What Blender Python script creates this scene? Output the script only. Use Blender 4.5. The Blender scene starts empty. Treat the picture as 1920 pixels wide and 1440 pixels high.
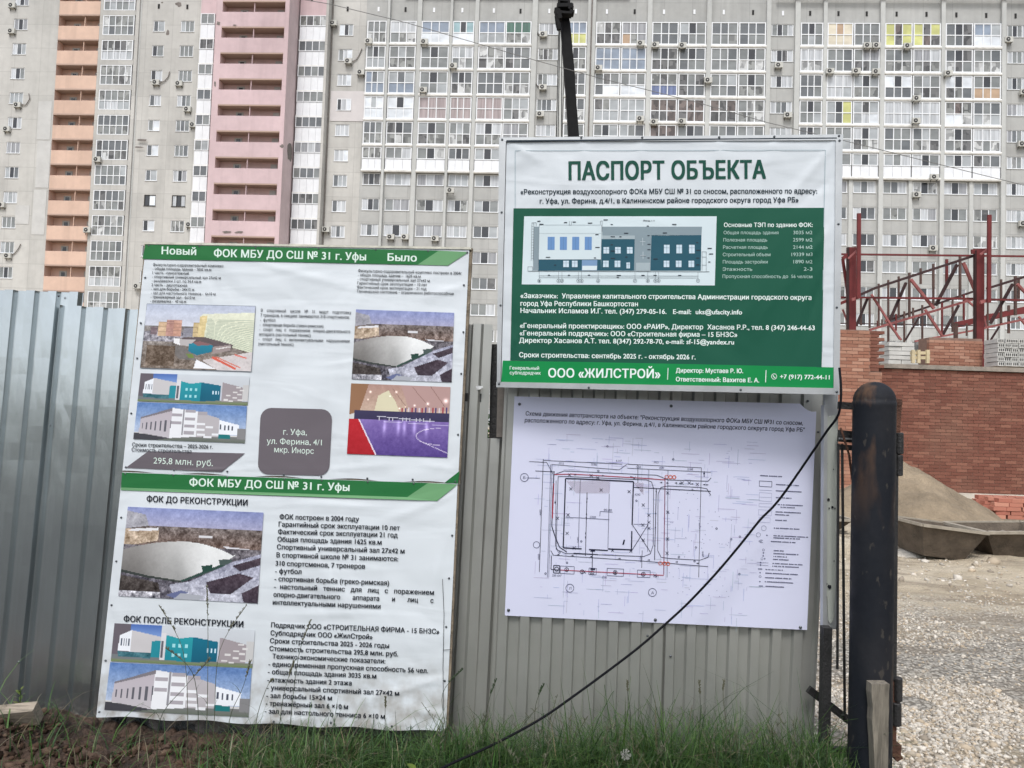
import bpy, math, random
import numpy as np
from mathutils import Vector, Matrix, noise
R = math.radians
random.seed(7)
rng = random.Random(11)
nrg = np.random.default_rng(5)
SC = bpy.context.scene
COL = SC.collection

# ------------------------------------------------------------------ camera
FPX = 1387.0                      # focal length in photograph pixels (1920 wide)
PITCH, ROLL = R(2.3), R(1.9)
CAMP = Vector((0, 0, 1.5))
FWD = Vector((0, math.cos(PITCH), math.sin(PITCH)))
R0 = Vector((1, 0, 0)); U0 = Vector((0, -math.sin(PITCH), math.cos(PITCH)))
RGT = R0 * math.cos(ROLL) + U0 * math.sin(ROLL)
UPV = -R0 * math.sin(ROLL) + U0 * math.cos(ROLL)
cam = bpy.data.cameras.new('camera'); camo = bpy.data.objects.new('camera', cam); COL.objects.link(camo)
cam.sensor_width = 36; cam.lens = 36 * FPX / 1920; cam.clip_start = .05; cam.clip_end = 3000
M = Matrix((RGT, UPV, -FWD)).transposed().to_4x4(); M.translation = CAMP
camo.matrix_world = M
SC.camera = camo

# ------------------------------------------------------------------ sky, sun, exposure
SUN_EL, SUN_AZ = R(56), R(190)       # high, behind the camera and to its left (azimuth from +Y, clockwise)
W = bpy.data.worlds.new('World'); SC.world = W; W.use_nodes = True
nt = W.node_tree; bg = nt.nodes['Background']
sky = nt.nodes.new('ShaderNodeTexSky'); sky.sky_type = 'NISHITA'; sky.sun_disc = False
sky.sun_elevation = SUN_EL; sky.sun_rotation = SUN_AZ
sky.air_density = 1.0; sky.dust_density = 3.0; sky.ozone_density = 1.0
hs = nt.nodes.new('ShaderNodeHueSaturation'); hs.inputs['Saturation'].default_value = .42
nt.links.new(sky.outputs[0], hs.inputs['Color']); nt.links.new(hs.outputs[0], bg.inputs[0])
bg.inputs[1].default_value = 0.15
sl = bpy.data.lights.new('sun', 'SUN'); sl.energy = 1.3; sl.angle = R(14); sl.color = (1, .975, .945)
so = bpy.data.objects.new('sun', sl); COL.objects.link(so)
sd = Vector((math.sin(SUN_AZ) * math.cos(SUN_EL), math.cos(SUN_AZ) * math.cos(SUN_EL), math.sin(SUN_EL)))
so.rotation_euler = sd.to_track_quat('Z', 'Y').to_euler(); so.location = (0, 0, 60)
SC.view_settings.view_transform = 'Standard'; SC.view_settings.look = 'None'
SC.view_settings.exposure = 0.50; SC.view_settings.gamma = 1; SC.view_settings.use_curve_mapping = False

# ------------------------------------------------------------------ helpers
def lin(c):
    return tuple(((v / 255) / 12.92 if v <= 10 else (((v / 255) + .055) / 1.055) ** 2.4) for v in c)
def ray(x, y): return FWD * FPX + RGT * (x - 960) - UPV * (y - 720)
def at(x, y, d): return CAMP + ray(x, y) * (d / FPX)
def at_z(x, y, z):
    r = ray(x, y); return CAMP + r * ((z - CAMP.z) / r.z)
class Surf:
    """a flat board or sheet plane, given by its distance and its turn and lean"""
    def __init__(s, xc, yc, z0, b, c):
        s.k = (xc, yc, z0, b, c)
        a0, a1, a2 = s.raw(xc, yc), s.raw(xc + 100, yc), s.raw(xc, yc + 100)
        n = (a1 - a0).cross(a2 - a0).normalized()
        if n.dot(CAMP - a0) < 0: n = -n
        s.n = n
    def raw(s, x, y):
        xc, yc, z0, b, c = s.k
        return at(x, y, z0 / (1 + b * (x - xc) + c * (y - yc)))
    folds = ()
    def disp(s, x, y):
        t = 0.0
        for x0, y0, x1, y1, w, a in s.folds:       # slack-cloth folds: soft ridges between two points
            dx, dy = x1 - x0, y1 - y0; l2 = dx * dx + dy * dy; u = ((x - x0) * dx + (y - y0) * dy) / l2
            if -.3 < u < 1.3:
                q = abs((x - x0) * dy - (y - y0) * dx) / l2 ** .5 / (w * (.45 + .8 * min(1, max(0, u))))
                if q < 3: t += a * math.exp(-q * q) * max(0, math.sin(math.pi * min(1, max(0, (u + .3) / 1.6))))
        return t
    def __call__(s, x, y, off=0.0): return s.raw(x, y) + s.n * (off + (s.disp(x, y) if (s.folds and 0 < off < .008) else 0))

def newmat(name): 
    m = bpy.data.materials.new(name); m.use_nodes = True
    return m, m.node_tree, m.node_tree.nodes['Principled BSDF']
def mat(name, c, rough=.8, metal=0., var=.0, vscale=3., bump=0., bscale=40., coat=0., spec=.5, stretch=(1, 1, 1), tint=None, bdist=.02):
    """plain surface with noise variation in tone and fine relief"""
    m, t, p = newmat(name); N, L = t.nodes, t.links
    p.inputs['Roughness'].default_value = rough; p.inputs['Metallic'].default_value = metal
    p.inputs['Specular IOR Level'].default_value = spec; p.inputs['Coat Weight'].default_value = coat
    p.inputs['Base Color'].default_value = (*c, 1)
    if var or bump:
        g = N.new('ShaderNodeNewGeometry'); mp = N.new('ShaderNodeMapping'); mp.inputs['Scale'].default_value = stretch
        L.new(g.outputs['Position'], mp.inputs[0])
    if var:
        n = N.new('ShaderNodeTexNoise'); n.inputs['Scale'].default_value = vscale; n.inputs['Detail'].default_value = 6; n.inputs['Roughness'].default_value = .65
        L.new(mp.outputs[0], n.inputs['Vector'])
        mr = N.new('ShaderNodeMapRange'); mr.inputs[1].default_value = .3; mr.inputs[2].default_value = .7
        L.new(n.outputs[0], mr.inputs[0])
        mx = N.new('ShaderNodeMix'); mx.data_type = 'RGBA'
        c2 = tint if tint else tuple(v * (1 - var) for v in c)
        c1 = tuple(min(1, v * (1 + var * .5)) for v in c)
        mx.inputs[6].default_value = (*c1, 1); mx.inputs[7].default_value = (*c2, 1)
        L.new(mr.outputs[0], mx.inputs[0]); L.new(mx.outputs[2], p.inputs['Base Color'])
    if bump:
        n2 = N.new('ShaderNodeTexNoise'); n2.inputs['Scale'].default_value = bscale; n2.inputs['Detail'].default_value = 5
        L.new(mp.outputs[0], n2.inputs['Vector'])
        b = N.new('ShaderNodeBump'); b.inputs['Strength'].default_value = bump; b.inputs['Distance'].default_value = bdist
        L.new(n2.outputs[0], b.inputs['Height']); L.new(b.outputs[0], p.inputs['Normal'])
    return m
def attrmat(name, rough=.5, wr=.0, mul=(1, 1, 1), spec=.5, trans=0.):
    """printed or leaf surface: colour from the mesh attribute; slack-cloth relief"""
    m, t, p = newmat(name); N, L = t.nodes, t.links
    a = N.new('ShaderNodeAttribute'); a.attribute_name = 'Col'
    L.new(a.outputs['Color'], p.inputs['Base Color']); p.inputs['Roughness'].default_value = rough
    p.inputs['Specular IOR Level'].default_value = spec
    if wr:
        g = N.new('ShaderNodeNewGeometry')
        mp = N.new('ShaderNodeMapping'); mp.inputs['Scale'].default_value = (1.3, 1.3, 1.3); mp.inputs['Rotation'].default_value = (0, .7, 0)
        L.new(g.outputs['Position'], mp.inputs[0])
        n = N.new('ShaderNodeTexNoise'); n.inputs['Scale'].default_value = 1.6; n.inputs['Detail'].default_value = 2.5; n.inputs['Distortion'].default_value = .8
        L.new(mp.outputs[0], n.inputs['Vector'])
        b = N.new('ShaderNodeBump'); b.inputs['Strength'].default_value = wr; b.inputs['Distance'].default_value = .06
        L.new(n.outputs[0], b.inputs['Height'])
        n3 = N.new('ShaderNodeTexNoise'); n3.inputs['Scale'].default_value = 260; L.new(g.outputs['Position'], n3.inputs['Vector'])
        b2 = N.new('ShaderNodeBump'); b2.inputs['Strength'].default_value = .12; b2.inputs['Distance'].default_value = .002
        L.new(n3.outputs[0], b2.inputs['Height']); L.new(b.outputs[0], b2.inputs['Normal']); L.new(b2.outputs[0], p.inputs['Normal'])
    if trans:
        p.inputs['Subsurface Weight'].default_value = 0
    return m

def wloc(o):
    v = Vector((0, 0, 0))
    while o is not None: v += Vector(o.location); o = o.parent
    return v
class MB:
    """collects faces of ONE mesh object"""
    def __init__(s): s.v = []; s.f = []; s.c = []; s.m = []; s.mi = 0; s.col = None
    def add(s, vs, fs, col=None):
        b = len(s.v); s.v += [tuple(q) for q in vs]; s.f += [tuple(i + b for i in f) for f in fs]
        s.m += [s.mi] * len(fs)
        c = col or s.col or (1, 1, 1); s.c += [c] * len(vs)
        return s
    def quad(s, a, b, c, d, col=None): return s.add([a, b, c, d], [(0, 1, 2, 3)], col)
    def box(s, x0, x1, y0, y1, z0, z1, col=None):
        vs = [(x, y, z) for z in (z0, z1) for y in (y0, y1) for x in (x0, x1)]
        return s.add(vs, [(0, 2, 3, 1), (4, 5, 7, 6), (0, 1, 5, 4), (2, 6, 7, 3), (0, 4, 6, 2), (1, 3, 7, 5)], col)
    def obox(s, c, ax, ay, az, col=None):
        """box round centre c with half-vectors"""
        c, ax, ay, az = map(Vector, (c, ax, ay, az))
        vs = [c + ax * i + ay * j + az * k for k in (-1, 1) for j in (-1, 1) for i in (-1, 1)]
        return s.add(vs, [(0, 2, 3, 1), (4, 5, 7, 6), (0, 1, 5, 4), (2, 6, 7, 3), (0, 4, 6, 2), (1, 3, 7, 5)], col)
    def bar(s, a, b, w, h, n=(0, -1, 0), col=None):
        """bar a-b, width w across n, thickness h along n"""
        a, b = Vector(a), Vector(b); d = (b - a); n = Vector(n); n = (n - d.normalized() * n.dot(d.normalized())).normalized()
        side = d.normalized().cross(n)
        return s.obox((a + b) / 2, d / 2, side * (w / 2), n * (h / 2), col)
    def prism(s, pts, off, col=None):
        """closed outline (3D points) extruded by vector off"""
        n = len(pts); off = Vector(off)
        vs = [Vector(p) for p in pts] + [Vector(p) + off for p in pts]
        fs = [tuple(range(n)), tuple(range(2 * n - 1, n - 1, -1))] + [(i, i + n, (i + 1) % n + n, (i + 1) % n) for i in range(n)]
        return s.add(vs, fs, col)
    def tube(s, pts, r, seg=8, col=None, cap=True):
        pts = [Vector(p) for p in pts]; n = len(pts); vs = []; fs = []
        rr = r if isinstance(r, (list, tuple)) else [r] * n
        t0 = (pts[1] - pts[0]).normalized(); up = Vector((0, 0, 1)) if abs(t0.z) < .9 else Vector((0, 1, 0))
        x = t0.cross(up).normalized()
        for i, p in enumerate(pts):
            t = (pts[min(i + 1, n - 1)] - pts[max(i - 1, 0)]).normalized()
            x = (x - t * x.dot(t)).normalized(); y = t.cross(x)
            vs += [p + (x * math.cos(2 * math.pi * k / seg) + y * math.sin(2 * math.pi * k / seg)) * rr[i] for k in range(seg)]
        for i in range(n - 1):
            for k in range(seg):
                a = i * seg + k; b = i * seg + (k + 1) % seg
                fs.append((a, b, b + seg, a + seg))
        if cap: fs += [tuple(range(seg))[::-1], tuple(range((n - 1) * seg, n * seg))]
        return s.add(vs, fs, col)
    def mesh(s, name, mats, origin=None, smooth=False):
        me = bpy.data.meshes.new(name)
        v = s.v if origin is None else [tuple(Vector(q) - origin) for q in s.v]
        me.from_pydata(v, [], s.f)
        for m in (mats if isinstance(mats, (list, tuple)) else [mats]): me.materials.append(m)
        if any(s.m): me.polygons.foreach_set('material_index', s.m)
        if any(c != (1, 1, 1) for c in s.c):
            a = me.color_attributes.new('Col', 'FLOAT_COLOR', 'POINT')
            a.data.foreach_set('color', np.array([(*c, 1) for c in s.c], dtype=np.float32).ravel())
        if smooth:
            me.polygons.foreach_set('use_smooth', [True] * len(me.polygons))
        me.update()
        return me
    def build(s, name, mats, parent=None, world=True, smooth=False):
        """world=True: vertices were given in world space (parent is only translated)"""
        o = wloc(parent) if (parent is not None and world) else None
        ob = bpy.data.objects.new(name, s.mesh(name, mats, o, smooth)); COL.objects.link(ob)
        if parent is not None: ob.parent = parent
        return ob
def tag(o, label=None, cat=None, group=None, kind=None):
    if label: o['label'] = label
    if cat: o['category'] = cat
    if group: o['group'] = group
    if kind: o['kind'] = kind
    return o
def empty(name, loc=(0, 0, 0), label=None, cat=None, group=None):
    o = bpy.data.objects.new(name, None); COL.objects.link(o); o.location = loc; o.empty_display_size = .1
    return tag(o, label, cat, group)
def inst(name, me, parent=None, loc=(0, 0, 0), rot=None):
    o = bpy.data.objects.new(name, me); COL.objects.link(o); o.location = loc
    if rot: o.rotation_euler = rot
    if parent is not None: o.parent = parent
    return o
def lerp(a, b, t): return a + (b - a) * t

# text is flat print: outline glyphs laid on a board between two points of its base line
_fc = bpy.data.curves.new('glyphs', 'FONT'); _fc.resolution_u = 3; _fc.align_x = 'LEFT'; _fc.fill_mode = 'NONE'
_fo = bpy.data.objects.new('glyphs', _fc)
_oc, _gc, _ac = {}, {}, {}
def _outline(s):
    """directed outline segments of a string"""
    _fc.body = s; me = bpy.data.meshes.new_from_object(_fo); n = len(me.vertices)
    v = np.zeros(n * 3); me.vertices.foreach_get('co', v); v = v.reshape(-1, 3)[:, :2]
    e = np.zeros(len(me.edges) * 2, int); me.edges.foreach_get('vertices', e); e = e.reshape(-1, 2); bpy.data.meshes.remove(me)
    if n == 0: return np.zeros((0, 4))
    nb = {}
    for a, b in e: nb.setdefault(int(a), []).append(int(b)); nb.setdefault(int(b), []).append(int(a))
    seen = set(); out = []
    for st in range(n):
        if st in seen or st not in nb: continue
        loop = [st]; seen.add(st); cur = st; nxt = min(nb[st], key=lambda q: (abs(q - st) != 1 or q < st, q))
        while nxt not in seen:
            loop.append(nxt); seen.add(nxt); c_ = [q for q in nb[nxt] if q != cur]; cur, nxt = nxt, (c_[0] if c_ else st)
        for a, b in zip(loop, loop[1:] + loop[:1]): out.append((*v[a], *v[b]))
    return np.array(out)
def _glyph(ch, bold):
    """non-zero winding fill of one character (thickened by overlaying shifted outlines), as trapezoids"""
    k = (ch, bold)
    if k in _gc: return _gc[k]
    if ch not in _oc: _oc[ch] = _outline(ch)
    S = _oc[ch]
    if len(S) == 0: _gc[k] = []; return []
    if bold:
        d = bold * 1.2; S = np.concatenate([S + np.array([a * d, b * d, a * d, b * d]) for a, b in ((-1, -.45), (1, -.45), (-1, .45), (1, .45))])
    S = np.round(S, 5); S = S[np.abs(S[:, 1] - S[:, 3]) > 1e-5]
    x1, y1, x2, y2 = S.T; m = len(S)
    dx, dy = x2 - x1, y2 - y1; ax, ay = x1[None] - x1[:, None], y1[None] - y1[:, None]; den = dx[:, None] * dy[None] - dy[:, None] * dx[None]
    with np.errstate(all='ignore'):
        t = (ax * dy[None] - ay * dx[None]) / den; u = (ax * dy[:, None] - ay * dx[:, None]) / den
    ok = (np.abs(den) > 1e-9) & (t > 0) & (t < 1) & (u > 0) & (u < 1); ti = np.where(ok, t, 0); yi = (y1[:, None] + ti * dy[:, None])[ok]
    ys = np.unique(np.round(np.concatenate([y1, y2, yi]), 3)); T = []; act = {}
    for lo, hi in zip(ys[:-1], ys[1:]):
        mid = (lo + hi) / 2; cr_ = np.nonzero((np.minimum(y1, y2) <= mid) & (np.maximum(y1, y2) > mid))[0]
        xm = x1[cr_] + (mid - y1[cr_]) / dy[cr_] * dx[cr_]; o = cr_[np.argsort(xm)]; w = 0; new = {}; left = None
        for q in o:
            pw = w; w += 1 if dy[q] > 0 else -1
            if pw == 0: left = q
            elif w == 0 and left is not None:
                kk = (left, q); new[kk] = act.pop(kk) if kk in act else lo
        for (a, b), y0 in act.items(): T.append((a, b, y0, lo))
        act = new; last = hi
    for (a, b), y0 in act.items(): T.append((a, b, y0, last))
    X_ = lambda q, y: x1[q] + (y - y1[q]) / dy[q] * dx[q]
    r = [[(X_(a, y0), y0), (X_(b, y0), y0), (X_(b, y9), y9), (X_(a, y9), y9)] for a, b, y0, y9 in T]
    _gc[k] = r; return r
def _adv(ch):
    if ch not in _ac:
        a = _outline('I' + ch + 'I'); b = _outline('II'); _ac[ch] = (a[:, 0].max() - b[:, 0].max())
    return _ac[ch]
def glyphs(s, bold):
    x = 0; V, F = [], []
    for ch in s:
        for q in _glyph(ch, bold):
            n = len(V); V += [(a + x, b, 0) for a, b in q]; F.append((n, n + 1, n + 2, n + 3))
        x += _adv(ch) + bold * .7
    return np.array(V, float).reshape(-1, 3), F
CAPH = .729
class Draw:
    """flat print on a board: pixel-measured outlines turned into real positions on the board's plane"""
    def __init__(s, surf, split=False): s.s = surf; s.mb = MB(); s.mbs = [s.mb]; s.split = split; s.lw = 1.0
    def poly(s, pts, col, z):
        if s.split: s.mb = MB(); s.mbs.append(s.mb)
        if s.s.folds and len(pts) == 4 and abs(sum(a[0] * b[1] - b[0] * a[1] for a, b in zip(pts, list(pts[1:]) + [pts[0]]))) > 4000:
            n = 70; (ax, ay), (bx, by), (cx, cy), (ex, ey) = pts
            vs = [s.s(lerp(lerp(ax, bx, i / n), lerp(ex, cx, i / n), j / n), lerp(lerp(ay, by, i / n), lerp(ey, cy, i / n), j / n), z) for j in range(n + 1) for i in range(n + 1)]
            s.mb.add(vs, [(j * (n + 1) + i, j * (n + 1) + i + 1, (j + 1) * (n + 1) + i + 1, (j + 1) * (n + 1) + i) for j in range(n) for i in range(n)], lin(col)); return s
        s.mb.add([s.s(x, y, z) for x, y in pts], [tuple(range(len(pts)))], lin(col)); return s
    def line(s, pts, w, col, z, closed=False):
        if closed: pts = list(pts) + [pts[0]]
        w = w * s.lw
        for (x0, y0), (x1, y1) in zip(pts, pts[1:]):
            dx, dy = x1 - x0, y1 - y0; l = math.hypot(dx, dy) or 1; nx, ny = -dy / l * w / 2, dx / l * w / 2
            s.poly([(x0 + nx, y0 + ny), (x1 + nx, y1 + ny), (x1 - nx, y1 - ny), (x0 - nx, y0 - ny)], col, z)
        return s
    def circ(s, x, y, r, w, col, z, n=14):
        return s.line([(x + r * math.cos(2 * math.pi * i / n), y + r * math.sin(2 * math.pi * i / n)) for i in range(n)], w, col, z, True)
    def disc(s, x, y, r, col, z, n=12):
        return s.poly([(x + r * math.cos(2 * math.pi * i / n), y + r * math.sin(2 * math.pi * i / n)) for i in range(n)], col, z)
    def text(s, t, x0, y0, x1, y1, h, col, z, bold=.012, slant=0.):
        v, f = glyphs(t, bold)
        if len(v) == 0: return s
        mn, mx = v[:, 0].min(), v[:, 0].max(); u = (v[:, 0] - mn) / max(1e-6, mx - mn)
        l = math.hypot(x1 - x0, y1 - y0) or 1; ux, uy = (y1 - y0) / l, -(x1 - x0) / l
        hh = v[:, 1] / CAPH * h
        px = x0 + (x1 - x0) * u + (ux + slant) * hh; py = y0 + (y1 - y0) * u + uy * hh
        if s.split: s.mb = MB(); s.mbs.append(s.mb)
        s.mb.add([s.s(float(a), float(b), z + float(c) * .00006) for a, b, c in zip(px, py, v[:, 2])], f, lin(col)); return s
    def build(s, name, m, parent, kind=None):
        for b in s.mbs:
            if b.v: o = b.build(name, m, parent); tag(o, kind=kind)
        return o

# small raster painter for the photographs printed on the posters
class Canvas:
    def __init__(s, w, h, c=(200, 200, 200)):
        s.w, s.h = w, h; s.a = np.ones((h, w, 3)) * np.array(c, float)
        s.X, s.Y = np.meshgrid((np.arange(w) + .5) / w, (np.arange(h) + .5) / h)
    def mask(s, pts):
        x, y = s.X, s.Y; ins = np.zeros(x.shape, bool); n = len(pts)
        for i in range(n):
            x0, y0 = pts[i]; x1, y1 = pts[(i + 1) % n]
            if y0 == y1: continue
            c = ((y0 > y) != (y1 > y)) & (x < (x1 - x0) * (y - y0) / (y1 - y0) + x0); ins ^= c
        return ins
    def poly(s, pts, c, c2=None, nz=0.):
        m = s.mask(pts)
        if not m.any(): return s
        col = np.array(c, float) * np.ones((s.h, s.w, 1))
        if c2 is not None:
            ys = [p[1] for p in pts]; t = np.clip((s.Y - min(ys)) / max(1e-6, max(ys) - min(ys)), 0, 1)[..., None]
            col = col * (1 - t) + np.array(c2, float) * t
        if nz: col = col + s.noise(nz)
        s.a[m] = col[m]; return s
    def rect(s, x0, y0, x1, y1, c, c2=None, nz=0.): return s.poly([(x0, y0), (x1, y0), (x1, y1), (x0, y1)], c, c2, nz)
    def noise(s, amp, cell=1.6):
        n = np.zeros((s.h, s.w))
        for k in (1, 2, 4):
            ch, cw = max(2, int(s.h / (cell * 4 / k)) + 2), max(2, int(s.w / (cell * 4 / k)) + 2)
            g = nrg.normal(size=(ch, cw)); yi = np.linspace(0, ch - 1.001, s.h); xi = np.linspace(0, cw - 1.001, s.w)
            y0, x0 = yi.astype(int), xi.astype(int); fy, fx = (yi - y0)[:, None], (xi - x0)[None]
            n += ((g[y0][:, x0] * (1 - fx) + g[y0][:, x0 + 1] * fx) * (1 - fy) + (g[y0 + 1][:, x0] * (1 - fx) + g[y0 + 1][:, x0 + 1] * fx) * fy) / 1.5
        n += nrg.normal(size=(s.h, s.w)) * .35
        return (n * amp)[..., None] * np.ones(3)
    def line(s, x0, y0, x1, y1, w, c):
        asp = s.w / s.h; dx, dy = (x1 - x0) * asp, y1 - y0; l = math.hypot(dx, dy) or 1; nx, ny = -dy / l * w / 2 / asp, dx / l * w / 2
        return s.poly([(x0 + nx, y0 + ny), (x1 + nx, y1 + ny), (x1 - nx, y1 - ny), (x0 - nx, y0 - ny)], c)
    def build(s, name, surf, quad, z, m, parent):
        (ax, ay), (bx, by), (cx, cy), (dx, dy) = quad; h, w = s.h, s.w
        vs = []; P = []
        for j in range(h + 1):
            v = j / h
            p = [surf(lerp(lerp(ax, bx, u), lerp(dx, cx, u), v), lerp(lerp(ay, by, u), lerp(dy, cy, u), v), z) for u in (0, 1)]
            P.append(p)
        for j in range(h + 1):
            for i in range(w + 1): vs.append(P[j][0].lerp(P[j][1], i / w))
        fs = [(j * (w + 1) + i, j * (w + 1) + i + 1, (j + 1) * (w + 1) + i + 1, (j + 1) * (w + 1) + i) for j in range(h) for i in range(w)]
        o = wloc(parent); me = bpy.data.meshes.new(name); me.from_pydata([tuple(q - o) for q in vs], [], fs); me.materials.append(m)
        a = np.clip(s.a, 0, 255) / 255; a = np.where(a < .04, a / 12.92, ((a + .055) / 1.055) ** 2.4).reshape(-1, 3)
        cc = np.concatenate([np.repeat(a, 4, axis=0), np.ones((len(a) * 4, 1))], 1).astype(np.float32)
        at_ = me.color_attributes.new('Col', 'FLOAT_COLOR', 'CORNER'); at_.data.foreach_set('color', cc.ravel())
        ob = bpy.data.objects.new(name, me); COL.objects.link(ob); ob.parent = parent; return ob
# ------------------------------------------------------------------ ground
def sm(a, b, x):
    t = min(1, max(0, (x - a) / (b - a))); return t * t * (3 - 2 * t)
def nz(x, y, s, k=0): return noise.noise(Vector((x * s, y * s, k)))
def ground_h(x, y):
    near = 1 - sm(5, 9, y)
    h = -.055 * near - .10 * (1 - near)
    h = lerp(h, -.1, sm(3.7, 4.6, y))
    # dug soil heap along the left sheets
    m = math.exp(-((x + 2.15) / .42) ** 2 - ((y - 3.2) / .42) ** 2) * .15 + math.exp(-((x + 1.3) / .5) ** 2 - ((y - 2.85) / .25) ** 2) * .03
    soil = 1 - sm(-.55, -.1, x)
    soil *= 1 - sm(3.4, 4.2, y)
    h += m + soil * near * (.05 * nz(x, y, 7) + .036 * nz(x, y, 19, 3) + .02 * nz(x, y, 43, 5))
    site = sm(3.5, 4.5, y) if x < 1.5 else sm(1.2, 1.8, x)
    h += site * (.03 * nz(x, y, .7, 2) + .012 * nz(x, y, 3.3, 4)) * (1 - sm(25, 40, y))
    if y > 5:   # wheel ruts in the yard
        h += .035 * math.sin((x * .55 + y) * 2.1 + 2 * nz(x, y, .25, 8)) * sm(5.5, 8, y) * (1 - sm(14, 16, y))
        h += (.05 * nz(x, y, 1.1, 9) + .022 * nz(x, y, 4.5, 3)) * sm(6, 8, y) * (1 - sm(15, 17, y))
    return h
def axis(segs):
    r = []
    for a, b, st in segs:
        n = max(1, int(round((b - a) / st))); r += [a + (b - a) * i / n for i in range(n)]
    return r + [segs[-1][1]]
gx = axis([(-900, -60, 120), (-60, -8, 6), (-8, -2.8, .5), (-2.8, -.2, .022), (-.2, 3, .05), (3, 6, .06), (6, 14, .14), (14, 60, 5), (60, 900, 140)])
gy = axis([(-400, -20, 60), (-20, 0, 4), (0, 2.6, .5), (2.6, 3.7, .022), (3.7, 7, .06), (7, 15, .1), (15, 22, .5), (22, 100, 8), (100, 900, 100)])
mb = MB(); nx = len(gx)
for y in gy:
    for x in gx: mb.v.append((x, y, ground_h(x, y)))
mb.c = [(1, 1, 1)] * len(mb.v)
mb.f = [(j * nx + i, j * nx + i + 1, (j + 1) * nx + i + 1, (j + 1) * nx + i) for j in range(len(gy) - 1) for i in range(nx - 1)]
mb.m = [0] * len(mb.f)

def ground_material():
    m, t, p = newmat('ground'); N, L = t.nodes, t.links
    g = N.new('ShaderNodeNewGeometry'); sp = N.new('ShaderNodeSeparateXYZ'); L.new(g.outputs['Position'], sp.inputs[0])
    def noise_(sc, det=6, dist=0, rough=.6):
        n = N.new('ShaderNodeTexNoise'); n.inputs['Scale'].default_value = sc; n.inputs['Detail'].default_value = det
        n.inputs['Distortion'].default_value = dist; n.inputs['Roughness'].default_value = rough; L.new(g.outputs['Position'], n.inputs['Vector']); return n.outputs[0]
    def mr(src, a, b):
        q = N.new('ShaderNodeMapRange'); q.inputs[1].default_value = a; q.inputs[2].default_value = b; q.interpolation_type = 'SMOOTHSTEP'; L.new(src, q.inputs[0]); return q.outputs[0]
    def mix(f, a, b):
        q = N.new('ShaderNodeMix'); q.data_type = 'RGBA'; L.new(f, q.inputs[0])
        for k, s in ((6, a), (7, b)):
            if isinstance(s, tuple): q.inputs[k].default_value = (*s, 1)
            else: L.new(s, q.inputs[k])
        return q.outputs[2]
    def ma(op, a, b):
        q = N.new('ShaderNodeMath'); q.operation = op
        for k, s in ((0, a), (1, b)):
            if isinstance(s, (int, float)): q.inputs[k].default_value = s
            else: L.new(s, q.inputs[k])
        return q.outputs[0]
    soil = mix(mr(noise_(9), .35, .65), (.022, .014, .010), (.075, .047, .033))
    soil = mix(mr(noise_(2.2), .42, .7), soil, (.11, .07, .05))
    turf = mix(mr(noise_(5), .3, .7), (.030, .050, .016), (.06, .07, .03))
    tan = mix(mr(noise_(.9, 8, .4), .35, .65), (.41, .345, .25), (.57, .50, .39))
    tan = mix(mr(noise_(3.5, 8), .55, .75), tan, (.25, .205, .15))
    # crushed stone
    v = N.new('ShaderNodeTexVoronoi'); v.inputs['Scale'].default_value = 38; L.new(g.outputs['Position'], v.inputs['Vector'])
    vs = N.new('ShaderNodeSeparateColor'); L.new(v.outputs['Color'], vs.inputs[0])
    stone = mix(vs.outputs[0], (.30, .28, .25), (.54, .51, .45))
    stone = mix(mr(v.outputs['Distance'], .35, .75), stone, (.17, .155, .13))
    stone = mix(mr(noise_(1.3, 7), .50, .66), stone, (.33, .28, .205))
    farm = mr(ma('ADD', sp.outputs[1], ma('MULTIPLY', noise_(.8, 5), 2.4)), 7.0, 8.4)
    yard = mix(farm, stone, tan)
    front = mix(mr(ma('ADD', sp.outputs[0], ma('MULTIPLY', noise_(2.5), 1.0)), -.35, .35), soil, turf)
    street = mix(mr(noise_(3, 6), .3, .7), (.035, .038, .036), (.06, .062, .058))
    front = mix(mr(ma('ADD', sp.outputs[1], ma('MULTIPLY', noise_(1.5), .6)), 1.9, 2.3), street, front)
    tr = N.new('ShaderNodeMapping'); tr.inputs['Rotation'].default_value = (0, 0, -.45); tr.inputs['Scale'].default_value = (.5, 3.2, 1); L.new(g.outputs['Position'], tr.inputs[0])
    tn = N.new('ShaderNodeTexNoise'); tn.inputs['Scale'].default_value = 1.3; tn.inputs['Detail'].default_value = 7; tn.inputs['Distortion'].default_value = .6; L.new(tr.outputs[0], tn.inputs['Vector'])
    yard = mix(ma('MULTIPLY', mr(tn.outputs[0], .5, .68), .6), yard, (.19, .155, .115))
    beh = mr(sp.outputs[1], 3.5, 3.62); rgt = mr(ma('ADD', sp.outputs[0], ma('MULTIPLY', noise_(3), .5)), 1.6, 1.9)
    yardm = ma('MAXIMUM', beh, rgt)
    c = mix(yardm, front, yard)
    L.new(c, p.inputs['Base Color']); p.inputs['Roughness'].default_value = .95
    b = N.new('ShaderNodeBump'); b.inputs['Strength'].default_value = .9; b.inputs['Distance'].default_value = .02
    L.new(ma('ADD', noise_(55, 6), ma('MULTIPLY', v.outputs['Distance'], -1.2)), b.inputs['Height']); L.new(b.outputs[0], p.inputs['Normal'])
    return m
g_ = mb.build('ground', ground_material(), smooth=False); g_['kind'] = 'structure'

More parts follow.
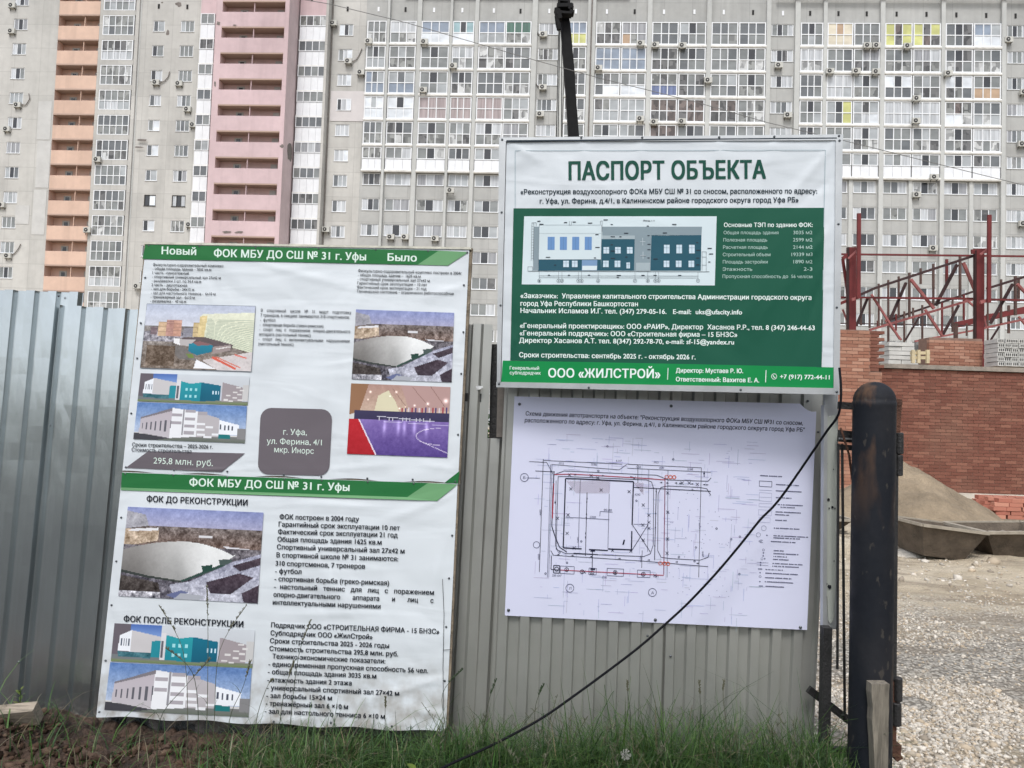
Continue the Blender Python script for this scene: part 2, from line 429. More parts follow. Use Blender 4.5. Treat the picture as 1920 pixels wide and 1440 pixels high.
# ------------------------------------------------------------------ metal sheet fence
M_galv = mat('galvanised sheet', (.54, .585, .60), rough=.21, metal=.92, var=.15, vscale=2.2, bump=.12, bscale=3.2, stretch=(1, 1, .6), bdist=.02)
M_galv2 = mat('grey coated sheet', (.42, .425, .40), rough=.38, metal=.6, var=.14, vscale=2.5, bump=.2, bscale=3.0, stretch=(1, 1, .5), bdist=.02)
M_alu = mat('aluminium profile', (.50, .52, .53), rough=.45, metal=.6, var=.15, vscale=6)
M_dark = mat('dark steel', (.035, .035, .036), rough=.55, metal=.3, var=.4, vscale=9, bump=.3, bscale=90)
M_rust = mat('rusty steel', (.10, .045, .028), rough=.85, metal=.1, var=.6, vscale=14, bump=.5, bscale=60)
M_screw = mat('screw head', (.10, .11, .12), rough=.4, metal=.8)
M_wood = mat('weathered wood', (.30, .26, .20), rough=.85, var=.5, vscale=9, stretch=(6, 6, .8), bump=.5, bscale=30)
M_ply = mat('raw board edge', (.22, .18, .13), rough=.9, var=.5, vscale=18, bump=.4, bscale=80)
M_cloth = mat('white banner cloth', (.62, .66, .70), rough=.42, var=.05, vscale=3, spec=.5)
M_paper = mat('white printed paper', (.62, .64, .80), rough=.38, var=.03, vscale=2)
M_print = attrmat('print', .55, .30, spec=.18)
M_print_flat = attrmat('print on paper', .5, 0, spec=.2)

S_left = Surf(120, 930, 3.60, 3.6e-5, 7e-5)
S_post = Surf(530, 910, 3.50, 3.6e-5, 8.5e-5)
S_right = Surf(1240, 1090, 3.45, 3e-5, 3.5e-5)
S_mid = Surf(870, 1000, 3.56, 3e-5, 5e-5)
S_pass = Surf(1258, 495, 3.30, 8.5e-5, 1.9e-5)

S_pass.folds = ((1562, 272, 1478, 372, 9, .0045), (1566, 330, 1500, 380, 6, -.003), (1563, 420, 1452, 560, 13, .004), (1562, 470, 1500, 640, 8, -.003), (1560, 560, 1548, 660, 7, .004), (1556, 300, 1540, 620, 8, .0035), (955, 268, 1010, 300, 7, .003), (952, 660, 990, 600, 6, .0025),
                (1090, 262, 1100, 300, 12, .0028), (1204, 262, 1200, 300, 14, .0028), (1348, 261, 1352, 296, 14, .0028), (1451, 260, 1450, 300, 12, .0028), (1300, 268, 1500, 276, 5, .0025))
S_post.folds = ((480, 492, 660, 540, 9, .0035), (500, 520, 640, 500, 6, -.002), (870, 535, 800, 560, 8, .003), (869, 623, 850, 660, 6, .003), (861, 884, 800, 872, 5, .003), (620, 880, 730, 872, 5, .003), (265, 606, 290, 575, 6, .002),
                (845, 930, 700, 985, 10, .004), (700, 950, 560, 945, 8, .003), (820, 1275, 690, 1312, 7, .0045), (830, 1262, 730, 1272, 5, -.003), (700, 1150, 540, 1152, 6, .003), (836, 1340, 770, 1330, 6, .004), (350, 882, 470, 878, 4, .002), (500, 1352, 640, 1345, 6, .004), (836, 1000, 815, 1100, 6, .003))
fence = empty('metal_fence', at_z(700, 1440, 0), 'long fence of grey corrugated metal sheets standing behind the information boards', 'fence')
def sheet(surf, tl, tr, bl, br, m, pitch=.112, ridge=.044, slope=.011, depth=.021, phase=0., off=0., jag=0.):
    a, b, c, d = surf(*tl), surf(*tr), surf(*bl), surf(*br); L_ = (b - a).length
    ss = []; k = -1
    while True:
        s0 = k * pitch + phase
        if s0 > L_: break
        for ds, o in ((0, 0), (slope, depth), (slope + ridge, depth), (2 * slope + ridge, 0), ((pitch + 2 * slope + ridge) / 2, 0.0)):
            if 0 < s0 + ds < L_: ss.append((s0 + ds, o))
        k += 1
    ss = [(0, ss[0][1] if ss else 0)] + ss + [(L_, ss[-1][1] if ss else 0)]
    NV = 26; mb = MB(); vs = []
    for j in range(NV + 1):
        v = j / NV
        for (s_, o) in ss:
            u = s_ / L_; p = a.lerp(b, u).lerp(c.lerp(d, u), v)
            w = .004 * noise.noise(Vector((p.x * 3.1, p.z * 2.3, off * 10))) + .0012 * noise.noise(Vector((p.x * 14, p.z * 9, 3)))
            vs.append(p + surf.n * (o + off + w))
            if j == 0 and jag: vs[-1] = vs[-1] - Vector((0, 0, jag * abs(noise.noise(Vector((p.x * 40, 0, 0))))))
    n = len(ss)
    mb.add(vs, [(j * n + i, j * n + i + 1, (j + 1) * n + i + 1, (j + 1) * n + i) for j in range(NV) for i in range(n - 1)])
    return mb.build('sheet', m, fence)
sheet(S_left, (-70, 541), (154, 548), (-153, 1400), (71, 1400), M_galv, phase=-.008, off=-.012)
sheet(S_left, (117, 573), (262, 581), (39, 1410), (186, 1414), M_galv, phase=.058, off=.001)
sheet(S_left, (240, 580), (560, 590), (176, 1380), (512, 1400), M_galv, phase=.03, off=-.014)
sheet(S_mid, (545, 592), (850, 604), (500, 1440), (812, 1450), M_galv2, phase=.04, off=-.03)
sheet(S_mid, (826, 606), (924, 608), (776, 1446), (884, 1446), M_galv2, pitch=.102, ridge=.038, phase=.058 - .006, off=0, jag=.012)
sheet(S_mid, (906, 821), (962, 823), (868, 1446), (934, 1446), M_galv2, pitch=.102, phase=.026, off=-.008)
sheet(S_right, (950, 640), (1256, 652), (912, 1500), (1232, 1500), M_galv2, pitch=.102, ridge=.041, slope=.008, phase=.012, off=.003)
sheet(S_right, (1248, 652), (1556, 662), (1224, 1500), (1518, 1500), M_galv2, pitch=.102, ridge=.041, slope=.008, phase=.03, off=-.006)
mb = MB()   # rail behind the sheets
for (s_, x0, y0, x1, y1, o) in ((S_left, -60, 700, 545, 720, -.05), (S_left, -120, 1250, 505, 1270, -.05), (S_right, 560, 730, 900, 745, -.085), (S_right, 960, 800, 1545, 812, -.04)):
    mb = MB(); mb.bar(s_(x0, y0, o), s_(x1, y1, o), .04, .03, s_.n); mb.build('rail', M_dark, fence)
mb = MB(); mb.bar(S_right(936, 640, -.16), S_right(922, 1440, -.16), .10, .05, S_right.n); mb.build('post', M_dark, fence)
mb = MB(); mb.bar(S_right(941, 700, -.045), S_right(938, 820, -.045), .042, .02, S_right.n)
mb.build('bracket', mat('brown bracket', (.13, .115, .10), rough=.6, var=.3, vscale=20), fence)
mb = MB(); mb.bar(S_right(951, 745, -.03), S_right(950, 790, -.03), .007, .006, S_right.n); mb.build('bolt', M_alu, fence)

def screws(surf, pts, parent, off, r=.0062, m=M_screw):
    hd = MB(); 
    for i in range(8):
        pass
    me = None
    for (x, y) in pts:
        p = surf(x, y, off); mb = MB(); n = surf.n; a = n.orthogonal().normalized(); b = n.cross(a); vs = []; K = 8
        for (q, h) in ((1, 0), (.9, .5), (.45, .9)):
            vs += [n * (h * r * .8) + (a * math.cos(2 * math.pi * k / K) + b * math.sin(2 * math.pi * k / K)) * r * q for k in range(K)]
        fs = [(i * K + k, i * K + (k + 1) % K, (i + 1) * K + (k + 1) % K, (i + 1) * K + k) for i in range(2) for k in range(K)] + [tuple(range(16, 24))]
        if me is None: mb.add(vs, fs); me = mb.mesh('screw', m)
        inst('screw', me, parent, p - wloc(parent))
screws(S_left, [(97, 780), (97, 798), (113, 556), (38, 1240)], fence, .012, .006)
screws(S_right, [(1531, 810), (1512, 752), (1470, 1404), (1256, 1228), (1213, 1190)], fence, .02, .006)

# bright cut flap bent out of a sheet
mb = MB()
fl = [S_mid(892, 725, .02), S_mid(898, 723.5, .026), S_mid(906, 724.5, .03), S_mid(907, 727, .03), S_mid(901, 731, .026), S_mid(895, 732, .02)]
mb.prism(fl, S_right.n * .004); mb.build('bent_flap', mat('bare bright metal', (.85, .87, .88), rough=.3, metal=.3), fence)

# ------------------------------------------------------------------ boards
def cloth(surf, quad, name, m, parent, amp=.0006, off=.0022, nx=110, ny=90, cut=None):
    (ax, ay), (bx, by), (cx, cy), (dx, dy) = quad; vs = []
    for j in range(ny + 1):
        v = j / ny
        for i in range(nx + 1):
            u = i / nx
            x = lerp(lerp(ax, bx, u), lerp(dx, cx, u), v); y = lerp(lerp(ay, by, u), lerp(dy, cy, u), v)
            w = noise.noise(Vector((x * .012, y * .02, 1.7)))
            e = min(u, 1 - u, v, 1 - v)
            if v > .97: y += 2.0 * math.sin(x * .045) * (v - .97) / .03
            vs.append(surf(x, y, off + amp * w))
    fs = [(j * (nx + 1) + i, j * (nx + 1) + i + 1, (j + 1) * (nx + 1) + i + 1, (j + 1) * (nx + 1) + i) for j in range(ny) for i in range(nx)
          if not (cut and i >= nx - 1 and j >= ny - 1)]
    mb = MB(); mb.add(vs, fs); return mb.build(name, m, parent, smooth=True)
def cloth_mat(name, c, wr=.38, streak=True, rough=.42):
    m, t, p = newmat(name); N, L = t.nodes, t.links
    g = N.new('ShaderNodeNewGeometry')
    def nn(sc, det, scl=(1, 1, 1), rot=(0, 0, 0), dist=0):
        mp = N.new('ShaderNodeMapping'); mp.inputs['Scale'].default_value = scl; mp.inputs['Rotation'].default_value = rot; L.new(g.outputs['Position'], mp.inputs[0])
        n = N.new('ShaderNodeTexNoise'); n.inputs['Scale'].default_value = sc; n.inputs['Detail'].default_value = det; n.inputs['Distortion'].default_value = dist
        L.new(mp.outputs[0], n.inputs['Vector']); return n.outputs[0]
    dirt = nn(4, 8); mr = N.new('ShaderNodeMapRange'); mr.inputs[1].default_value = .55; mr.inputs[2].default_value = .85; mr.inputs[4].default_value = .35; L.new(dirt, mr.inputs[0])
    mx = N.new('ShaderNodeMix'); mx.data_type = 'RGBA'; mx.inputs[6].default_value = (*c, 1); mx.inputs[7].default_value = (*[v * .72 for v in c], 1)
    L.new(mr.outputs[0], mx.inputs[0]); zz = N.new('ShaderNodeSeparateXYZ'); L.new(g.outputs['Position'], zz.inputs[0])
    m1 = N.new('ShaderNodeMapRange'); m1.inputs[1].default_value = .42; m1.inputs[2].default_value = .02; L.new(zz.outputs[2], m1.inputs[0])
    m2 = N.new('ShaderNodeMapRange'); m2.inputs[1].default_value = .38; m2.inputs[2].default_value = .7; L.new(nn(14, 9), m2.inputs[0])
    m3 = N.new('ShaderNodeMath'); m3.operation = 'MULTIPLY'; L.new(m1.outputs[0], m3.inputs[0]); L.new(m2.outputs[0], m3.inputs[1])
    mx2 = N.new('ShaderNodeMix'); mx2.data_type = 'RGBA'; L.new(m3.outputs[0], mx2.inputs[0]); L.new(mx.outputs[2], mx2.inputs[6]); mx2.inputs[7].default_value = (.24, .21, .17, 1)
    L.new(mx2.outputs[2], p.inputs['Base Color']); p.inputs['Roughness'].default_value = rough
    b = N.new('ShaderNodeBump'); b.inputs['Strength'].default_value = wr; b.inputs['Distance'].default_value = .06
    L.new(nn(1.6, 2.5, (1.3, 1.3, 1.3), (0, .7, 0), .8), b.inputs['Height'])
    b3 = N.new('ShaderNodeBump'); b3.inputs['Strength'].default_value = .16; b3.inputs['Distance'].default_value = .03
    L.new(nn(2.2, 1.5, (.7, .7, 3.5), (0, -.7, 0), 1.2), b3.inputs['Height']); L.new(b.outputs[0], b3.inputs['Normal'])
    b2 = N.new('ShaderNodeBump'); b2.inputs['Strength'].default_value = .12; b2.inputs['Distance'].default_value = .002
    L.new(nn(260, 2), b2.inputs['Height']); L.new(b3.outputs[0], b2.inputs['Normal']); L.new(b2.outputs[0], p.inputs['Normal'])
    return m
M_banner = cloth_mat('banner cloth', (.60, .645, .68))

# ---------- green passport board
pb = empty('information_board', S_pass(1253, 735), 'large green and white framed board with a building elevation drawing above the fence', 'sign board')
G_dark, G_band, WHT, NAVY, BLK = (26, 84, 66), (16, 132, 70), (222, 236, 232), (24, 44, 54), (20, 24, 34)
pf = [((936, 259), (1580, 253), (1580, 264), (936, 266)), ((936, 266), (949, 266), (939, 719), (932, 719)), ((1566, 264), (1579, 264), (1573, 728), (1562, 728)), ((931, 716), (1573, 728), (1573, 740), (931, 726))]
for q in pf:
    mb = MB(); mb.prism([S_pass(x, y, -.012) for x, y in q], S_pass.n * .020); mb.build('frame', M_alu, pb)
mb = MB(); mb.prism([S_pass(x, y, -.020) for x, y in ((938, 262), (1578, 256), (1571, 737), (934, 722))], S_pass.n * .006); mb.build('backing_sheet', M_alu, pb)
cloth(S_pass, ((950, 267), (1570, 261), (1562, 728), (940, 716)), 'banner', M_banner, pb, off=.0012)
mb = MB()
d = Draw(S_pass, True); d.poly([(950, 264), (1568, 259), (1568, 261), (950, 267)], (40, 50, 60), .0085); d.build('edge_line', M_print, pb)  # thin dark line along the lower edge of the top frame bar
d = Draw(S_pass, True)
d.line([(966, 690), (966, 283), (1547, 282), (1543, 470), (1541, 660)], 1, (150, 168, 175), .0032)
d.poly([(963, 391), (1545, 390), (1540, 689), (957, 676)], G_dark, .0036)
d.poly([(943, 676), (957, 676.5), (1100, 679), (1300, 683), (1565, 689), (1563, 728), (1400, 726), (1200, 722), (1000, 718), (940, 716)], G_band, .004)
d.build('printed_panel', M_print, pb)
d = Draw(S_pass, True); d.poly([(983, 406), (1343.5, 406), (1340, 535.5), (978.5, 533.5)], (205, 219, 224), .0044); d.build('printed_picture', M_print, pb)
d = Draw(S_pass)
def r7(*p): return [(960 + a / 4, 360 + b / 4) for a, b in p]
Z = .0048
T1, GR1, GR2 = (40, 84, 100), (132, 148, 156), (160, 174, 180)
d.poly(r7((165, 262), (205, 262), (200, 590), (158, 590)), GR1, Z)
d.poly(r7((205, 250), (672, 250), (668, 508), (200, 508)), (203, 217, 222), Z)
d.line(r7((205, 250), (672, 250), (668, 508), (200, 508)), .5, (90, 105, 115), Z + .0004, True)
d.line(r7((205, 313), (670, 313)), .4, (150, 165, 170), Z + .0004)
d.poly(r7((198, 508), (668, 508), (668, 592), (195, 592)), T1, Z)
d.poly(r7((525, 512), (640, 512), (638, 590), (523, 590)), (120, 150, 185), Z + .0004); d.poly(r7((528, 555), (638, 555), (636, 588), (526, 588)), (210, 222, 226), Z + .0008)
d.poly(r7((676, 262), (1424, 262), (1420, 325), (676, 340)), GR1, Z); d.poly(r7((672, 355), (920, 355), (915, 592), (668, 592)), T1, Z)
d.poly(r7((676, 328), (920, 328), (920, 355), (676, 355)), GR2, Z + .0002)
d.poly(r7((922, 270), (1045, 270), (1038, 592), (915, 592)), GR1, Z + .0003); d.poly(r7((930, 532), (1035, 532), (1034, 592), (928, 592)), GR2, Z + .0006)
d.poly(r7((1045, 325), (1420, 325), (1415, 592), (1038, 592)), T1, Z)
for x in (268, 360, 452, 546): d.poly(r7((x, 338), (x + 53, 338), (x + 52, 436), (x - 1, 436)), (104, 142, 190), Z + .0004).line(r7((x + 26, 338), (x + 26, 436)), .3, (70, 90, 120), Z + .0008)
def wn(x, y, w, h): 
    d.poly(r7((x, y), (x + w, y), (x + w, y + h), (x, y + h)), (196, 214, 226), Z + .0008)
    d.line(r7((x + w / 2, y), (x + w / 2, y + h)), .5, (90, 120, 140), Z + .0012).line(r7((x, y + h * .35), (x + w, y + h * .35)), .4, (90, 120, 140), Z + .0012)
for x, y in ((385, 517), (450, 517), (686, 415), (773, 415), (862, 415), (683, 517), (770, 517), (1137, 517), (1228, 517), (1323, 517)): wn(x, y, 42, 48)
for x in (1139, 1232, 1327): wn(x, 398, 42, 64)
wn(858, 530, 26, 45)
for a in (((120, 595), (1480, 600)),): d.line(r7(*a), .8, (40, 50, 60), Z + .001)
for a in (((150, 230), (145, 515)), ((165, 230), (160, 515)), ((150, 232), (182, 232), (182, 260)), ((430, 222), (430, 250), (445, 250), (445, 222)), ((662, 248), (664, 220), (676, 220), (676, 300)), ((1424, 450), (1424, 592)), ((1455, 450), (1455, 595)), ((1424, 450), (1455, 450)), ((1424, 490), (1455, 490)), ((1424, 550), (1455, 550)), ((120, 562), (155, 562), (155, 595), (120, 595), (120, 562)), ((205, 630), (1395, 632)), ((205, 644), (1395, 646))):
    d.line(r7(*a), .55, (60, 72, 84), Z + .001)
for k in range(14): d.line(r7((148, 240 + k * 20), (163, 240 + k * 20)), .4, (60, 72, 84), Z + .001)
for n_, x in enumerate((205, 349, 375, 498, 522, 646, 922, 1018, 1074, 1099, 1394)):
    d.line(r7((x, 600), (x, 655)), .4, (70, 82, 94), Z + .001); d.circ(960 + x / 4, 360 + 667 / 4, 3.2, .5, (50, 60, 72), Z + .001)
    d.text(str(n_ + 1), 960 + x / 4 - 1.2, 360 + 667 / 4 + 1.7, 960 + x / 4 + 1.2, 360 + 667 / 4 + 1.7, 3.4, (50, 60, 72), Z + .001)
for x, y in ((190, 222), (205, 245), (390, 232), (455, 228), (570, 236), (686, 212), (740, 246), (1010, 258), (1200, 246), (625, 322), (625, 418), (740, 338), (805, 338), (1015, 330), (1015, 395), (1015, 435), (1015, 497), (740, 398), (740, 445), (740, 500), (1130, 310), (1380, 382), (1380, 440), (1380, 498), (1380, 548), (1060, 505), (255, 492), (1465, 425), (1475, 467), (1470, 527), (840, 312), (850, 490), (970, 480), (615, 497), (315, 550), (270, 626), (420, 626), (570, 626), (785, 628), (785, 643), (970, 628), (1060, 628), (1245, 628)):
    w_ = rng.choice((4, 6, 8)); d.poly([(960 + x / 4, 360 + y / 4 - 1), (960 + x / 4 + w_, 360 + y / 4 - 1), (960 + x / 4 + w_, 360 + y / 4 + .6), (960 + x / 4, 360 + y / 4 + .6)], (48, 56, 66), Z + .0014)
for x, y in ((980, 375), (982, 478)): d.line(r7((x - 20, y), (x + 20, y)), .7, (200, 212, 218), Z + .0016).line(r7((x, y - 28), (x, y + 28)), .7, (200, 212, 218), Z + .0016)
d.text('Фасад 1-11', 1206, 415.5, 1227, 415.8, 3, (50, 56, 66), Z + .001)
d.build('elevation_drawing', M_print, pb, 'stuff')
d = Draw(S_pass, True); d.text('ПАСПОРТ ОБЪЕКТА', 1066, 337.5, 1436, 334.5, 34, (20, 74, 62), .0034, .030); d.build('heading', M_print, pb)
d = Draw(S_pass, True)
d.text('«Реконструкция воздухоопорного ФОКа МБУ СШ № 31 со сносом, расположенного по адресу:', 976, 364.5, 1532, 363, 9.5, NAVY, .0034, .02)
d.text('г. Уфа, ул. Ферина, д.4/1, в Калининском районе городского округа город Уфа РБ»', 1012, 382, 1497, 379.5, 9.5, NAVY, .0034, .02)
d.build('dark_lettering', M_print, pb)
d = Draw(S_pass, True); Z = .0048
tb = [('Общая площадь здания', 1356.5, 1459, '3035 м2', 1487), ('Полезная площадь', 1356, 1438, '2599 м2', 1486.5), ('Расчетная площадь', 1355.5, 1439, '2144 м2', 1486.5), ('Строительный объем', 1355, 1444, '19339 м3', 1483.5), ('Площадь застройки', 1355, 1439, '1890 м2', 1487), ('Этажность', 1354.7, 1410, '2-3', 1506), ]
d.text('Основные ТЭП по зданию ФОК:', 1357, 426, 1523, 426, 8, WHT, Z, .015)
for i, (a, x0, x1, b, x2) in enumerate(tb):
    y = 439.6 + i * 13.7; d.text(a, x0, y, x1, y, 6.4, (176, 204, 196), Z, .0).text(b, x2, y, 1522.5, y, 6.8, (176, 204, 196), Z, .0)
d.text('Пропускная способность до  56 чел/см', 1354.5, 521.5, 1522.5, 522, 6.4, (176, 204, 196), Z, 0)
for t_, x0, y0, x1, y1 in (('«Заказчик»:  Управление капитального строительства Администрации городского округа', 976, 559, 1521, 562.5),
    ('город Уфа Республики Башкортостан', 976, 573.5, 1196, 574.5), ('Начальник Исламов И.Г. тел. (347) 279-05-16.   E-mail:  uks@ufacity.info', 976, 586.8, 1391, 589.8),
    ('«Генеральный проектировщик»: ООО «РАИР», Директор  Хасанов Р.Р., тел. 8 (347) 246-44-63', 975, 615, 1527, 619.3),
    ('«Генеральный подрядчик»: ООО «Строительная фирма – 15 БНЗС»', 974.5, 629, 1382, 632), ('Директор Хасанов А.Т. тел. 8(347) 292-78-70, e-mail: sf-15@yandex.ru', 973.5, 642.5, 1376, 646),
    ('Сроки строительства: сентябрь 2025 г. - октябрь 2026 г.', 973.5, 669.7, 1304, 674)):
    d.text(t_, x0, y0, x1, y1, 9.2, WHT, Z, .018)
Z = .0050
d.text('Генеральный', 956, 693, 1011, 693.5, 6.5, WHT, Z, .01).text('субподрядчик', 956, 702, 1014, 702.5, 6.5, WHT, Z, .01)
d.text('ООО «ЖИЛСТРОЙ»', 1028, 707.5, 1238, 709, 17, WHT, Z, .02)
d.line([(1252.5, 690), (1251.5, 712)], 1.3, WHT, Z).line([(1436, 694), (1435, 717)], 1.3, WHT, Z)
d.text('Директор: Мустаев Р. Ю.', 1267, 698.5, 1393, 699.7, 8.3, WHT, Z, .02).text('Ответственный: Вахитов Е. А.', 1267, 715, 1423, 717, 8.3, WHT, Z, .02)
d.circ(1451, 706, 5, 1.0, WHT, Z).line([(1448.8, 703.5), (1450, 706.5), (1453.2, 708.5)], 1.5, WHT, Z)
d.text('+7 (917) 772-44-11', 1462, 710, 1555, 711.5, 8.3, WHT, Z, .02)
d.build('white_lettering', M_print, pb)
screws(S_pass, [(1090, 259.5), (1204, 259), (1348, 258.5), (1451, 257.5), (1572, 256), (942, 263), (1573, 265), (941, 399), (939, 573), (1571, 421), (1568, 577), (936, 720), (1104, 727), (1388, 731), (1568, 735)], pb, .008, .0055)

# ---------- traffic scheme on paper
sp_ = empty('scheme_sheet', S_right(1230, 1160, .02), 'white paper with a site traffic plan fixed to the fence below the green board', 'notice')
mb = MB(); q = [(965, 743.5), (1496, 757), (1504, 765), (1511, 769.5), (1518, 772), (1526.5, 771.5), (1509, 1178), (947, 1151)]
mb.add([S_right(x, y, .0285) for x, y in q], [tuple(range(len(q)))]); mb.build('paper', M_paper, sp_)
d = Draw(S_right, True); Z = .0300
def r3(*p): return [(960 + a / 4, 720 + b / 4) for a, b in p]
d.text('Схема движения автотранспорта на объекте: "Реконструкция воздухоопорного ФОКа МБУ СШ №31 со сносом,', 985.5, 779, 1501, 797, 8, (30, 34, 58), Z, .010, .08)
d.text('расположенного по адресу: г. Уфа, ул. Ферина, д.4/1, в Калининском районе городского олкруга город Уфа РБ"', 984, 791.5, 1504, 809.5, 8, (30, 34, 58), Z, .010, .08)
d.build('lettering', M_print_flat, sp_)
d = Draw(S_right)
K1, K2, FA, RED = (28, 30, 54), (66, 70, 100), (160, 166, 198), (165, 45, 66)
for k in range(420):   # faint survey lines of the old plan
    x = rng.uniform(1000, 1405); y = rng.uniform(820, 1150) + (x - 1240) * .046
    if 1070 < x < 1180 and 900 < y < 1030: continue
    l = rng.uniform(3, 34); c = tuple(v + rng.randint(-14, 12) for v in FA)
    if rng.random() < .55: d.line([(x, y), (x + l, y + l * .046)], .5, c, Z)
    else: d.line([(x, y), (x - l * .046, y + l)], .5, c, Z)
d.lw = 1.4
for k in range(70):
    x = rng.uniform(1250, 1370); y = rng.uniform(915, 1120); d.disc(x, y, .8, (130, 136, 170), Z, 6)
for k in range(16): d.circ(rng.uniform(1000, 1390), rng.uniform(830, 1110), 1.6, .7, K2, Z, 8)
for a, w_, c in (
    (((400, 705), (510, 708), (905, 728)), 1.6, K1), (((905, 728), (895, 1050)), 1.6, K1), (((893, 1095), (890, 1235), (715, 1228)), 1.6, K1), (((715, 1240), (575, 1232)), 1.4, K1), (((520, 1228), (383, 1220)), 1.6, K1), (((400, 705), (383, 1220)), 1.6, K1),
    (((725, 820), (715, 1228)), .6, K2), (((510, 708), (495, 1225)), .6, K2), (((400, 992), (725, 1010)), .6, K2), (((560, 810), (548, 1280)), .8, K1),
    (((905, 770), (1480, 800)), .9, K1), (((235, 570), (820, 598)), .6, K1), (((860, 598), (1410, 625)), .6, K1), (((295, 600), (800, 640)), .6, K1), (((860, 628), (1480, 658)), .6, K1), (((800, 640), (855, 600)), .6, K1),
    (((130, 578), (260, 585), (305, 670)), .6, K1), (((175, 648), (310, 655)), .7, K1), (((110, 700), (210, 702)), .6, K2), (((235, 560), (205, 1400)), .7, K1), (((290, 600), (265, 1440)), .6, K2), (((300, 600), (275, 1440)), .5, K2),
    (((315, 650), (305, 830), (298, 1060), (320, 1130), (355, 1215), (410, 1252)), 1.2, K1), (((330, 720), (325, 1200), (345, 1250)), .6, K1), (((345, 690), (330, 1230), (400, 1262), (980, 1285), (1030, 1265), (1052, 1200), (1055, 780), (1040, 730), (1000, 715), (410, 690), (345, 690)), .7, K1),
    (((325, 672), (390, 648), (1080, 680), (1160, 715), (1460, 725), (1482, 700)), .7, K1), (((290, 1240), (310, 1275), (1000, 1320), (1460, 1360)), .7, K1),
    (((1160, 760), (1110, 770), (1088, 820), (1085, 1240), (1110, 1290), (1180, 1300), (1400, 1312), (1460, 1290), (1468, 1258)), .7, K1), (((1160, 760), (1390, 770), (1450, 780), (1480, 830)), .7, K1), (((1410, 625), (1390, 1440)), .6, K1),
    (((1140, 700), (1130, 1420)), 1.0, (120, 60, 90)), (((1162, 640), (1155, 1440)), .6, K2), (((1020, 640), (1010, 1250)), .5, K2),
    (((895, 1045), (1030, 1250)), .7, K1), (((1015, 1045), (890, 1245)), .7, K1), (((905, 1045), (1015, 1045)), .5, K2), (((1075, 780), (1062, 1310)), .9, K1),
    (((318, 675), (450, 672), (930, 700), (1140, 715)), 1.0, RED), (((312, 740), (302, 1000)), 1.4, RED), (((360, 1385), (1130, 1425)), 1.0, RED),
    (((295, 1280), (292, 1380), (350, 1385)), .9, K1), (((600, 1245), (598, 1385)), .9, K1), (((585, 1242), (620, 1242)), 2.2, K1), (((585, 1378), (620, 1380)), 2.2, K1), (((460, 1260), (640, 1270)), 1.1, K1),
    (((938, 600), (938, 740)), .7, K1), (((970, 1240), (966, 1370)), .6, K1)):
    d.line(r3(*a), w_, c, Z + .0003)
for x0, x1, y0, y1 in ((410, 728, 722, 815), (910, 980, 735, 880)):
    for k in range(0, x1 - x0, 12): d.line(r3((x0 + k, y0), (min(x1, x0 + k + (y1 - y0) * .8), y0 + min(y1 - y0, (x1 - x0 - k) / .8))), .45, (160, 140, 150), Z + .0003)
for x, y in ((430, 678), (590, 683), (640, 700), (910, 702), (440, 782), (665, 790), (873, 802), (978, 902), (1020, 978), (1020, 1030), (975, 1050), (1020, 1075), (418, 975), (412, 1112), (340, 1000), (465, 1222), (750, 1240), (885, 1245), (978, 1163), (1160, 812), (1160, 955), (1158, 1155), (1155, 1260), (1267, 738), (1320, 738), (1380, 748), (1065, 1425), (540, 1400)):
    for s_ in (-1, 1): d.line(r3((x - 11, y - 11 * s_), (x + 11, y + 11 * s_)), .6, K1, Z + .0004)
for x, y, dx, dy in ((475, 676, 1, 0), (680, 683, 1, 0), (890, 692, 1, 0), (560, 850, 0, -1), (558, 885, 0, 1), (556, 965, 0, -1), (554, 1000, 0, 1), (550, 1110, 0, -1), (549, 1145, 0, 1), (1074, 795, 0, -1), (1070, 960, 0, -1), (1068, 1075, 0, 1), (1064, 1200, 0, -1), (345, 1270, -1, 0), (450, 1278, -1, 0), (590, 1285, -1, 0), (800, 1300, -1, 0), (1018, 1310, -1, 0), (1225, 1325, -1, 0), (1380, 1335, -1, 0), (1220, 738, -1, 0), (1255, 740, 1, 0), (1340, 745, -1, 0), (1430, 750, -1, 0), (1455, 752, 1, 0), (322, 880, 0, -1), (948, 772, 1, 0), (1340, 790, -1, 0), (1110, 735, -1, 0), (1160, 738, 1, 0)):
    d.poly(r3((x + dx * 11, y + dy * 11), (x - dx * 9 - dy * 5, y - dy * 9 + dx * 5), (x - dx * 9 + dy * 5, y - dy * 9 - dx * 5)), K1, Z + .0006)
for x, y, r_ in ((94, 697, 7.5), (184, 1198, 6), (433, 1437, 0)): 
    if r_: d.circ(960 + x / 4, 720 + y / 4, r_, .7, K2, Z)
for x, y in ((1068, 1100), (1221.5, 1108)): d.circ(x, y, 7.5, .7, K2, Z)
d.text('Л', 1066, 1103, 1070.5, 1103, 5, K2, Z, 0, .1).text('А', 1219, 1111, 1224, 1111, 5, K2, Z, 0, .1).text('Б', 981, 897, 985.5, 897, 5, K2, Z, 0, .1)
d.text('1', 1165.5, 1019.5, 1168.5, 1019.5, 10, K1, Z, 0, .25)
for i, (x, y) in enumerate(((408, 1382), (523, 1398), (597, 1405), (769, 1403), (978, 1416))):
    d.circ(960 + x / 4, 720 + y / 4, 3.6, .8, K1, Z + .0004); t_ = '45612'[i]; d.text(t_, 960 + x / 4 - 1.2, 720 + y / 4 + 2, 960 + x / 4 + 1.2, 720 + y / 4 + 2, 4, K1, Z + .0004, .01)
d.line(r3((312, 1350), (356, 1352), (354, 1408), (310, 1406)), 1, K1, Z + .0004, True); d.circ(1043.5, 1064.5, 3.8, .9, K1, Z + .0005)
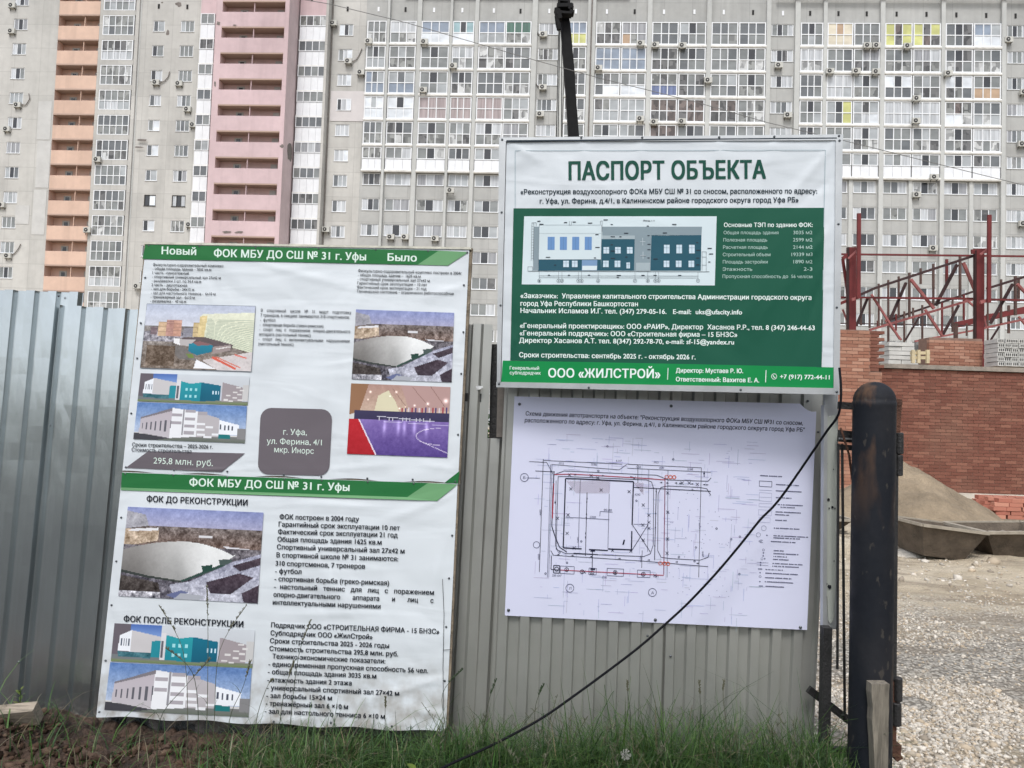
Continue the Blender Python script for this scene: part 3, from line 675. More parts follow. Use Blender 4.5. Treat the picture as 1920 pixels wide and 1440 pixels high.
for a in (((362, 1355), (465, 1360), (463, 1415), (360, 1410)), ((710, 1372), (832, 1378), (830, 1432), (708, 1426)), ((935, 1385), (1030, 1390), (1028, 1440), (933, 1438)), ((575, 1370), (630, 1373), (628, 1420), (573, 1418))): d.line(r3(*a), .6, K2, Z + .0004, True)
for x, y, c in ((1152, 692, 0), (1180, 694, 1), (1208, 695, 1), (1105, 1335, 0), (1135, 1337, 1), (1162, 1339, 1)): d.circ(960 + x / 4, 720 + y / 4, 3.2, 1.0, (196, 90, 60) if c else (190, 120, 120), Z + .0006)
for t_, x, y, w_ in (('7712', 350, 600, 36), ('33786', 590, 608, 40), ('6,147', 775, 580, 42), ('3425', 1055, 590, 36), ('1758', 925, 625, 34), ('8394', 1098, 632, 34), ('25388', 1305, 642, 42), ('6242', 915, 830, 40), ('90.80', 683, 945, 60), ('27000', 580, 998, 44), ('5780', 670, 1375 + 72, 36), ('2585', 300, 1432, 30), ('6347', 338, 1434, 30), ('1291', 1055, 1440, 34)):
    (X0, Y0), (X1, Y1) = r3((x, y), (x + w_, y + w_ * .04)); d.text(t_, X0, Y0, X1, Y1, 4, K2, Z + .0003, 0, .1)
for t_, x, y in (('4300', 212, 975), ('4300', 492, 1180), ('7445', 1396, 1075), ('4548', 200, 1305), ('6292', 960, 1320), ('4014', 1430, 690), ('3822', 1420, 1285)):
    for k, ch in enumerate(t_): (X0, Y0), = r3((x, y - k * 11)); d.text(ch, X0 - 1.4, Y0 + 1, X0 + 1.6, Y0 + 1, 2.8, K2, Z + .0003, 0)
(q0,) = r3((650, 955)); d.line(r3((655, 985), (657, 950), (750, 955)), .6, K2, Z)
d.build('site_plan', M_print_flat, sp_, 'stuff')
d = Draw(S_right)   # legend with small unreadable captions
lg = lambda X, Y: (1400 + X / 5.54, 860 + Y / 5.54)
def cap(x0, x1, y, h=3.0):
    a, b = lg(x0, y), lg(x1, y + (x1 - x0) * .05); x = a[0]
    while x < b[0]:
        w_ = rng.uniform(1.2, 2.6); yy = a[1] + (x - a[0]) * .05
        d.poly([(x, yy - h * rng.uniform(.3, .5)), (x + w_, yy - h * .4), (x + w_, yy + h * .25), (x, yy + h * .25)], (84, 86, 112), Z); x += w_ + .35 + (1.4 if rng.random() < .15 else 0)
for x0, x1, y in ((120, 345, 172), (285, 515, 264), (282, 545, 328), (282, 440, 398), (300, 560, 470), (330, 470, 497), (280, 530, 545), (275, 420, 573), (275, 395, 630), (262, 530, 712), (258, 605, 790), (256, 520, 812), (232, 480, 850), (260, 355, 944), (258, 515, 974), (256, 390, 1004), (252, 405, 1034), (248, 552, 1076), (246, 520, 1104), (176, 350, 1138), (174, 515, 1176), (170, 440, 1222), (168, 460, 1264), (176, 365, 1312)): cap(x0, x1, y)
for q in (((113, 225), (242, 232), (240, 288), (112, 280)),): d.line([lg(*p) for p in q], .9, (80, 84, 110), Z, True)
for q in (((112, 345), (240, 352), (236, 438), (110, 430)), ((110, 455), (245, 460), (240, 495), (108, 490)), ((105, 520), (240, 530), (236, 585), (103, 575)), ((110, 600), (225, 606), (222, 655), (108, 650))): d.line([lg(*p) for p in q], .5, (150, 154, 184), Z, True)
d.line([lg(113, 392), lg(238, 396)], .5, (150, 154, 184), Z); d.line([lg(112, 318), lg(242, 325)], .6, (150, 154, 184), Z)
for x, y, r_ in ((158, 712, 4.6), (102, 780, 4), (155, 936, 2), (140, 1027, 2), (120, 1210, 2)): X, Y = lg(x, y); d.circ(X, Y, r_, .6, (110, 114, 142), Z)
for x, y in ((190, 786), (155, 966), (152, 998), (168, 1027), (125, 1066), (125, 1092), (120, 1170), (118, 1262)): X, Y = lg(x, y); d.disc(X, Y, 1.4, (96, 100, 128), Z, 8)
for y in (1062, 1090): d.line([lg(85, y), lg(205, y + 8)], .5, (96, 100, 128), Z)
for x, y in ((120, 1133), (128, 1308)): X, Y = lg(x, y); d.poly([(X - 4, Y - 1.2), (X + 4, Y - .9), (X + 4, Y + 1), (X - 4, Y + .7)], (110, 114, 140), Z)
d.line([lg(135, 828), lg(105, 846), lg(135, 864)], .7, (96, 100, 128), Z); d.line([lg(150, 832), lg(122, 848), lg(150, 862)], .7, (96, 100, 128), Z)
d.build('legend', M_print_flat, sp_, 'stuff')
screws(S_right, [(974.5, 758), (1256.5, 761.5), (1227, 1159), (1496.5, 1173), (954, 1141)], sp_, .0295, .0075, M_screw)
# ---------- the two white poster boards on the left
SP = S_post
ub = empty('poster_board', SP(555, 895), 'upper white poster board with five pictures and a grey rounded address box', 'poster')
lb = empty('poster_board', SP(510, 1360), 'lower white poster board standing in the grass, large dome picture and black text', 'poster')
mb = MB(); mb.prism([SP(x, y, -.026) for x, y in ((271, 456), (886, 465), (862, 908), (229, 886))], SP.n * .024); mb.build('frame', M_ply, ub)
mb = MB(); mb.prism([SP(x, y, -.026) for x, y in ((229, 888), (861, 910), (846, 1250), (840, 1364), (182, 1338))], SP.n * .024); mb.build('frame', M_ply, lb)
mb = MB(); mb.prism([SP(x, y, -.01) for x, y in ((272, 454.5), (884, 464.5), (884, 468.5), (272, 458.5))], SP.n * .018); mb.build('top_strip', mat('pale strip', (.55, .54, .46), rough=.6, var=.3, vscale=20), ub)
cloth(SP, ((274, 458), (880, 468), (859, 906), (230, 884)), 'banner', M_banner, ub)
cloth(SP, ((230, 885), (858, 907), (836, 1372), (181, 1343)), 'banner', M_banner, lb, cut=True)
GB, GL, TG, TW = (38, 106, 58), (104, 152, 108), (100, 94, 100), (208, 226, 216)
d = Draw(SP, True); Z = .0056
d.poly([(274, 459), (823, 470.5), (783, 497), (268, 486)], GB, Z).poly([(823, 470.5), (879, 473), (840, 498.5), (783, 497)], GL, Z)
d.poly([(834, 905), (862, 883), (859, 906)], GB, Z)
d.poly([(279, 846), (460, 850), (416, 885), (237, 877)], TG, Z)
def rr(x0, y0, x1, y1, r, sk=0.0, sl=.024):
    P = []
    for cx, cy, a0 in ((x1 - r, y0 + r, -90), (x1 - r, y1 - r, 0), (x0 + r, y1 - r, 90), (x0 + r, y0 + r, 180)):
        for k in range(6):
            a = R(a0 + 90 * k / 5); P.append((cx + r * math.cos(a), cy + r * math.sin(a)))
    return [(x - (y - y0) * sk, y + (x - x0) * sl) for x, y in P]
d.poly(rr(490, 764.5, 624, 889, 20, .052), TG, Z)
d.build('printed_panel', M_print, ub)
d = Draw(SP, True); Z = .0064
d.text('Новый', 304, 477, 369, 479, 14, TW, Z, .02).text('ФОК МБУ ДО СШ № 31 г. Уфы', 402, 482, 687, 489, 14.5, TW, Z, .02).text('Было', 727, 489.5, 782, 491, 14, TW, Z, .02)
d.build('heading', M_print, ub)
d = Draw(SP, True)
a1 = ['Физкультурно-оздоровительный комплекс', '- общая площадь здания – 3035 кв.м', '1 часть –одноэтажный', '- спортивный универсальный зал 27х42 м', '- раздевалки 2 шт. по 34,4 кв.м', '2 часть – двухэтажная', '- зал для борьбы - 24х15 м', '- зал для настольного тенниса -  6х10 м', '- тренажерный зал - 6х10 м', '- раздевалка -  42 кв.м']
for i, (t_, xe) in enumerate(zip(a1, (420, 397, 355, 415, 378, 352, 365, 405, 366, 350))):
    x0 = 288 - i * .55; y = 499 + i * 7.55; d.text(t_, x0, y, xe, y + (xe - x0) * .02, 5.2, BLK, Z, .008)
a2 = ['Физкультурно-оздоровительный комплекс построен в 2004г', '- общая площадь здания –  1625 кв.м', '- спортивный универсальный зал 27х42 м', 'Гарантийный срок эксплуатации – 10 лет', 'Фактический срок эксплуатации – 21 год', 'Техническое состояние – ограниченно работоспособное']
for i, (t_, xe) in enumerate(zip(a2, (866, 789, 806, 801, 800, 851))):
    x0 = 672 - i * .5; y = 510.5 + i * 7.7; d.text(t_, x0, y, xe, y + (xe - x0) * .026, 5.4, BLK, Z, .008)
a3 = ['В    спортивной    школе    №    31    ведут    подготовку', '7 тренеров, в секциях занимаются 310 спортсменов:', '-  футбол', '-  спортивная борьба (греко-римская)', '-   спорт   лиц   с   поражением   опорно-двигательного', 'аппарата (настольный теннис)', '-   спорт   лиц   с   интеллектуальными   нарушениями', '(настольный теннис)']
for i, (t_, xe) in enumerate(zip(a3, (659, 656, 517, 607, 657, 583, 656, 551))):
    x0 = 490 - i * .7; y = 585 + i * 8.9; d.text(t_, x0, y, xe, y + (xe - x0) * .024, 5.8, BLK, Z, .006)
d.text('Сроки строительства – 2025-2026 г.', 249, 837, 400, 841.5, 7.4, BLK, Z, .012).text('Стоимость строительства', 248, 846.5, 360, 850, 7.4, (60, 62, 70), Z, .012)
d.build('dark_lettering', M_print, ub)
d = Draw(SP, True)
d.text('295,8 млн. руб.', 289, 869, 400, 874, 12, TW, Z, .0).text('г. Уфа,', 532, 815, 576, 816, 11, TW, Z, 0).text('ул. Ферина, 4/1', 501, 832, 604, 835, 11, TW, Z, 0).text('мкр. Инорс', 515, 848, 589, 851, 11, TW, Z, 0)
d.build('white_lettering', M_print, ub)

def pic_city(w=150, h=95):
    c = Canvas(w, h); c.rect(0, 0, 1, .4, (178, 186, 204), (205, 208, 218), 5)
    c.rect(0, .34, 1, 1, (126, 122, 120), (120, 108, 98), 20); c.rect(0, .42, .4, .58, (140, 138, 146), None, 34)
    for x0, x1, y0, y1, col in ((.06, .12, .36, .47, (128, 112, 118)), (.13, .2, .28, .5, (196, 168, 138)), (.2, .34, .24, .5, (178, 138, 128)), (.27, .34, .25, .48, (190, 148, 130)), (.36, .45, .36, .5, (140, 140, 150)), (.45, .5, .28, .5, (188, 168, 128))):
        c.rect(x0, y0, x1, y1, col, None, 9)
        for k in range(9): c.line(x0, y0 + (y1 - y0) * k / 9, x1, y0 + (y1 - y0) * k / 9, .005, tuple(v * .85 for v in col))
    c.poly([(.5, .18), (.53, .14), (1, .1), (1, .72), (.85, .66), (.5, .5)], (214, 216, 196), (206, 212, 190), 5)
    c.poly([(.5, .18), (.57, .16), (.55, .5), (.49, .5)], (208, 190, 142), None, 8)
    for k in range(17): c.line(.57, .2 + k * .019, 1, .2 + k * .031, .009, (168, 178, 160))
    c.poly([(.28, .52), (.55, .49), (.82, .6), (.8, .7), (.64, .72), (.5, .62), (.38, .62)], (94, 84, 86), None, 4)
    c.poly([(.28, .52), (.33, .53), (.34, .63), (.28, .6)], (226, 226, 228)); c.poly([(.33, .53), (.48, .54), (.42, .64), (.34, .63)], (176, 172, 172))
    c.poly([(.42, .6), (.52, .58), (.64, .62), (.63, .72), (.5, .78), (.42, .72)], (40, 128, 150), (30, 108, 132)); c.poly([(.45, .58), (.52, .56), (.64, .61), (.5, .63)], (128, 96, 98))
    c.poly([(.64, .64), (.8, .6), (.8, .69), (.64, .75)], (150, 138, 136)); 
    for k in range(4): c.rect(.67 + .03 * k, .66 - .01 * k, .71 + .03 * k, .675 - .01 * k, (220, 218, 216))
    c.poly([(.22, .62), (.36, .64), (.48, .78), (.5, .86), (.34, .84)], (112, 108, 106), None, 5); c.poly([(.4, .76), (.46, .76), (.48, .82), (.43, .82)], (108, 128, 70))
    c.rect(.04, .64, .3, .96, (112, 98, 86), (96, 82, 70), 18)
    c.poly([(.5, .84), (.68, .98), (.48, .98)], (226, 228, 232)); c.poly([(.55, .85), (1, .7), (1, 1), (.7, 1)], (198, 192, 192), None, 6)
    c.line(.64, .8, .86, .97, .035, (204, 96, 78)); c.line(.67, .79, .9, .95, .015, (204, 110, 90)); c.line(.84, .75, .95, .8, .02, (210, 110, 96)); return c
def pic_teal(w=150, h=42):
    c = Canvas(w, h, (186, 192, 204)); c.rect(0, 0, .12, 1, (98, 92, 100)); c.rect(.12, 0, .34, .35, (74, 104, 168), (128, 158, 206)); c.rect(.34, 0, 1, .6, (196, 202, 208), (186, 190, 196))
    c.rect(0, .88, 1, 1, (120, 122, 116), (108, 126, 84)); c.rect(.0, .8, .35, .92, (110, 116, 118))
    c.poly([(.05, .3), (.13, .16), (.13, .72), (.04, .72)], (222, 226, 232)); c.poly([(.13, .16), (.34, .3), (.34, .76), (.13, .72)], (190, 188, 190))
    c.poly([(.04, .72), (.28, .74), (.28, .88), (.05, .86)], (58, 102, 112), None, 12)
    for k in range(4): c.rect(.06 + k * .017, .38, .068 + k * .017, .58, (86, 92, 108))
    c.poly([(.28, .42), (.34, .4), (.34, .85), (.28, .85)], (40, 134, 148)); c.rect(.34, .2, .38, .9, (206, 206, 210)); c.rect(.35, .4, .365, .85, (96, 96, 104))
    c.poly([(.38, .24), (.47, .32), (.57, .26), (.57, .93), (.38, .9)], (42, 148, 158), (34, 128, 144)); c.poly([(.57, .26), (.75, .36), (.75, .88), (.57, .93)], (24, 104, 128), (22, 88, 112))
    for k in range(3):
        for j in range(2): c.rect(.425 + k * .045, .47 + j * .25, .445 + k * .045, .56 + j * .25, (150, 208, 214))
    for k in range(3): c.rect(.675 + k * .025, .54, .685 + k * .025, .66, (190, 214, 226))
    c.poly([(.76, .24), (.95, .4), (.95, .88), (.76, .9)], (152, 144, 148)); c.rect(.95, .3, 1, .85, (190, 190, 190))
    for k, (x, y) in enumerate(((.89, .38), (.92, .48), (.86, .55), (.9, .62), (.8, .66), (.86, .73), (.78, .82), (.83, .86), (.91, .8))): c.rect(x, y, x + .04, y + .05, (208, 206, 206))
    return c
def pic_hall(w=150, h=52):
    c = Canvas(w, h); c.rect(0, 0, 1, .8, (92, 124, 176), (176, 190, 212), 7); c.rect(0, .84, 1, 1, (118, 118, 120), (100, 108, 98))
    c.poly([(0, .82), (.35, .94), (.2, 1), (0, 1)], (66, 66, 72))
    c.poly([(.05, .42), (.33, .16), (.32, .94), (.04, .82)], (176, 168, 176), (184, 180, 186)); c.poly([(.05, .4), (.33, .12), (.33, .2), (.05, .44)], (120, 116, 122))
    for k in range(7):
        x = .065 + k * .035 + k * k * .0012; w_ = .01 + k * .0018; c.rect(x, .56 - k * .018, x + w_, .72 + k * .008, (92, 92, 100))
    c.poly([(.33, .12), (.56, .2), (.56, .88), (.32, .94)], (222, 224, 228)); c.poly([(.56, .2), (.76, .36), (.76, .86), (.56, .88)], (176, 172, 176))
    for x, y in ((.33, .26), (.33, .48), (.45, .36), (.45, .56), (.56, .2), (.45, .16), (.45, .74)): c.rect(x, y, x + .09, y + .08, (160, 156, 162))
    c.rect(.425, .14, .44, .84, (140, 140, 146))
    for x, y in ((.56, .5), (.56, .66), (.64, .58), (.7, .76), (.57, .78), (.63, .84)): c.rect(x, y, x + .07, y + .06, (222, 224, 228))
    c.poly([(.76, .4), (.94, .52), (.93, .78), (.76, .8)], (226, 230, 236)); c.poly([(.76, .78), (.87, .8), (.87, .9), (.76, .9)], (32, 112, 116)); c.rect(.93, .62, 1, .9, (128, 128, 130))
    for k in range(4): c.rect(.77 + k * .034, .52 + k * .01, .783 + k * .034, .66 + k * .006, (74, 78, 92))
    return c
def pic_dome(w=150, h=96):
    c = Canvas(w, h); c.rect(0, 0, 1, .26, (128, 138, 182), (170, 168, 192), 7); c.rect(0, .2, 1, .42, (108, 100, 98), (110, 92, 84), 22)
    c.poly([(0, .04), (.14, .08), (.17, .2), (0, .24)], (158, 158, 166), None, 12); c.poly([(0, .24), (.25, .24), (.25, .36), (0, .44)], (168, 150, 130), None, 26)
    c.poly([(.05, .24), (.24, .22), (.24, .25), (.02, .27)], (214, 214, 218)); c.rect(.54, .28, .64, .31, (206, 206, 210)); c.poly([(.72, .39), (.98, .42), (.98, .48), (.8, .45)], (206, 206, 212))
    c.rect(0, .42, 1, 1, (96, 92, 98), (84, 82, 92), 24)
    P = [(-.02, .55)] + [(x, .36 + .0 + .32 * ((x - .45) / .55) ** 2 * (.55 if x < .45 else 1)) for x in np.linspace(.0, .8, 24)] + [(.82, .48), (.72, .60), (.44, .80), (.2, .76), (0, .71)]
    m = c.mask(P); t = np.clip((c.X - .1) / .5, 0, 1)[..., None]; yy_ = ((c.Y - .36) / .4)[..., None]; colr = np.array((136, 134, 132.)) * (1 - t) + np.array((222, 224, 224.)) * t - np.clip(yy_ * 1.3 - .35, 0, 1) * 34 * (1 - t * .6) - np.exp(-((c.X - .40 - (c.Y - .5) * .15) / .07) ** 2)[..., None] * np.clip(yy_, 0, 1) * 22; c.a[m] = (colr + c.noise(2.5))[m]
    c.poly([(.0, .70), (.2, .755), (.44, .795), (.44, .815), (.2, .78), (0, .73)], (52, 58, 56)); c.poly([(.44, .79), (.72, .59), (.76, .60), (.45, .81)], (46, 70, 64)); c.poly([(.58, .62), (.66, .6), (.66, .66), (.59, .68)], (36, 66, 58)); c.poly([(.7, .54), (.8, .53), (.78, .6), (.71, .6)], (70, 84, 82))
    c.poly([(.5, .8), (.8, .56), (1, .46), (1, 1), (.4, 1), (.36, .84)], (150, 152, 172), (176, 178, 190), 20)
    for q in (((.62, .8), (.85, .68), (.96, .72), (.8, .92), (.66, .92)), ((.8, .6), (1, .5), (1, .58), (.86, .66)), ((.88, .9), (1, .8), (1, 1), (.9, 1))): c.poly(q, (70, 58, 68), (60, 52, 62), 9)
    c.poly([(0, .76), (.28, .83), (.3, .95), (0, .95)], (64, 58, 56), None, 14); c.rect(0, .93, .3, 1, (150, 150, 158), None, 40); c.poly([(.34, .96), (.45, .9), (.5, .92), (.4, .99)], (96, 104, 140)); c.poly([(.45, .93), (.62, .95), (.58, 1), (.4, 1)], (160, 164, 172)); return c
def pic_gym(w=140, h=96):
    c = Canvas(w, h); c.rect(0, 0, 1, .42, (166, 134, 124), (190, 168, 150), 4); c.poly([(0, 0), (.18, 0), (.1, .4), (0, .44)], (140, 104, 78))
    c.poly([(.25, .38), (.28, .16), (.38, .08), (.46, .24), (.5, .38)], (206, 200, 172)); c.poly([(.5, 0), (1, 0), (1, .34), (.6, .38), (.56, .2)], (172, 142, 138))
    for a in ((.42, .05, .6, .36), (.62, .02, .8, .3), (.8, .0, .95, .28)): c.line(*a, .008, (128, 98, 92))
    c.rect(.05, .38, 1, .5, (58, 54, 84), (52, 48, 78)); 
    for k in range(14): c.rect(.52 + k * .034, .32 - k * .002, .535 + k * .034, .37, ((150, 50, 66), (70, 60, 110), (200, 190, 196))[k % 3])
    c.rect(.0, .5, 1, 1, (124, 104, 168), (80, 62, 128), 5); c.poly([(0, .5), (.1, .5), (.29, 1), (0, 1)], (176, 34, 44), (160, 30, 40), 3); c.line(.1, .5, .29, 1, .018, (216, 206, 220))
    for k in range(16): c.rect(.3 + k * .034, .455, .305 + k * .034, .51, (206, 204, 216))
    c.line(.28, .45, .86, .5, .01, (190, 190, 206)); c.line(.3, .52, 1, .55, .008, (170, 160, 200))
    for k in range(12):
        a0, a1 = math.pi * (.5 + k / 12), math.pi * (.5 + (k + 1) / 12)
        c.line(.92 + .24 * math.cos(a0), .71 - .12 * math.sin(a0), .92 + .24 * math.cos(a1), .71 - .12 * math.sin(a1), .009, (196, 186, 214))
    c.line(.72, .78, 1, .94, .009, (196, 186, 214))
    for x in (.36, .5, .56, .66, .78): 
        m = np.exp(-((c.X - x) / .018) ** 2 - ((c.Y - .6) / .1) ** 2)[..., None]; c.a += m * 70
    for x, y, r_ in ((.2, .11, .016), (.46, .1, .016), (.96, .2, .03), (.78, .25, .02), (.65, .28, .014), (.5, .33, .012), (.18, .22, .01), (.4, .16, .008), (.56, .3, .008)):
        m = np.exp(-((c.X - x) ** 2 * 2 + (c.Y - y) ** 2) / (r_ ** 2))[..., None]; c.a += m * 120
    return c
PZ = .0060
pic_city().build('printed_picture', SP, ((277, 570), (480, 574.5), (472, 697), (264, 690)), PZ, M_print, ub)
pic_teal().build('printed_picture', SP, ((265, 700), (469, 706), (465, 760), (259, 752)), PZ, M_print, ub)
pic_hall().build('printed_picture', SP, ((259, 754), (464, 762), (460, 831), (251, 823)), PZ, M_print, ub)
pic_dome().build('printed_picture', SP, ((668, 580.5), (852, 587), (847, 717), (660, 711)), PZ, M_print, ub)
pic_gym().build('printed_picture', SP, ((659, 719), (845, 726), (839, 858), (651, 851)), PZ, M_print, ub)
d = Draw(SP); d.line([(277, 570), (480, 574.5), (472, 697), (264, 690)], .7, (110, 118, 128), PZ + .0004, True); d.build('picture_outline', M_print, ub, 'stuff')
pic_dome(190, 120).build('printed_picture', SP, ((241, 950), (495, 961), (484, 1131), (223, 1117)), PZ, M_print, lb)
pic_teal(190, 52).build('printed_picture', SP, ((216, 1168), (479, 1181), (474, 1252), (209, 1239)), PZ, M_print, lb)
pic_hall(190, 64).build('printed_picture', SP, ((208, 1241), (473, 1253), (467, 1344), (197, 1330)), PZ, M_print, lb)
d = Draw(SP, True); Z = .0056
d.poly([(230, 886), (803, 905.5), (764, 932), (228, 914)], GB, Z).poly([(803, 905.5), (858, 908), (820, 939), (500, 929), (228, 919), (228, 914), (764, 932)], GL, Z)
d.build('printed_panel', M_print, lb)
d = Draw(SP, True); Z = .0064
d.text('ФОК МБУ ДО СШ № 31 г. Уфы', 356, 911, 656, 920.5, 14.5, TW, Z, .02); d.build('heading', M_print, lb)
d = Draw(SP, True)
for t_, x0, y0, x1, y1, h in (('ФОК ДО РЕКОНСТРУКЦИИ', 276, 940.5, 465, 948, 11.5), ('ФОК ПОСЛЕ РЕКОНСТРУКЦИИ', 233, 1165, 457, 1175.5, 11.5),
    ('ФОК построен в 2004 году', 525, 973, 673.5, 977.5, 9.3), ('Гарантийный срок эксплуатации 10 лет', 523, 987, 750, 994, 9.3), ('Фактический срок эксплуатации 21 год', 522, 1001, 746, 1007.5, 9.3),
    ('Общая площадь здания 1625 кв.м', 521, 1015, 716, 1021, 9.3), ('Спортивный универсальный зал 27х42 м', 520, 1029.5, 759, 1037.5, 9.3), ('В спортивной школе № 31 занимаются:', 519, 1044.5, 747, 1052, 9.3),
    ('310 спортсменов, 7 тренеров', 517.5, 1060, 685, 1066, 9.3), ('- футбол', 516.5, 1074.5, 566, 1076, 9.3), ('- спортивная борьба (греко-римская)', 515.5, 1089, 730, 1097, 9.3),
    ('-  настольный   теннис   для   лиц   с   поражением', 514.5, 1103.5, 814, 1115, 9.3), ('опорно-двигательного       аппарата       и       лиц       с', 513.5, 1118.5, 813, 1130, 9.3), ('интеллектуальными нарушениями', 512, 1133, 714, 1141, 9.3),
    ('Подрядчик ООО «СТРОИТЕЛЬНАЯ ФИРМА - 15 БНЗС»', 509, 1175.5, 824, 1188, 9.3), ('Субподрядчик ООО «ЖилСтрой»', 508, 1190.5, 699, 1198, 9.3), ('Сроки строительства 2025 - 2026 годы', 507, 1205, 730, 1214.5, 9.3),
    ('Стоимость строительства 295,8 млн. руб.', 506, 1219.5, 747, 1230, 9.3), ('Технико-экономические показатели:', 511.5, 1234, 723, 1243.5, 9.3), ('- единовременная пропускная способность 56 чел.', 504, 1248.5, 803, 1261.5, 9.3),
    ('- общая площадь здания 3035 кв.м', 503, 1263, 706, 1271.5, 9.3), ('- этажность здания 2 этажа', 502, 1278, 660, 1284.5, 9.3), ('- универсальный спортивный зал 27×42 м', 501, 1292.5, 749, 1303.5, 9.3),
    ('- зал борьбы 15×24 м', 500, 1307.5, 623, 1312.5, 9.3), ('- тренажёрный зал 6 ×10 м', 499, 1322, 653, 1329, 9.3), ('- зал для настольного тенниса 6 ×10 м', 497, 1336.5, 722, 1347, 9.3)):
    d.text(t_, x0, y0, x1, y1, h, BLK, Z, .018)
d.build('dark_lettering', M_print, lb)
screws(SP, [(280, 461), (375, 462.5), (480, 465), (598, 467), (705, 469), (803, 471.5), (876, 474), (273, 521), (265, 606), (258, 672), (247, 775), (237, 876), (870, 535), (869, 623), (865, 701), (859, 815), (327, 881), (427, 884), (533, 890), (603, 894), (689, 897), (774, 899)], ub, .004, .0052)
screws(SP, [(236, 889), (326, 891), (427, 895), (534, 899), (604, 901), (690, 904), (776, 907), (854, 903), (228, 970), (219, 1052), (210, 1134), (199, 1238), (187, 1334), (848, 1004), (842, 1084), (837, 1175), (834, 1276), (514, 1352), (621, 1354), (735, 1361)], lb, .004, .0052)
# thin ties between the lower poster's edge and the fence
mb = MB(); mb.tube([SP(830, 1085, .008), SP(833, 1150, .009), SP(831, 1250, .009), SP(832, 1330, .008)], .0012, 5); mb.tube([SP(831, 1218, .008), SP(846, 1217, .008)], .0012, 5)
mb.build('cord', M_dark, lb)
# ------------------------------------------------------------------ apartment block far behind
def wallmat(name, c, var=.12, panels=True, streak=True):
    m, t, p = newmat(name); N, L = t.nodes, t.links
    tc = N.new('ShaderNodeNewGeometry')
    def nn(sc, det, scl=(1, 1, 1)):
        mp = N.new('ShaderNodeMapping'); mp.inputs['Scale'].default_value = scl; L.new(tc.outputs['Position'], mp.inputs[0])
        n = N.new('ShaderNodeTexNoise'); n.inputs['Scale'].default_value = sc; n.inputs['Detail'].default_value = det; n.inputs['Roughness'].default_value = .6
        L.new(mp.outputs[0], n.inputs['Vector']); return n.outputs[0]
    def mr(s, a, b, lo=0, hi=1):
        q = N.new('ShaderNodeMapRange'); q.inputs[1].default_value = a; q.inputs[2].default_value = b; q.inputs[3].default_value = lo; q.inputs[4].default_value = hi; L.new(s, q.inputs[0]); return q.outputs[0]
    def mul(a, b):
        q = N.new('ShaderNodeMath'); q.operation = 'MULTIPLY'
        for k, s in ((0, a), (1, b)):
            if isinstance(s, (int, float)): q.inputs[k].default_value = s
            else: L.new(s, q.inputs[k])
        return q.outputs[0]
    f = mul(mr(nn(.13, 5), .3, .7, 1 + var * .5, 1 - var), mr(nn(1.4, 6), .35, .65, 1.03, .95))
    if streak: f = mul(f, mr(nn(.9, 4, (1, 1, .06)), .5, .75, 1, .86))
    if panels:
        mp = N.new('ShaderNodeMapping'); mp.inputs['Rotation'].default_value = (math.pi / 2, 0, 0); L.new(tc.outputs['Position'], mp.inputs[0])
        br = N.new('ShaderNodeTexBrick'); br.inputs['Scale'].default_value = 1; br.offset = 0; br.inputs['Brick Width'].default_value = 3.1; br.inputs['Row Height'].default_value = 2.8
        br.inputs['Mortar Size'].default_value = .03; br.inputs['Color1'].default_value = (1.04, 1.04, 1.04, 1); br.inputs['Color2'].default_value = (.93, .93, .93, 1); br.inputs['Mortar'].default_value = (.8, .8, .8, 1)
        L.new(mp.outputs[0], br.inputs['Vector'])
        s_ = N.new('ShaderNodeSeparateColor'); L.new(br.outputs[0], s_.inputs[0]); f = mul(f, s_.outputs[0])
    mx = N.new('ShaderNodeMix'); mx.data_type = 'RGBA'; mx.blend_type = 'MULTIPLY'; mx.inputs[0].default_value = 1
    cr = N.new('ShaderNodeCombineColor'); [L.new(f, cr.inputs[k]) for k in range(3)]
    mx.inputs[6].default_value = (*c, 1); L.new(cr.outputs[0], mx.inputs[7]); L.new(mx.outputs[2], p.inputs['Base Color'])
    p.inputs['Roughness'].default_value = .95; p.inputs['Specular IOR Level'].default_value = .2
    return m
A_ = math.atan(.054)
P0 = at(960, 400, 82.0)
BU = Vector((math.cos(A_), -math.sin(A_), 0)); BN = Vector((-math.sin(A_), -math.cos(A_), 0))   # BN faces the camera
BO = Vector((P0.x, P0.y, -.1))
def BL(x, y, w=0.):
    r = ray(x, y); o = BO + BN * w; t = (o - CAMP).dot(BN) / r.dot(BN); p = CAMP + r * t - BO
    return p.dot(BU), p.z
def Uu(x, y, w=0.): return BL(x, y, w)[0]
def Vv(x, y, w=0.): return BL(x, y, w)[1]
bld = empty('apartment_building', BO, 'long many-storey panel apartment block with orange and pink balcony stacks and rows of glazed loggias', 'apartment building')
bld.rotation_euler = (0, 0, -A_)
M_wall = wallmat('grey panel wall', lin((174, 175, 173))); M_wallL = wallmat('pale grey panel wall', lin((190, 189, 185)), .16)
M_pil = wallmat('pilaster render', lin((188, 190, 188)), panels=False); M_white = mat('white plastic', lin((222, 225, 229)), rough=.5, var=.08, vscale=1.2)
M_frame = mat('window frame', lin((222, 225, 228)), rough=.5); M_band = mat('white slab band', lin((224, 224, 221)), rough=.8, var=.2, vscale=1.5)
M_pink = wallmat('pink render', lin((202, 180, 183)), .14, False); M_pink2 = wallmat('dusty pink render', lin((204, 186, 187)), .1, False)
M_or = wallmat('salmon render', lin((208, 180, 163)), .14, False); M_orin = wallmat('salmon render inside', lin((216, 184, 168)), .12, False)
M_pkin = wallmat('pink render inside', lin((214, 186, 182)), .12, False)
M_ledge = mat('brown ledge', lin((168, 146, 134)), rough=.9)
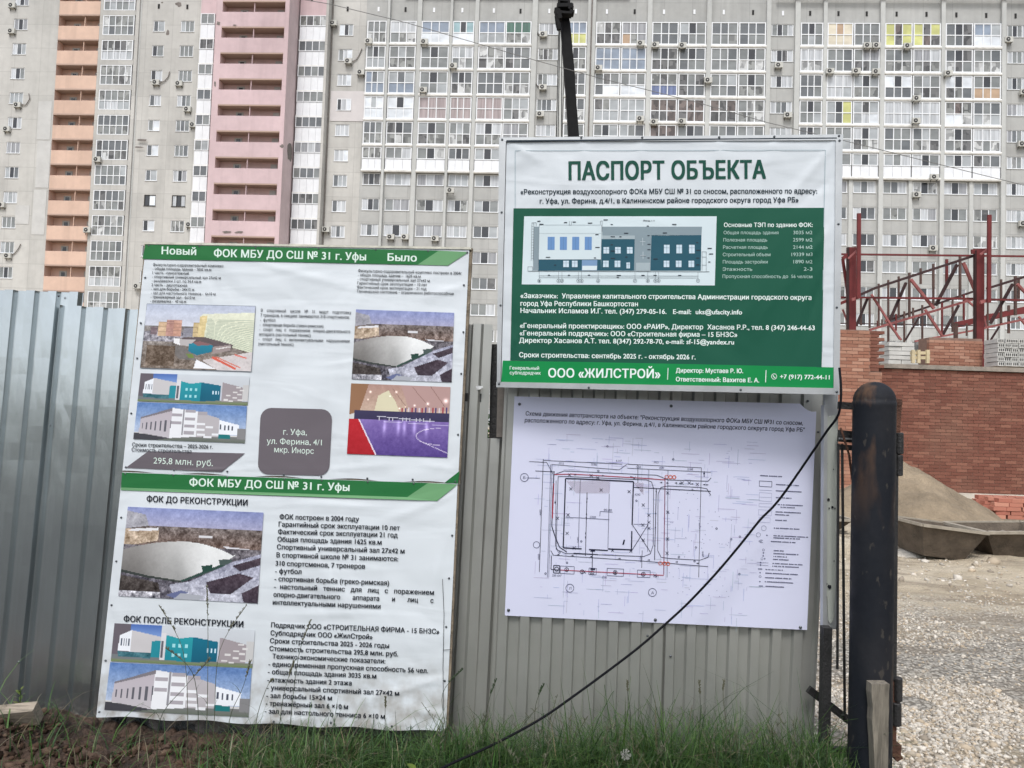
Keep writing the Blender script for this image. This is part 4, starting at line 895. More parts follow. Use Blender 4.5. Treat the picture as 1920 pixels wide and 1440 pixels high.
M_hole = mat('dark opening', (.02, .02, .02), rough=.9); M_patch = mat('bare plaster', lin((120, 114, 110)), rough=.95, var=.3, vscale=3)
def panemat(name, c, kind='plain'):
    m, t, p = newmat(name); N, L = t.nodes, t.links
    p.inputs['Roughness'].default_value = .12; p.inputs['Specular IOR Level'].default_value = .6
    g = N.new('ShaderNodeNewGeometry'); mp = N.new('ShaderNodeMapping'); L.new(g.outputs['Position'], mp.inputs[0])
    n = N.new('ShaderNodeTexNoise'); L.new(mp.outputs[0], n.inputs['Vector']); n.inputs['Detail'].default_value = 3
    lo, hi, sc, st = {'plain': (.8, 1.15, .5, (1, 1, 1.6)), 'curtain': (.72, 1.12, 5.5, (1, 1, .05)), 'clutter': (.42, 1.45, 4.5, (1.3, 1, .7))}[kind]
    mp.inputs['Scale'].default_value = st; n.inputs['Scale'].default_value = sc
    q = N.new('ShaderNodeMapRange'); q.inputs[1].default_value = .35; q.inputs[2].default_value = .65; q.inputs[3].default_value = lo; q.inputs[4].default_value = hi; L.new(n.outputs[0], q.inputs[0])
    if kind == 'clutter':     # boxes, shelves and drying racks seen through the glass: blocky patches
        vo = N.new('ShaderNodeTexVoronoi'); vo.distance = 'CHEBYCHEV'; vo.inputs['Scale'].default_value = 1.7; m4 = N.new('ShaderNodeMapping'); m4.inputs['Scale'].default_value = (1.4, .02, .9); L.new(g.outputs['Position'], m4.inputs[0]); L.new(m4.outputs[0], vo.inputs['Vector'])
        s4 = N.new('ShaderNodeSeparateColor'); L.new(vo.outputs['Color'], s4.inputs[0]); L.new(s4.outputs[0], q.inputs[0]); q.inputs[1].default_value = .05; q.inputs[2].default_value = .95
    mx = N.new('ShaderNodeMix'); mx.data_type = 'RGBA'; mx.blend_type = 'MULTIPLY'; mx.inputs[0].default_value = 1
    cc = N.new('ShaderNodeCombineColor'); [L.new(q.outputs[0], cc.inputs[k]) for k in range(3)]
    mx.inputs[6].default_value = (*lin(c), 1); L.new(cc.outputs[0], mx.inputs[7]); L.new(mx.outputs[2], p.inputs['Base Color'])
    return m
PM = {'dark': panemat('dark glass', (50, 52, 56)), 'grey': panemat('grey glass', (122, 126, 126)), 'mid': panemat('mid glass', (96, 100, 103)), 'lite': panemat('pale glass', (158, 163, 166)),
      'cur': panemat('glass with net curtain', (186, 190, 194), 'curtain'), 'curd': panemat('glass with grey curtain', (146, 148, 152), 'curtain'), 'clut': panemat('glass with balcony clutter', (124, 126, 124), 'clutter'),
      'clud': panemat('glass with dark clutter', (92, 92, 92), 'clutter'), 'clul': panemat('glass with pale clutter', (168, 170, 170), 'clutter'), 'blue': panemat('bluish glass', (130, 142, 158)), 'pink': panemat('glass with rosy curtain', (160, 148, 148), 'curtain'),
      'yel': panemat('glass with yellow blind', (196, 198, 128), 'plain'), 'cream': panemat('glass with cream blind', (214, 206, 186)), 'wht': panemat('white blind', (212, 218, 224)), 'gren': panemat('glass with green curtain', (70, 104, 92), 'curtain'),
      'tan': panemat('tan board behind glass', (176, 150, 124)), 'dblu': panemat('blue cloth behind glass', (104, 116, 152), 'curtain'), 'brn': panemat('brown glass', (98, 88, 84), 'clutter'), 'grn2': panemat('teal glass', (138, 166, 172))}
PANES = []      # (key area, window object, local centre, width, height, material)
_fm = {}
def window(u0, u1, vt, vb, w, cols, rows, panes, ft=.065, depth=.10, sill=False, fm=None, name='window', label=None):
    """frame with mullions as a part; its panes are listed and built later"""
    W_, H_ = u1 - u0, vt - vb; fm = fm or M_frame
    key = (round(W_, 2), round(H_, 2), tuple(cols), tuple(rows), sill, fm.name, ft)
    if key not in _fm:
        mb = MB(); xs = [0]; [xs.append(xs[-1] + c * W_) for c in cols]; zs = [0]; [zs.append(zs[-1] - r * H_) for r in rows]
        for i, x in enumerate(xs):
            t_ = ft * (1.2 if i in (0, len(xs) - 1) else 1)
            a, b = (x - t_ / 2, x + t_ / 2); a = max(a, 0); b = min(b, W_)
            if i == 0: b = t_
            if i == len(xs) - 1: a = W_ - t_
            mb.box(a, b, -depth, 0, -H_, 0)
        for i, z in enumerate(zs):
            t_ = ft; a, b = z - t_ / 2, z + t_ / 2
            if i == 0: a, b = -t_, 0
            if i == len(zs) - 1: a, b = -H_, -H_ + t_
            mb.box(ft * .5, W_ - ft * .5, -depth + .004, -.004, a, b)
        if sill: mb.box(-.04, W_ + .04, -depth - .12, -.01, -H_ - .05, -H_)
        _fm[key] = mb.mesh(name, fm)
    o = inst(name, _fm[key], bld, (u0, -w, vt))
    if label: o['label'] = label
    x = 0; k = 0
    z = 0
    for r in rows:
        x = 0
        for c in cols:
            PANES.append((c * W_ * r * H_ * (1 + u0 / 300), o, (x + c * W_ / 2, -depth * .45, z - r * H_ / 2), c * W_ - ft * .6, r * H_ - ft * .6, panes[k % len(panes)], (u0, -w, vt)))
            x += c * W_; k += 1
        z -= r * H_
    return o
def part_box(name, m, u0, u1, w0, w1, v0, v1):
    mb = MB(); mb.box(u0, u1, -w1, -w0, v0, v1); return mb.build(name, m, bld, world=False)
def wall_holes(mb, u0, u1, v0, v1, holes, w, dep):
    us = sorted({u0, u1, *[h[0] for h in holes], *[h[1] for h in holes]}); vs = sorted({v0, v1, *[h[2] for h in holes], *[h[3] for h in holes]})
    for i in range(len(us) - 1):
        cu = (us[i] + us[i + 1]) / 2; run = None
        hs_ = [h for h in holes if h[0] < cu < h[1]]
        edges = sorted({v0, v1, *[h[2] for h in hs_], *[h[3] for h in hs_]})
        for a, b in zip(edges, edges[1:]):
            c = (a + b) / 2
            if any(h[2] < c < h[3] for h in hs_): continue
            mb.quad((us[i], -w, a), (us[i + 1], -w, a), (us[i + 1], -w, b), (us[i], -w, b))
    for a, b, c, d in holes:
        y0, y1 = -w, -w + dep
        mb.quad((a, y0, c), (a, y1, c), (a, y1, d), (a, y0, d)); mb.quad((b, y0, c), (b, y0, d), (b, y1, d), (b, y1, c))
        mb.quad((a, y0, c), (b, y0, c), (b, y1, c), (a, y1, c)); mb.quad((a, y0, d), (a, y1, d), (b, y1, d), (b, y0, d)); mb.quad((a, y1, c), (b, y1, c), (b, y1, d), (a, y1, d))
def rows(xa, ya, xb, yb, n, w=0.):
    a, b = Vv(xa, ya, w), Vv(xb, yb, w); return a, (a - b) / n
VTOP = Vv(1900, -14)
def pick(theme, n, mid=1):
    T = {'g': ['grey', 'grey', 'mid', 'lite', 'grey'], 'c': ['cur', 'cur', 'lite', 'cur'], 'x': ['clut', 'clut', 'grey', 'clud', 'clul'], 'd': ['mid', 'clud', 'mid', 'grey'], 'b': ['blue', 'blue', 'lite'], 'k': ['curd', 'curd', 'cur', 'grey'], 'p': ['pink'], 'n': ['brn', 'clud', 'brn']}[theme]
    return [rng.choice(T) for _ in range(n)]
def low3(t=None):
    t = t or rng.choice('ggcxkdkcgx'); p = pick(t, 3)
    if rng.random() < .5: p[1] = rng.choice(('dark', 'mid', 'dark'))
    if rng.random() < .25: p[rng.choice((0, 2))] = 'cur'
    return p
def log6(t=None):
    t = t or rng.choice('gggddkxcgd'); a = pick(t, 3); b = pick(t if rng.random() < .4 or t in 'bp' else 'x', 3)
    if rng.random() < .4: a[1] = 'dark'
    return a + b

# --- long glazed slab: bays in the order they stand, measured along the top floor
v0m, pm = rows(900, 42.5, 900, 569, 11)
REF = 105
holes = []
DBL = [('i', 1116, 1211), ('j', 1221, 1322), ('k', 1332, 1434), ('n', 1549, 1647), ('o', 1657, 1761), ('p', 1770, 1874), ('s', 1940, 2040)]
SGL = [('a', 688, 724), ('b', 731, 780), ('c', 789.5, 842), ('d', 848, 888), ('e', 897, 946), ('f', 947, 995), ('h', 1060, 1099), ('m', 1499, 1541)]
PLN = [('g', 1009, 1046), ('l', 1446, 1487), ('q', 1889, 1926)]
NR = 16
hfull, hglz = pm * .875, pm * .46
THEME = {('o', 0, 0): ['yel', 'brn', 'yel', 'yel', 'clud', 'yel'], ('o', 0, 1): ['yel', 'clud', 'yel', 'yel', 'brn', 'clud'], ('n', 0, 0): ['cream', 'tan', 'cream', 'cream', 'cream', 'cream'], ('b', 3, 0): ['wht', 'dark', 'wht', 'wht', 'wht', 'wht'], ('a', 3, 0): ['wht', 'lite', 'wht', 'wht', 'wht', 'wht'],
         ('a', 2, 0): ['blue', 'mid', 'lite', 'blue', 'blue', 'blue'], ('b', 2, 0): ['lite', 'mid', 'lite', 'blue', 'blue', 'blue'], ('c', 0, 0): ['blue', 'blue', 'blue', 'wht', 'wht', 'wht'], ('d', 0, 0): ['grn2', 'dark', 'grn2', 'wht', 'wht', 'wht'], ('e', 0, 0): ['blue', 'blue', 'blue', 'lite', 'lite', 'lite'], ('f', 0, 0): ['gren', 'gren', 'gren', 'clut', 'clut', 'clul'],
         ('c', 3, 0): ['pink'] * 6, ('d', 3, 0): ['pink'] * 6, ('e', 3, 0): ['pink'] * 6, ('i', 1, 0): ['blue'] * 6, ('i', 1, 1): ['blue'] * 6, ('j', 2, 0): ['clut', 'clud', 'clut', 'dblu', 'dblu', 'dblu'], ('i', 2, 0): ['grey', 'clud', 'grey', 'mid', 'wht', 'wht'], ('i', 2, 1): ['grey', 'lite', 'grey', 'wht', 'wht', 'wht'],
         ('i', 3, 0): ['clud', 'clut', 'lite', 'lite', 'lite', 'lite'], ('i', 3, 1): ['lite', 'lite', 'lite', 'lite', 'lite', 'lite'], ('j', 3, 0): ['brn', 'brn', 'brn', 'clud', 'clud', 'brn'], ('j', 3, 1): ['brn', 'brn', 'brn', 'clud', 'brn', 'brn'], ('j', 4, 0): ['brn'] * 6, ('k', 3, 0): ['brn', 'clud', 'brn', 'clud', 'clud', 'clud'], ('i', 0, 0): ['clul', 'clud', 'clut', 'clud', 'clud', 'clud'], ('i', 0, 1): ['curd', 'curd', 'curd', 'tan', 'clut', 'curd'],
         ('n', 3, 0): ['lite', 'dark', 'yel', 'lite', 'mid', 'yel'], ('n', 3, 1): ['lite', 'clud', 'lite', 'lite', 'cur', 'wht'], ('m', 1, 0): ['cur', 'cur', 'cur', 'clul', 'clul', 'clul'], ('o', 2, 0): ['wht', 'dark', 'wht', 'mid', 'mid', 'mid'], ('o', 3, 0): ['cur'] * 6, ('o', 3, 1): ['cur'] * 6, ('p', 2, 0): ['wht', 'dark', 'wht', 'clud', 'clut', 'mid'], ('p', 2, 1): ['grey', 'dark', 'grey', 'tan', 'tan', 'tan'],
         ('p', 0, 1): ['blue', 'blue', 'lite', 'wht', 'wht', 'wht'], ('p', 3, 0): ['clut', 'brn', 'clut', 'wht', 'wht', 'clul'], ('p', 3, 1): ['mid', 'grey', 'mid', 'lite', 'clul', 'lite'], ('h', 0, 0): ['blue', 'blue', 'blue', 'yel', 'yel', 'yel']}
def loggia(key, half, u0, u1, r):
    vt = v0m - r * pm; c3 = (.35, .28, .37)
    p = THEME.get((key, r, half)) or log6('b' if r == 1 and key == 'x' else None)
    if r < 5:
        window(u0, u1, vt, vt - hfull, .20, c3, (.52, .48), p, ft=.095, depth=.12, name='loggia_glazing')
    else:
        window(u0, u1, vt, vt - hglz, .20, c3, (1,), low3() if rng.random() < .7 else ['lite', 'dark', 'lite'], ft=.095, depth=.12, name='loggia_glazing')
        mb = MB(); n = 3; dw = (u1 - u0) / n
        for k in range(n): mb.box(k * dw + .012, (k + 1) * dw - .012, -.05, 0, 0, hfull - hglz - .03)
        inst('parapet_panel', mb.mesh('parapet_panel', M_white), bld, (u0, -.22, vt - hfull))
def low_window(u0, u1, r, key='', plain=False):
    vt = v0m - r * pm
    holes.append((u0, u1, vt - hglz, vt))
    cols = (.26, .24, .25, .25) if plain else (.34, .3, .36)
    window(u0, u1, vt, vt - hglz, -.13, cols, (1,), low3() + (['cur'] if plain else []), ft=.07, depth=.08, sill=True)
bands = []
for key, xa, xb in SGL + DBL:
    ua, ub_ = Uu(xa, REF), Uu(xb, REF); dbl = (key, xa, xb) in DBL
    um = (ua + ub_) / 2
    halves = [(ua, um - .05), (um + .05, ub_)] if dbl else [(ua, ub_)]
    for r in range(NR):
        for hi_, (a, b) in enumerate(halves):
            if r < 6 : loggia(key, hi_, a, b, r)
            else:
                e = .28 if dbl else .12
                low_window(a + (e if (dbl and hi_ == 1) else .1), b - (e if (dbl and hi_ == 0) else .1), r, key)
        if r < 6:
            vt = v0m - r * pm; bands.append((ua - .05, ub_ + .05, vt - pm + .03, vt - hfull))
for key, xa, xb in PLN:
    for r in range(NR): low_window(Uu(xa, REF), Uu(xb, REF), r, key, True)
_bm = {}
for a, b, c, d_ in bands:
    k = (round(b - a, 2),)
    if k not in _bm:
        mb = MB(); h = d_ - c; K = 5   # rounded white slab edge
        prof = [(.26, 0), (.40, h * .12), (.44, h * .5), (.40, h * .88), (.26, h)]
        vs = [(x, -w_, z) for x in (0, b - a) for w_, z in prof]
        mb.add(vs, [(i, i + 1, i + 1 + K, i + K) for i in range(K - 1)] + [tuple(range(K)), tuple(range(2 * K - 1, K - 1, -1))]); _bm[k] = mb.mesh('balcony_slab', M_band)
    inst('balcony_slab', _bm[k], bld, (a, 0, c))
mb = MB(); U_0, U_1 = Uu(684.5, REF), Uu(2060, REF)
wall_holes(mb, U_0, U_1, -.5, VTOP, holes, 0, .22); mb.build('wall', M_wall, bld, world=False)
for xa, xb, w_ in ((725.5, 730, .5), (781, 789, .30), (843, 847.5, .5), (889, 896, .30), (996, 1006, .30), (1047.5, 1057.5, .36), (1100, 1106, .34), (1108, 1115, .34), (1212, 1220.5, .36), (1323, 1331.5, .36), (1435, 1443, .36), (1488.5, 1498, .36), (1541.5, 1548.5, .36), (1648, 1656.5, .36), (1762, 1769.5, .36), (1875, 1883, .36), (1929, 1939, .36)):
    part_box('pilaster', M_pil, Uu(xa, REF), Uu(xb, REF), .004, w_, -.5, VTOP + .02)
for key, xa, xb in DBL:   # slim pilasters between the lower windows
    u = (Uu(xa, REF) + Uu(xb, REF)) / 2; part_box('pilaster', M_pil, u - .2, u + .2, .004, .16, -.5, v0m - 6 * pm + .4)
for xa in (1061, 1099): pass
mb = MB(); u = Uu(1107.2, REF); mb.tube([(u, -.42, 0), (u, -.42, VTOP)], .07, 6); mb.build('drain_pipe', M_patch, bld, world=False)
part_box('cornice', M_pil, Uu(1455, 0), Uu(2060, 0), .37, .62, Vv(1700, 1.5), Vv(1700, -3)); part_box('cornice', M_pil, Uu(760, 0), Uu(1180, 0), .01, .3, Vv(960, -4), Vv(960, -10))
for i, (x, y, dk) in enumerate(((652, 17, 1), (710, 17.5, 0), (760.5, 18, 1), (814, 19, 0), (867, 19.5, 0), (926, 20, 0), (976, 21, 1), (1030, 21, 0), (1080, 21.5, 0), (1138, 22, 0), (1190, 22, 1), (1245, 22.5, 0), (1302, 22.5, 0), (1357, 23, 0), (1412, 23.5, 1), (1468, 25, 0), (1519, 25, 1), (1572, 25.5, 1), (1625, 26, 1), (1681, 26.5, 1), (1737, 27, 1), (1793, 28, 1), (1849, 29, 1), (1904, 30, 1), (298, 12, 1), (351.5, 13, 1), (590.5, 7, 1))):
    u, v = BL(x, y); mb = MB(); w_ = 1.03 if x == 590.5 else .004
    mb.obox((u, -w_ - .02, v), (.11, 0, 0), (0, .02, 0), (0, 0, .26)); mb.build('vent', M_hole if dk else M_white, bld, world=False)

# --- left wing wall with three window columns
holes = []; ULW, URW = Uu(-420, 60), Uu(684.3, REF)
def colwin(xa, xb, yref, v0, p, n, hpx, cols, pan, w=-.13, sill=True, fm=None, r0=0, ft=.07):
    a, b = Uu(xa, yref), Uu(xb, yref); h = hpx / 47 * 2.78
    for r in range(r0, n):
        vt = v0 - r * p; holes.append((a, b, vt - h, vt)); dk = False
        window(a, b, vt, vt - h, w, cols, (1,), pan(r), ft=ft, depth=.08, sill=sill, fm=fm(r) if fm else None)
M_dframe = mat('dark window frame', (.03, .028, .027), rough=.5)
v0, p_ = rows(38, 35, 12, 500, 10); colwin(26, 51.5, 46, v0, p_, 15, 22.5, (.33, .33, .34), lambda r: low3(rng.choice('ccgk')), r0=-1)
for xo in (-70, -150, -250, -340): colwin(xo, xo + 25.5, 46, v0, p_, 15, 22.5, (.33, .33, .34), lambda r: low3(rng.choice('ccgk')), r0=-1)
v0, p_ = rows(325, 38.75, 310, 413, 8)
colwin(287.5, 309, 50, v0, p_, 15, 21.5, (.42, .58), lambda r: [rng.choice(('mid', 'dark', 'grey')), rng.choice(('lite', 'cur', 'wht', 'grey'))], fm=lambda r: M_dframe if r == 7 else M_frame)
colwin(339, 364.5, 50, v0, p_, 15, 22, (.34, .3, .36), lambda r: low3(), fm=lambda r: M_dframe if r == 7 else M_frame)
v0, p_ = rows(650, 45, 636, 423, 8); colwin(636.5, 662.5, 56, v0, p_, 15, 22.5, (.36, .30, .34), lambda r: [rng.choice(('cur', 'wht', 'grey', 'mid')), rng.choice(('dark', 'mid', 'lite', 'cur')), rng.choice(('cur', 'wht', 'mid', 'lite'))])
# balcony stack openings are holes of the wall
oa, ob = Uu(110.5, 40), Uu(187, 40)
vo, po = rows(150, 48.75, 122, 518.75, 10)
VT2 = VTOP + 4
mb = MB()
hs2 = [h for h in holes if h[1] < oa]; wall_holes(mb, ULW, oa, -.5, VT2, hs2, 0, .22)
hs3 = [h for h in holes if h[0] > ob]; wall_holes(mb, ob, URW, -.5, VT2, hs3, 0, .22)
mb.build('wall', M_wallL, bld, world=False)
part_box('joint', M_pil, Uu(261.5, 60), Uu(264.5, 60), .004, .03, -.5, VT2)
part_box('corner_post', M_wallL, Uu(255, 60), Uu(261.5, 60), .004, .22, -.5, VT2)
def balcony_stack(ua, ub_, w, v0, p, n, ph, m_out, m_in, dep, r0=-2, split=.62):
    mb = MB(); mb.quad((ua, -w + dep, -.5), (ub_, -w + dep, -.5), (ub_, -w + dep, VT2), (ua, -w + dep, VT2))
    mb.quad((ua, -w, -.5), (ua, -w + dep, -.5), (ua, -w + dep, VT2), (ua, -w, VT2)); mb.quad((ub_, -w, -.5), (ub_, -w + dep, -.5), (ub_, -w + dep, VT2), (ub_, -w, VT2))
    mb.build('recess_wall', m_in, bld, world=False)
    pmx, slab, dr, dv = MB(), None, MB(), MB(); L_ = ub_ - ua
    pmx.mi = 0; pmx.box(.003, L_ - .003, .0, .12, -ph, 0); pmx.mi = 1; pmx.box(.003, L_ - .003, -.03, dep, -ph - .16, -ph - .003)
    me = pmx.mesh('balcony', [m_out, M_ledge])
    dr.box(L_ * .22, L_ * .22 + .85, dep - .06, dep - .01, -ph + .02, .85); md = dr.mesh('door', M_wallL)
    d2 = MB(); d2.box(L_ * .22 + .2, L_ * .22 + .65, dep - .085, dep - .062, .25, .7); md2 = d2.mesh('door_glass', PM['dark'])
    d3 = MB(); d3.box(L_ * .82, L_ * .82 + .7, dep - .06, dep - .01, .05, .85); md3 = d3.mesh('window', M_wallL)
    d4 = MB(); d4.box(L_ * split, L_ * split + .07, .10, .30, -ph, p - ph - .17); md4 = d4.mesh('divider', m_out)
    for r in range(r0, n):
        z = v0 - r * p; o = inst('balcony', me, bld, (ua, -w, z))
        inst('door', md, o); inst('door_glass', md2, o); inst('balcony_window', md3, o); inst('divider', md4, o)
balcony_stack(oa, ob, .02, vo, po, 14, 1.56, M_or, M_orin, 1.15)
# glazed stack of five by two panes right of the orange balconies
v0, p_ = rows(224, 31.25, 200, 547.5, 11)
a, b = Uu(195.5, 50), Uu(254, 50)
for r in range(-2, 14):
    window(a, b, v0 - r * p_, v0 - r * p_ - 39 / 47 * 2.78, .16, (.2,) * 5, (.53, .47), pick(rng.choice('gxkdx'), 5) + pick(rng.choice('xcgx'), 5), ft=.085, depth=.12, name='loggia_glazing')
    part_box('balcony_slab', M_wallL, a - .1, b + .1, .004, .26, v0 - (r + 1) * p_ + .03, v0 - r * p_ - 39 / 47 * 2.78)
# pink projecting bay and its two glazed flanks
WP = 3.9
vp, pp = rows(500, 22.5, 490, 316, 6, WP)
ua, ub_ = Uu(416, 45, WP), Uu(533.5, 45, WP); ul, ur = Uu(404, 45, WP), Uu(541.5, 45, WP)
mb = MB()
mb.quad((ul, -WP, -.5), (ua, -WP, -.5), (ua, -WP, VT2), (ul, -WP, VT2)); mb.quad((ub_, -WP, -.5), (ur, -WP, -.5), (ur, -WP, VT2), (ub_, -WP, VT2))
mb.quad((ul, -WP, -.5), (ul, 0, -.5), (ul, 0, VT2), (ul, -WP, VT2)); mb.build('bay_wall', M_pink, bld, world=False)
mb = MB(); mb.quad((ur, -WP, -.5), (ur, 0, -.5), (ur, 0, VT2), (ur, -WP, VT2)); mb.quad((ul, -WP, VT2), (ur, -WP, VT2), (ur, 0, VT2), (ul, 0, VT2)); mb.build('bay_side_wall', M_pink2, bld, world=False)
balcony_stack(ua, ub_, WP, vp, pp, 13, 1.62, M_pink, M_pkin, 1.2, split=.5)
def flank(xa, xb, yref, w, v0, p, n, cols, m_att):
    a, b = Uu(xa, yref, w), Uu(xb, yref, w); hg = 20.5 / 47.5 * 2.78; hp = p - hg - .12
    for r in range(n):
        vt = v0 - r * p
        window(a, b, vt, vt - hg, w + .02, cols, (1,), pick(rng.choice('gdkdx'), len(cols)), ft=.08, depth=.1, name='loggia_glazing')
        mb = MB(); k_ = max(2, len(cols) // 2 * 2)
        for k in range(k_): mb.box((b - a) / k_ * k + .01, (b - a) / k_ * (k + 1) - .01, -.06, 0, 0, hp - .02)
        inst('parapet_panel', mb.mesh('parapet_panel', M_white), bld, (a, -w, vt - hg - hp)); part_box('balcony_slab', M_band, a - .05, b + .05, .0, w + .1, vt - p, vt - p + .11)
    part_box('bay_core', m_att, a - .02, b + .02, 0, w - .12, -.5, v0 + .1); part_box('attic_panel', M_pink, a - .05, b + .05, .0, w + .02, v0 + .01, VT2)
v0, p_ = rows(390, 26.25, 376, 406.75, 8, 1.0); flank(377, 403.5, 40, 1.0, v0, p_, 13, (.5, .5), M_wallL)
v0, p_ = rows(590, 30, 575, 411, 8, 1.0); flank(563, 614, 40, 1.0, v0, p_, 13, (.25,) * 4, M_wallL)
part_box('corner_post', M_wallL, Uu(615, 100), Uu(619.5, 100), .0, 1.2, -.5, VT2); mb = MB(); u = Uu(621.5, 100); mb.tube([(u, -.12, 0), (u, -.12, VTOP)], .06, 6); mb.build('drain_pipe', M_patch, bld, world=False)
u0, v_t = BL(621, 171); u1, v_b = BL(684, 228); part_box('wall_panel', mat('fresh pinkish panel', lin((200, 196, 196)), rough=.9, var=.06, vscale=1), u0, Uu(685, 200), .01, .06, v_b, v_t)
# its opening for the window is covered by a copy of the frame in front
w_o = window(Uu(632.5, 196), Uu(659, 196), Vv(645, 186), Vv(645, 208), .08, (.3, .36, .34), (1,), ['dark', 'cur', 'wht'], ft=.07, depth=.05)
M_lp = mat('newer pale panel', lin((190, 190, 188)), rough=.95, var=.12, vscale=.8)
for x0, y0, x1, y1 in ((73, 190, 98, 262), (71, 264, 96, 352), (64, 356, 88, 440), (30, 385, 56, 420)):
    part_box('wall_panel', M_lp, Uu(x0, y0), Uu(x1, y0), .006, .035, Vv(x0, y1), Vv(x0, y0))
def patch(x, y, rx, ry, w=.0, side=False):
    P = []; K = 11
    for k in range(K):
        a = 2 * math.pi * k / K; q = rng.uniform(.55, 1.1); P.append(BL(x + rx * math.cos(a) * q, y + ry * math.sin(a) * q, w))
    mb = MB()
    if side:
        u_ = ur + .012; pts = [(u_, -(WP * .5 + (u - sum(q[0] for q in P) / K) * 3.2), v) for u, v in P]; mb.prism(pts, (.01, 0, 0))
    else: mb.prism([(u, -w - .004, v) for u, v in P], (0, -.01, 0))
    mb.build('plaster_patch', M_patch, bld, world=False)
for a in ((335, 7.5, 6.5, 6, .0), (314.5, 62, 4, 6.5, .0), (304, 5, 2.5, 1.5, 0), (265, 263, 12, 2.8, .23), (262, 276, 9, 2.2, .23), (409.5, 44, 4, 5, WP), (403, 157, 2, 7, WP), (529, 274, 4.5, 4, WP), (426, 435, 10, 2.6, WP + .05), (448, 435, 9, 2.2, WP + .05), (440, 47, 4, 1.4, WP + .05)): patch(*a)
patch(543.5, 288, 5.0, 20, 1.9, True)

# panes: the 300 that show largest are objects, the rest is one joined part
PANES.sort(key=lambda p: -p[0]); _pm = {}
for a_, o, (x, y, z), w_, h_, m_, _ in PANES[:300]:
    k = (round(w_, 2), round(h_, 2), m_)
    if k not in _pm:
        mb = MB(); mb.box(-w_ / 2, w_ / 2, -.008, .008, -h_ / 2, h_ / 2); _pm[k] = mb.mesh('pane', PM[m_])
    inst('pane', _pm[k], o, (x, y, z))
mb = MB(); keys = list(PM)
for a_, o, (x, y, z), w_, h_, m_, (U_, Y_, Z_) in PANES[300:]:
    mb.mi = keys.index(m_); mb.box(U_ + x - w_ / 2, U_ + x + w_ / 2, Y_ + y - .008, Y_ + y + .008, Z_ + z - h_ / 2, Z_ + z + h_ / 2)
ob_ = mb.build('pane', [PM[k] for k in keys], bld, world=False); ob_['kind'] = 'stuff'
# back and sides of the block so that it stands as a body
part_box('body', M_wall, ULW, Uu(2060, REF), -14, -1.7, -.5, VTOP)

# --- air conditioners hanging on the facade, each its own thing
M_ac = mat('air conditioner casing', lin((186, 186, 180)), rough=.6, var=.12, vscale=2)
mb = MB(); mb.box(-.42, .42, -.34, -.02, -.29, .29); ac_body = mb.mesh('casing', M_ac)
mb = MB(); P_ = [(-.1 + .22 * math.cos(2 * math.pi * k / 14), -.365, .22 * math.sin(2 * math.pi * k / 14)) for k in range(14)]; mb.prism(P_, (0, .03, 0)); ac_fan = mb.mesh('fan_grille', M_dark)
mb = MB(); P_ = [(-.1 + .07 * math.cos(2 * math.pi * k / 8), -.375, .07 * math.sin(2 * math.pi * k / 8)) for k in range(8)]; mb.prism(P_, (0, .03, 0)); ac_hub = mb.mesh('fan_hub', M_ac)
mb = MB(); [mb.box(x - .02, x + .02, -.36, 0, -.34, -.295) for x in (-.3, .3)]; [mb.box(x - .02, x + .02, -.04, 0, -.55, -.34) for x in (-.3, .3)]; ac_br = mb.mesh('bracket', M_dark)
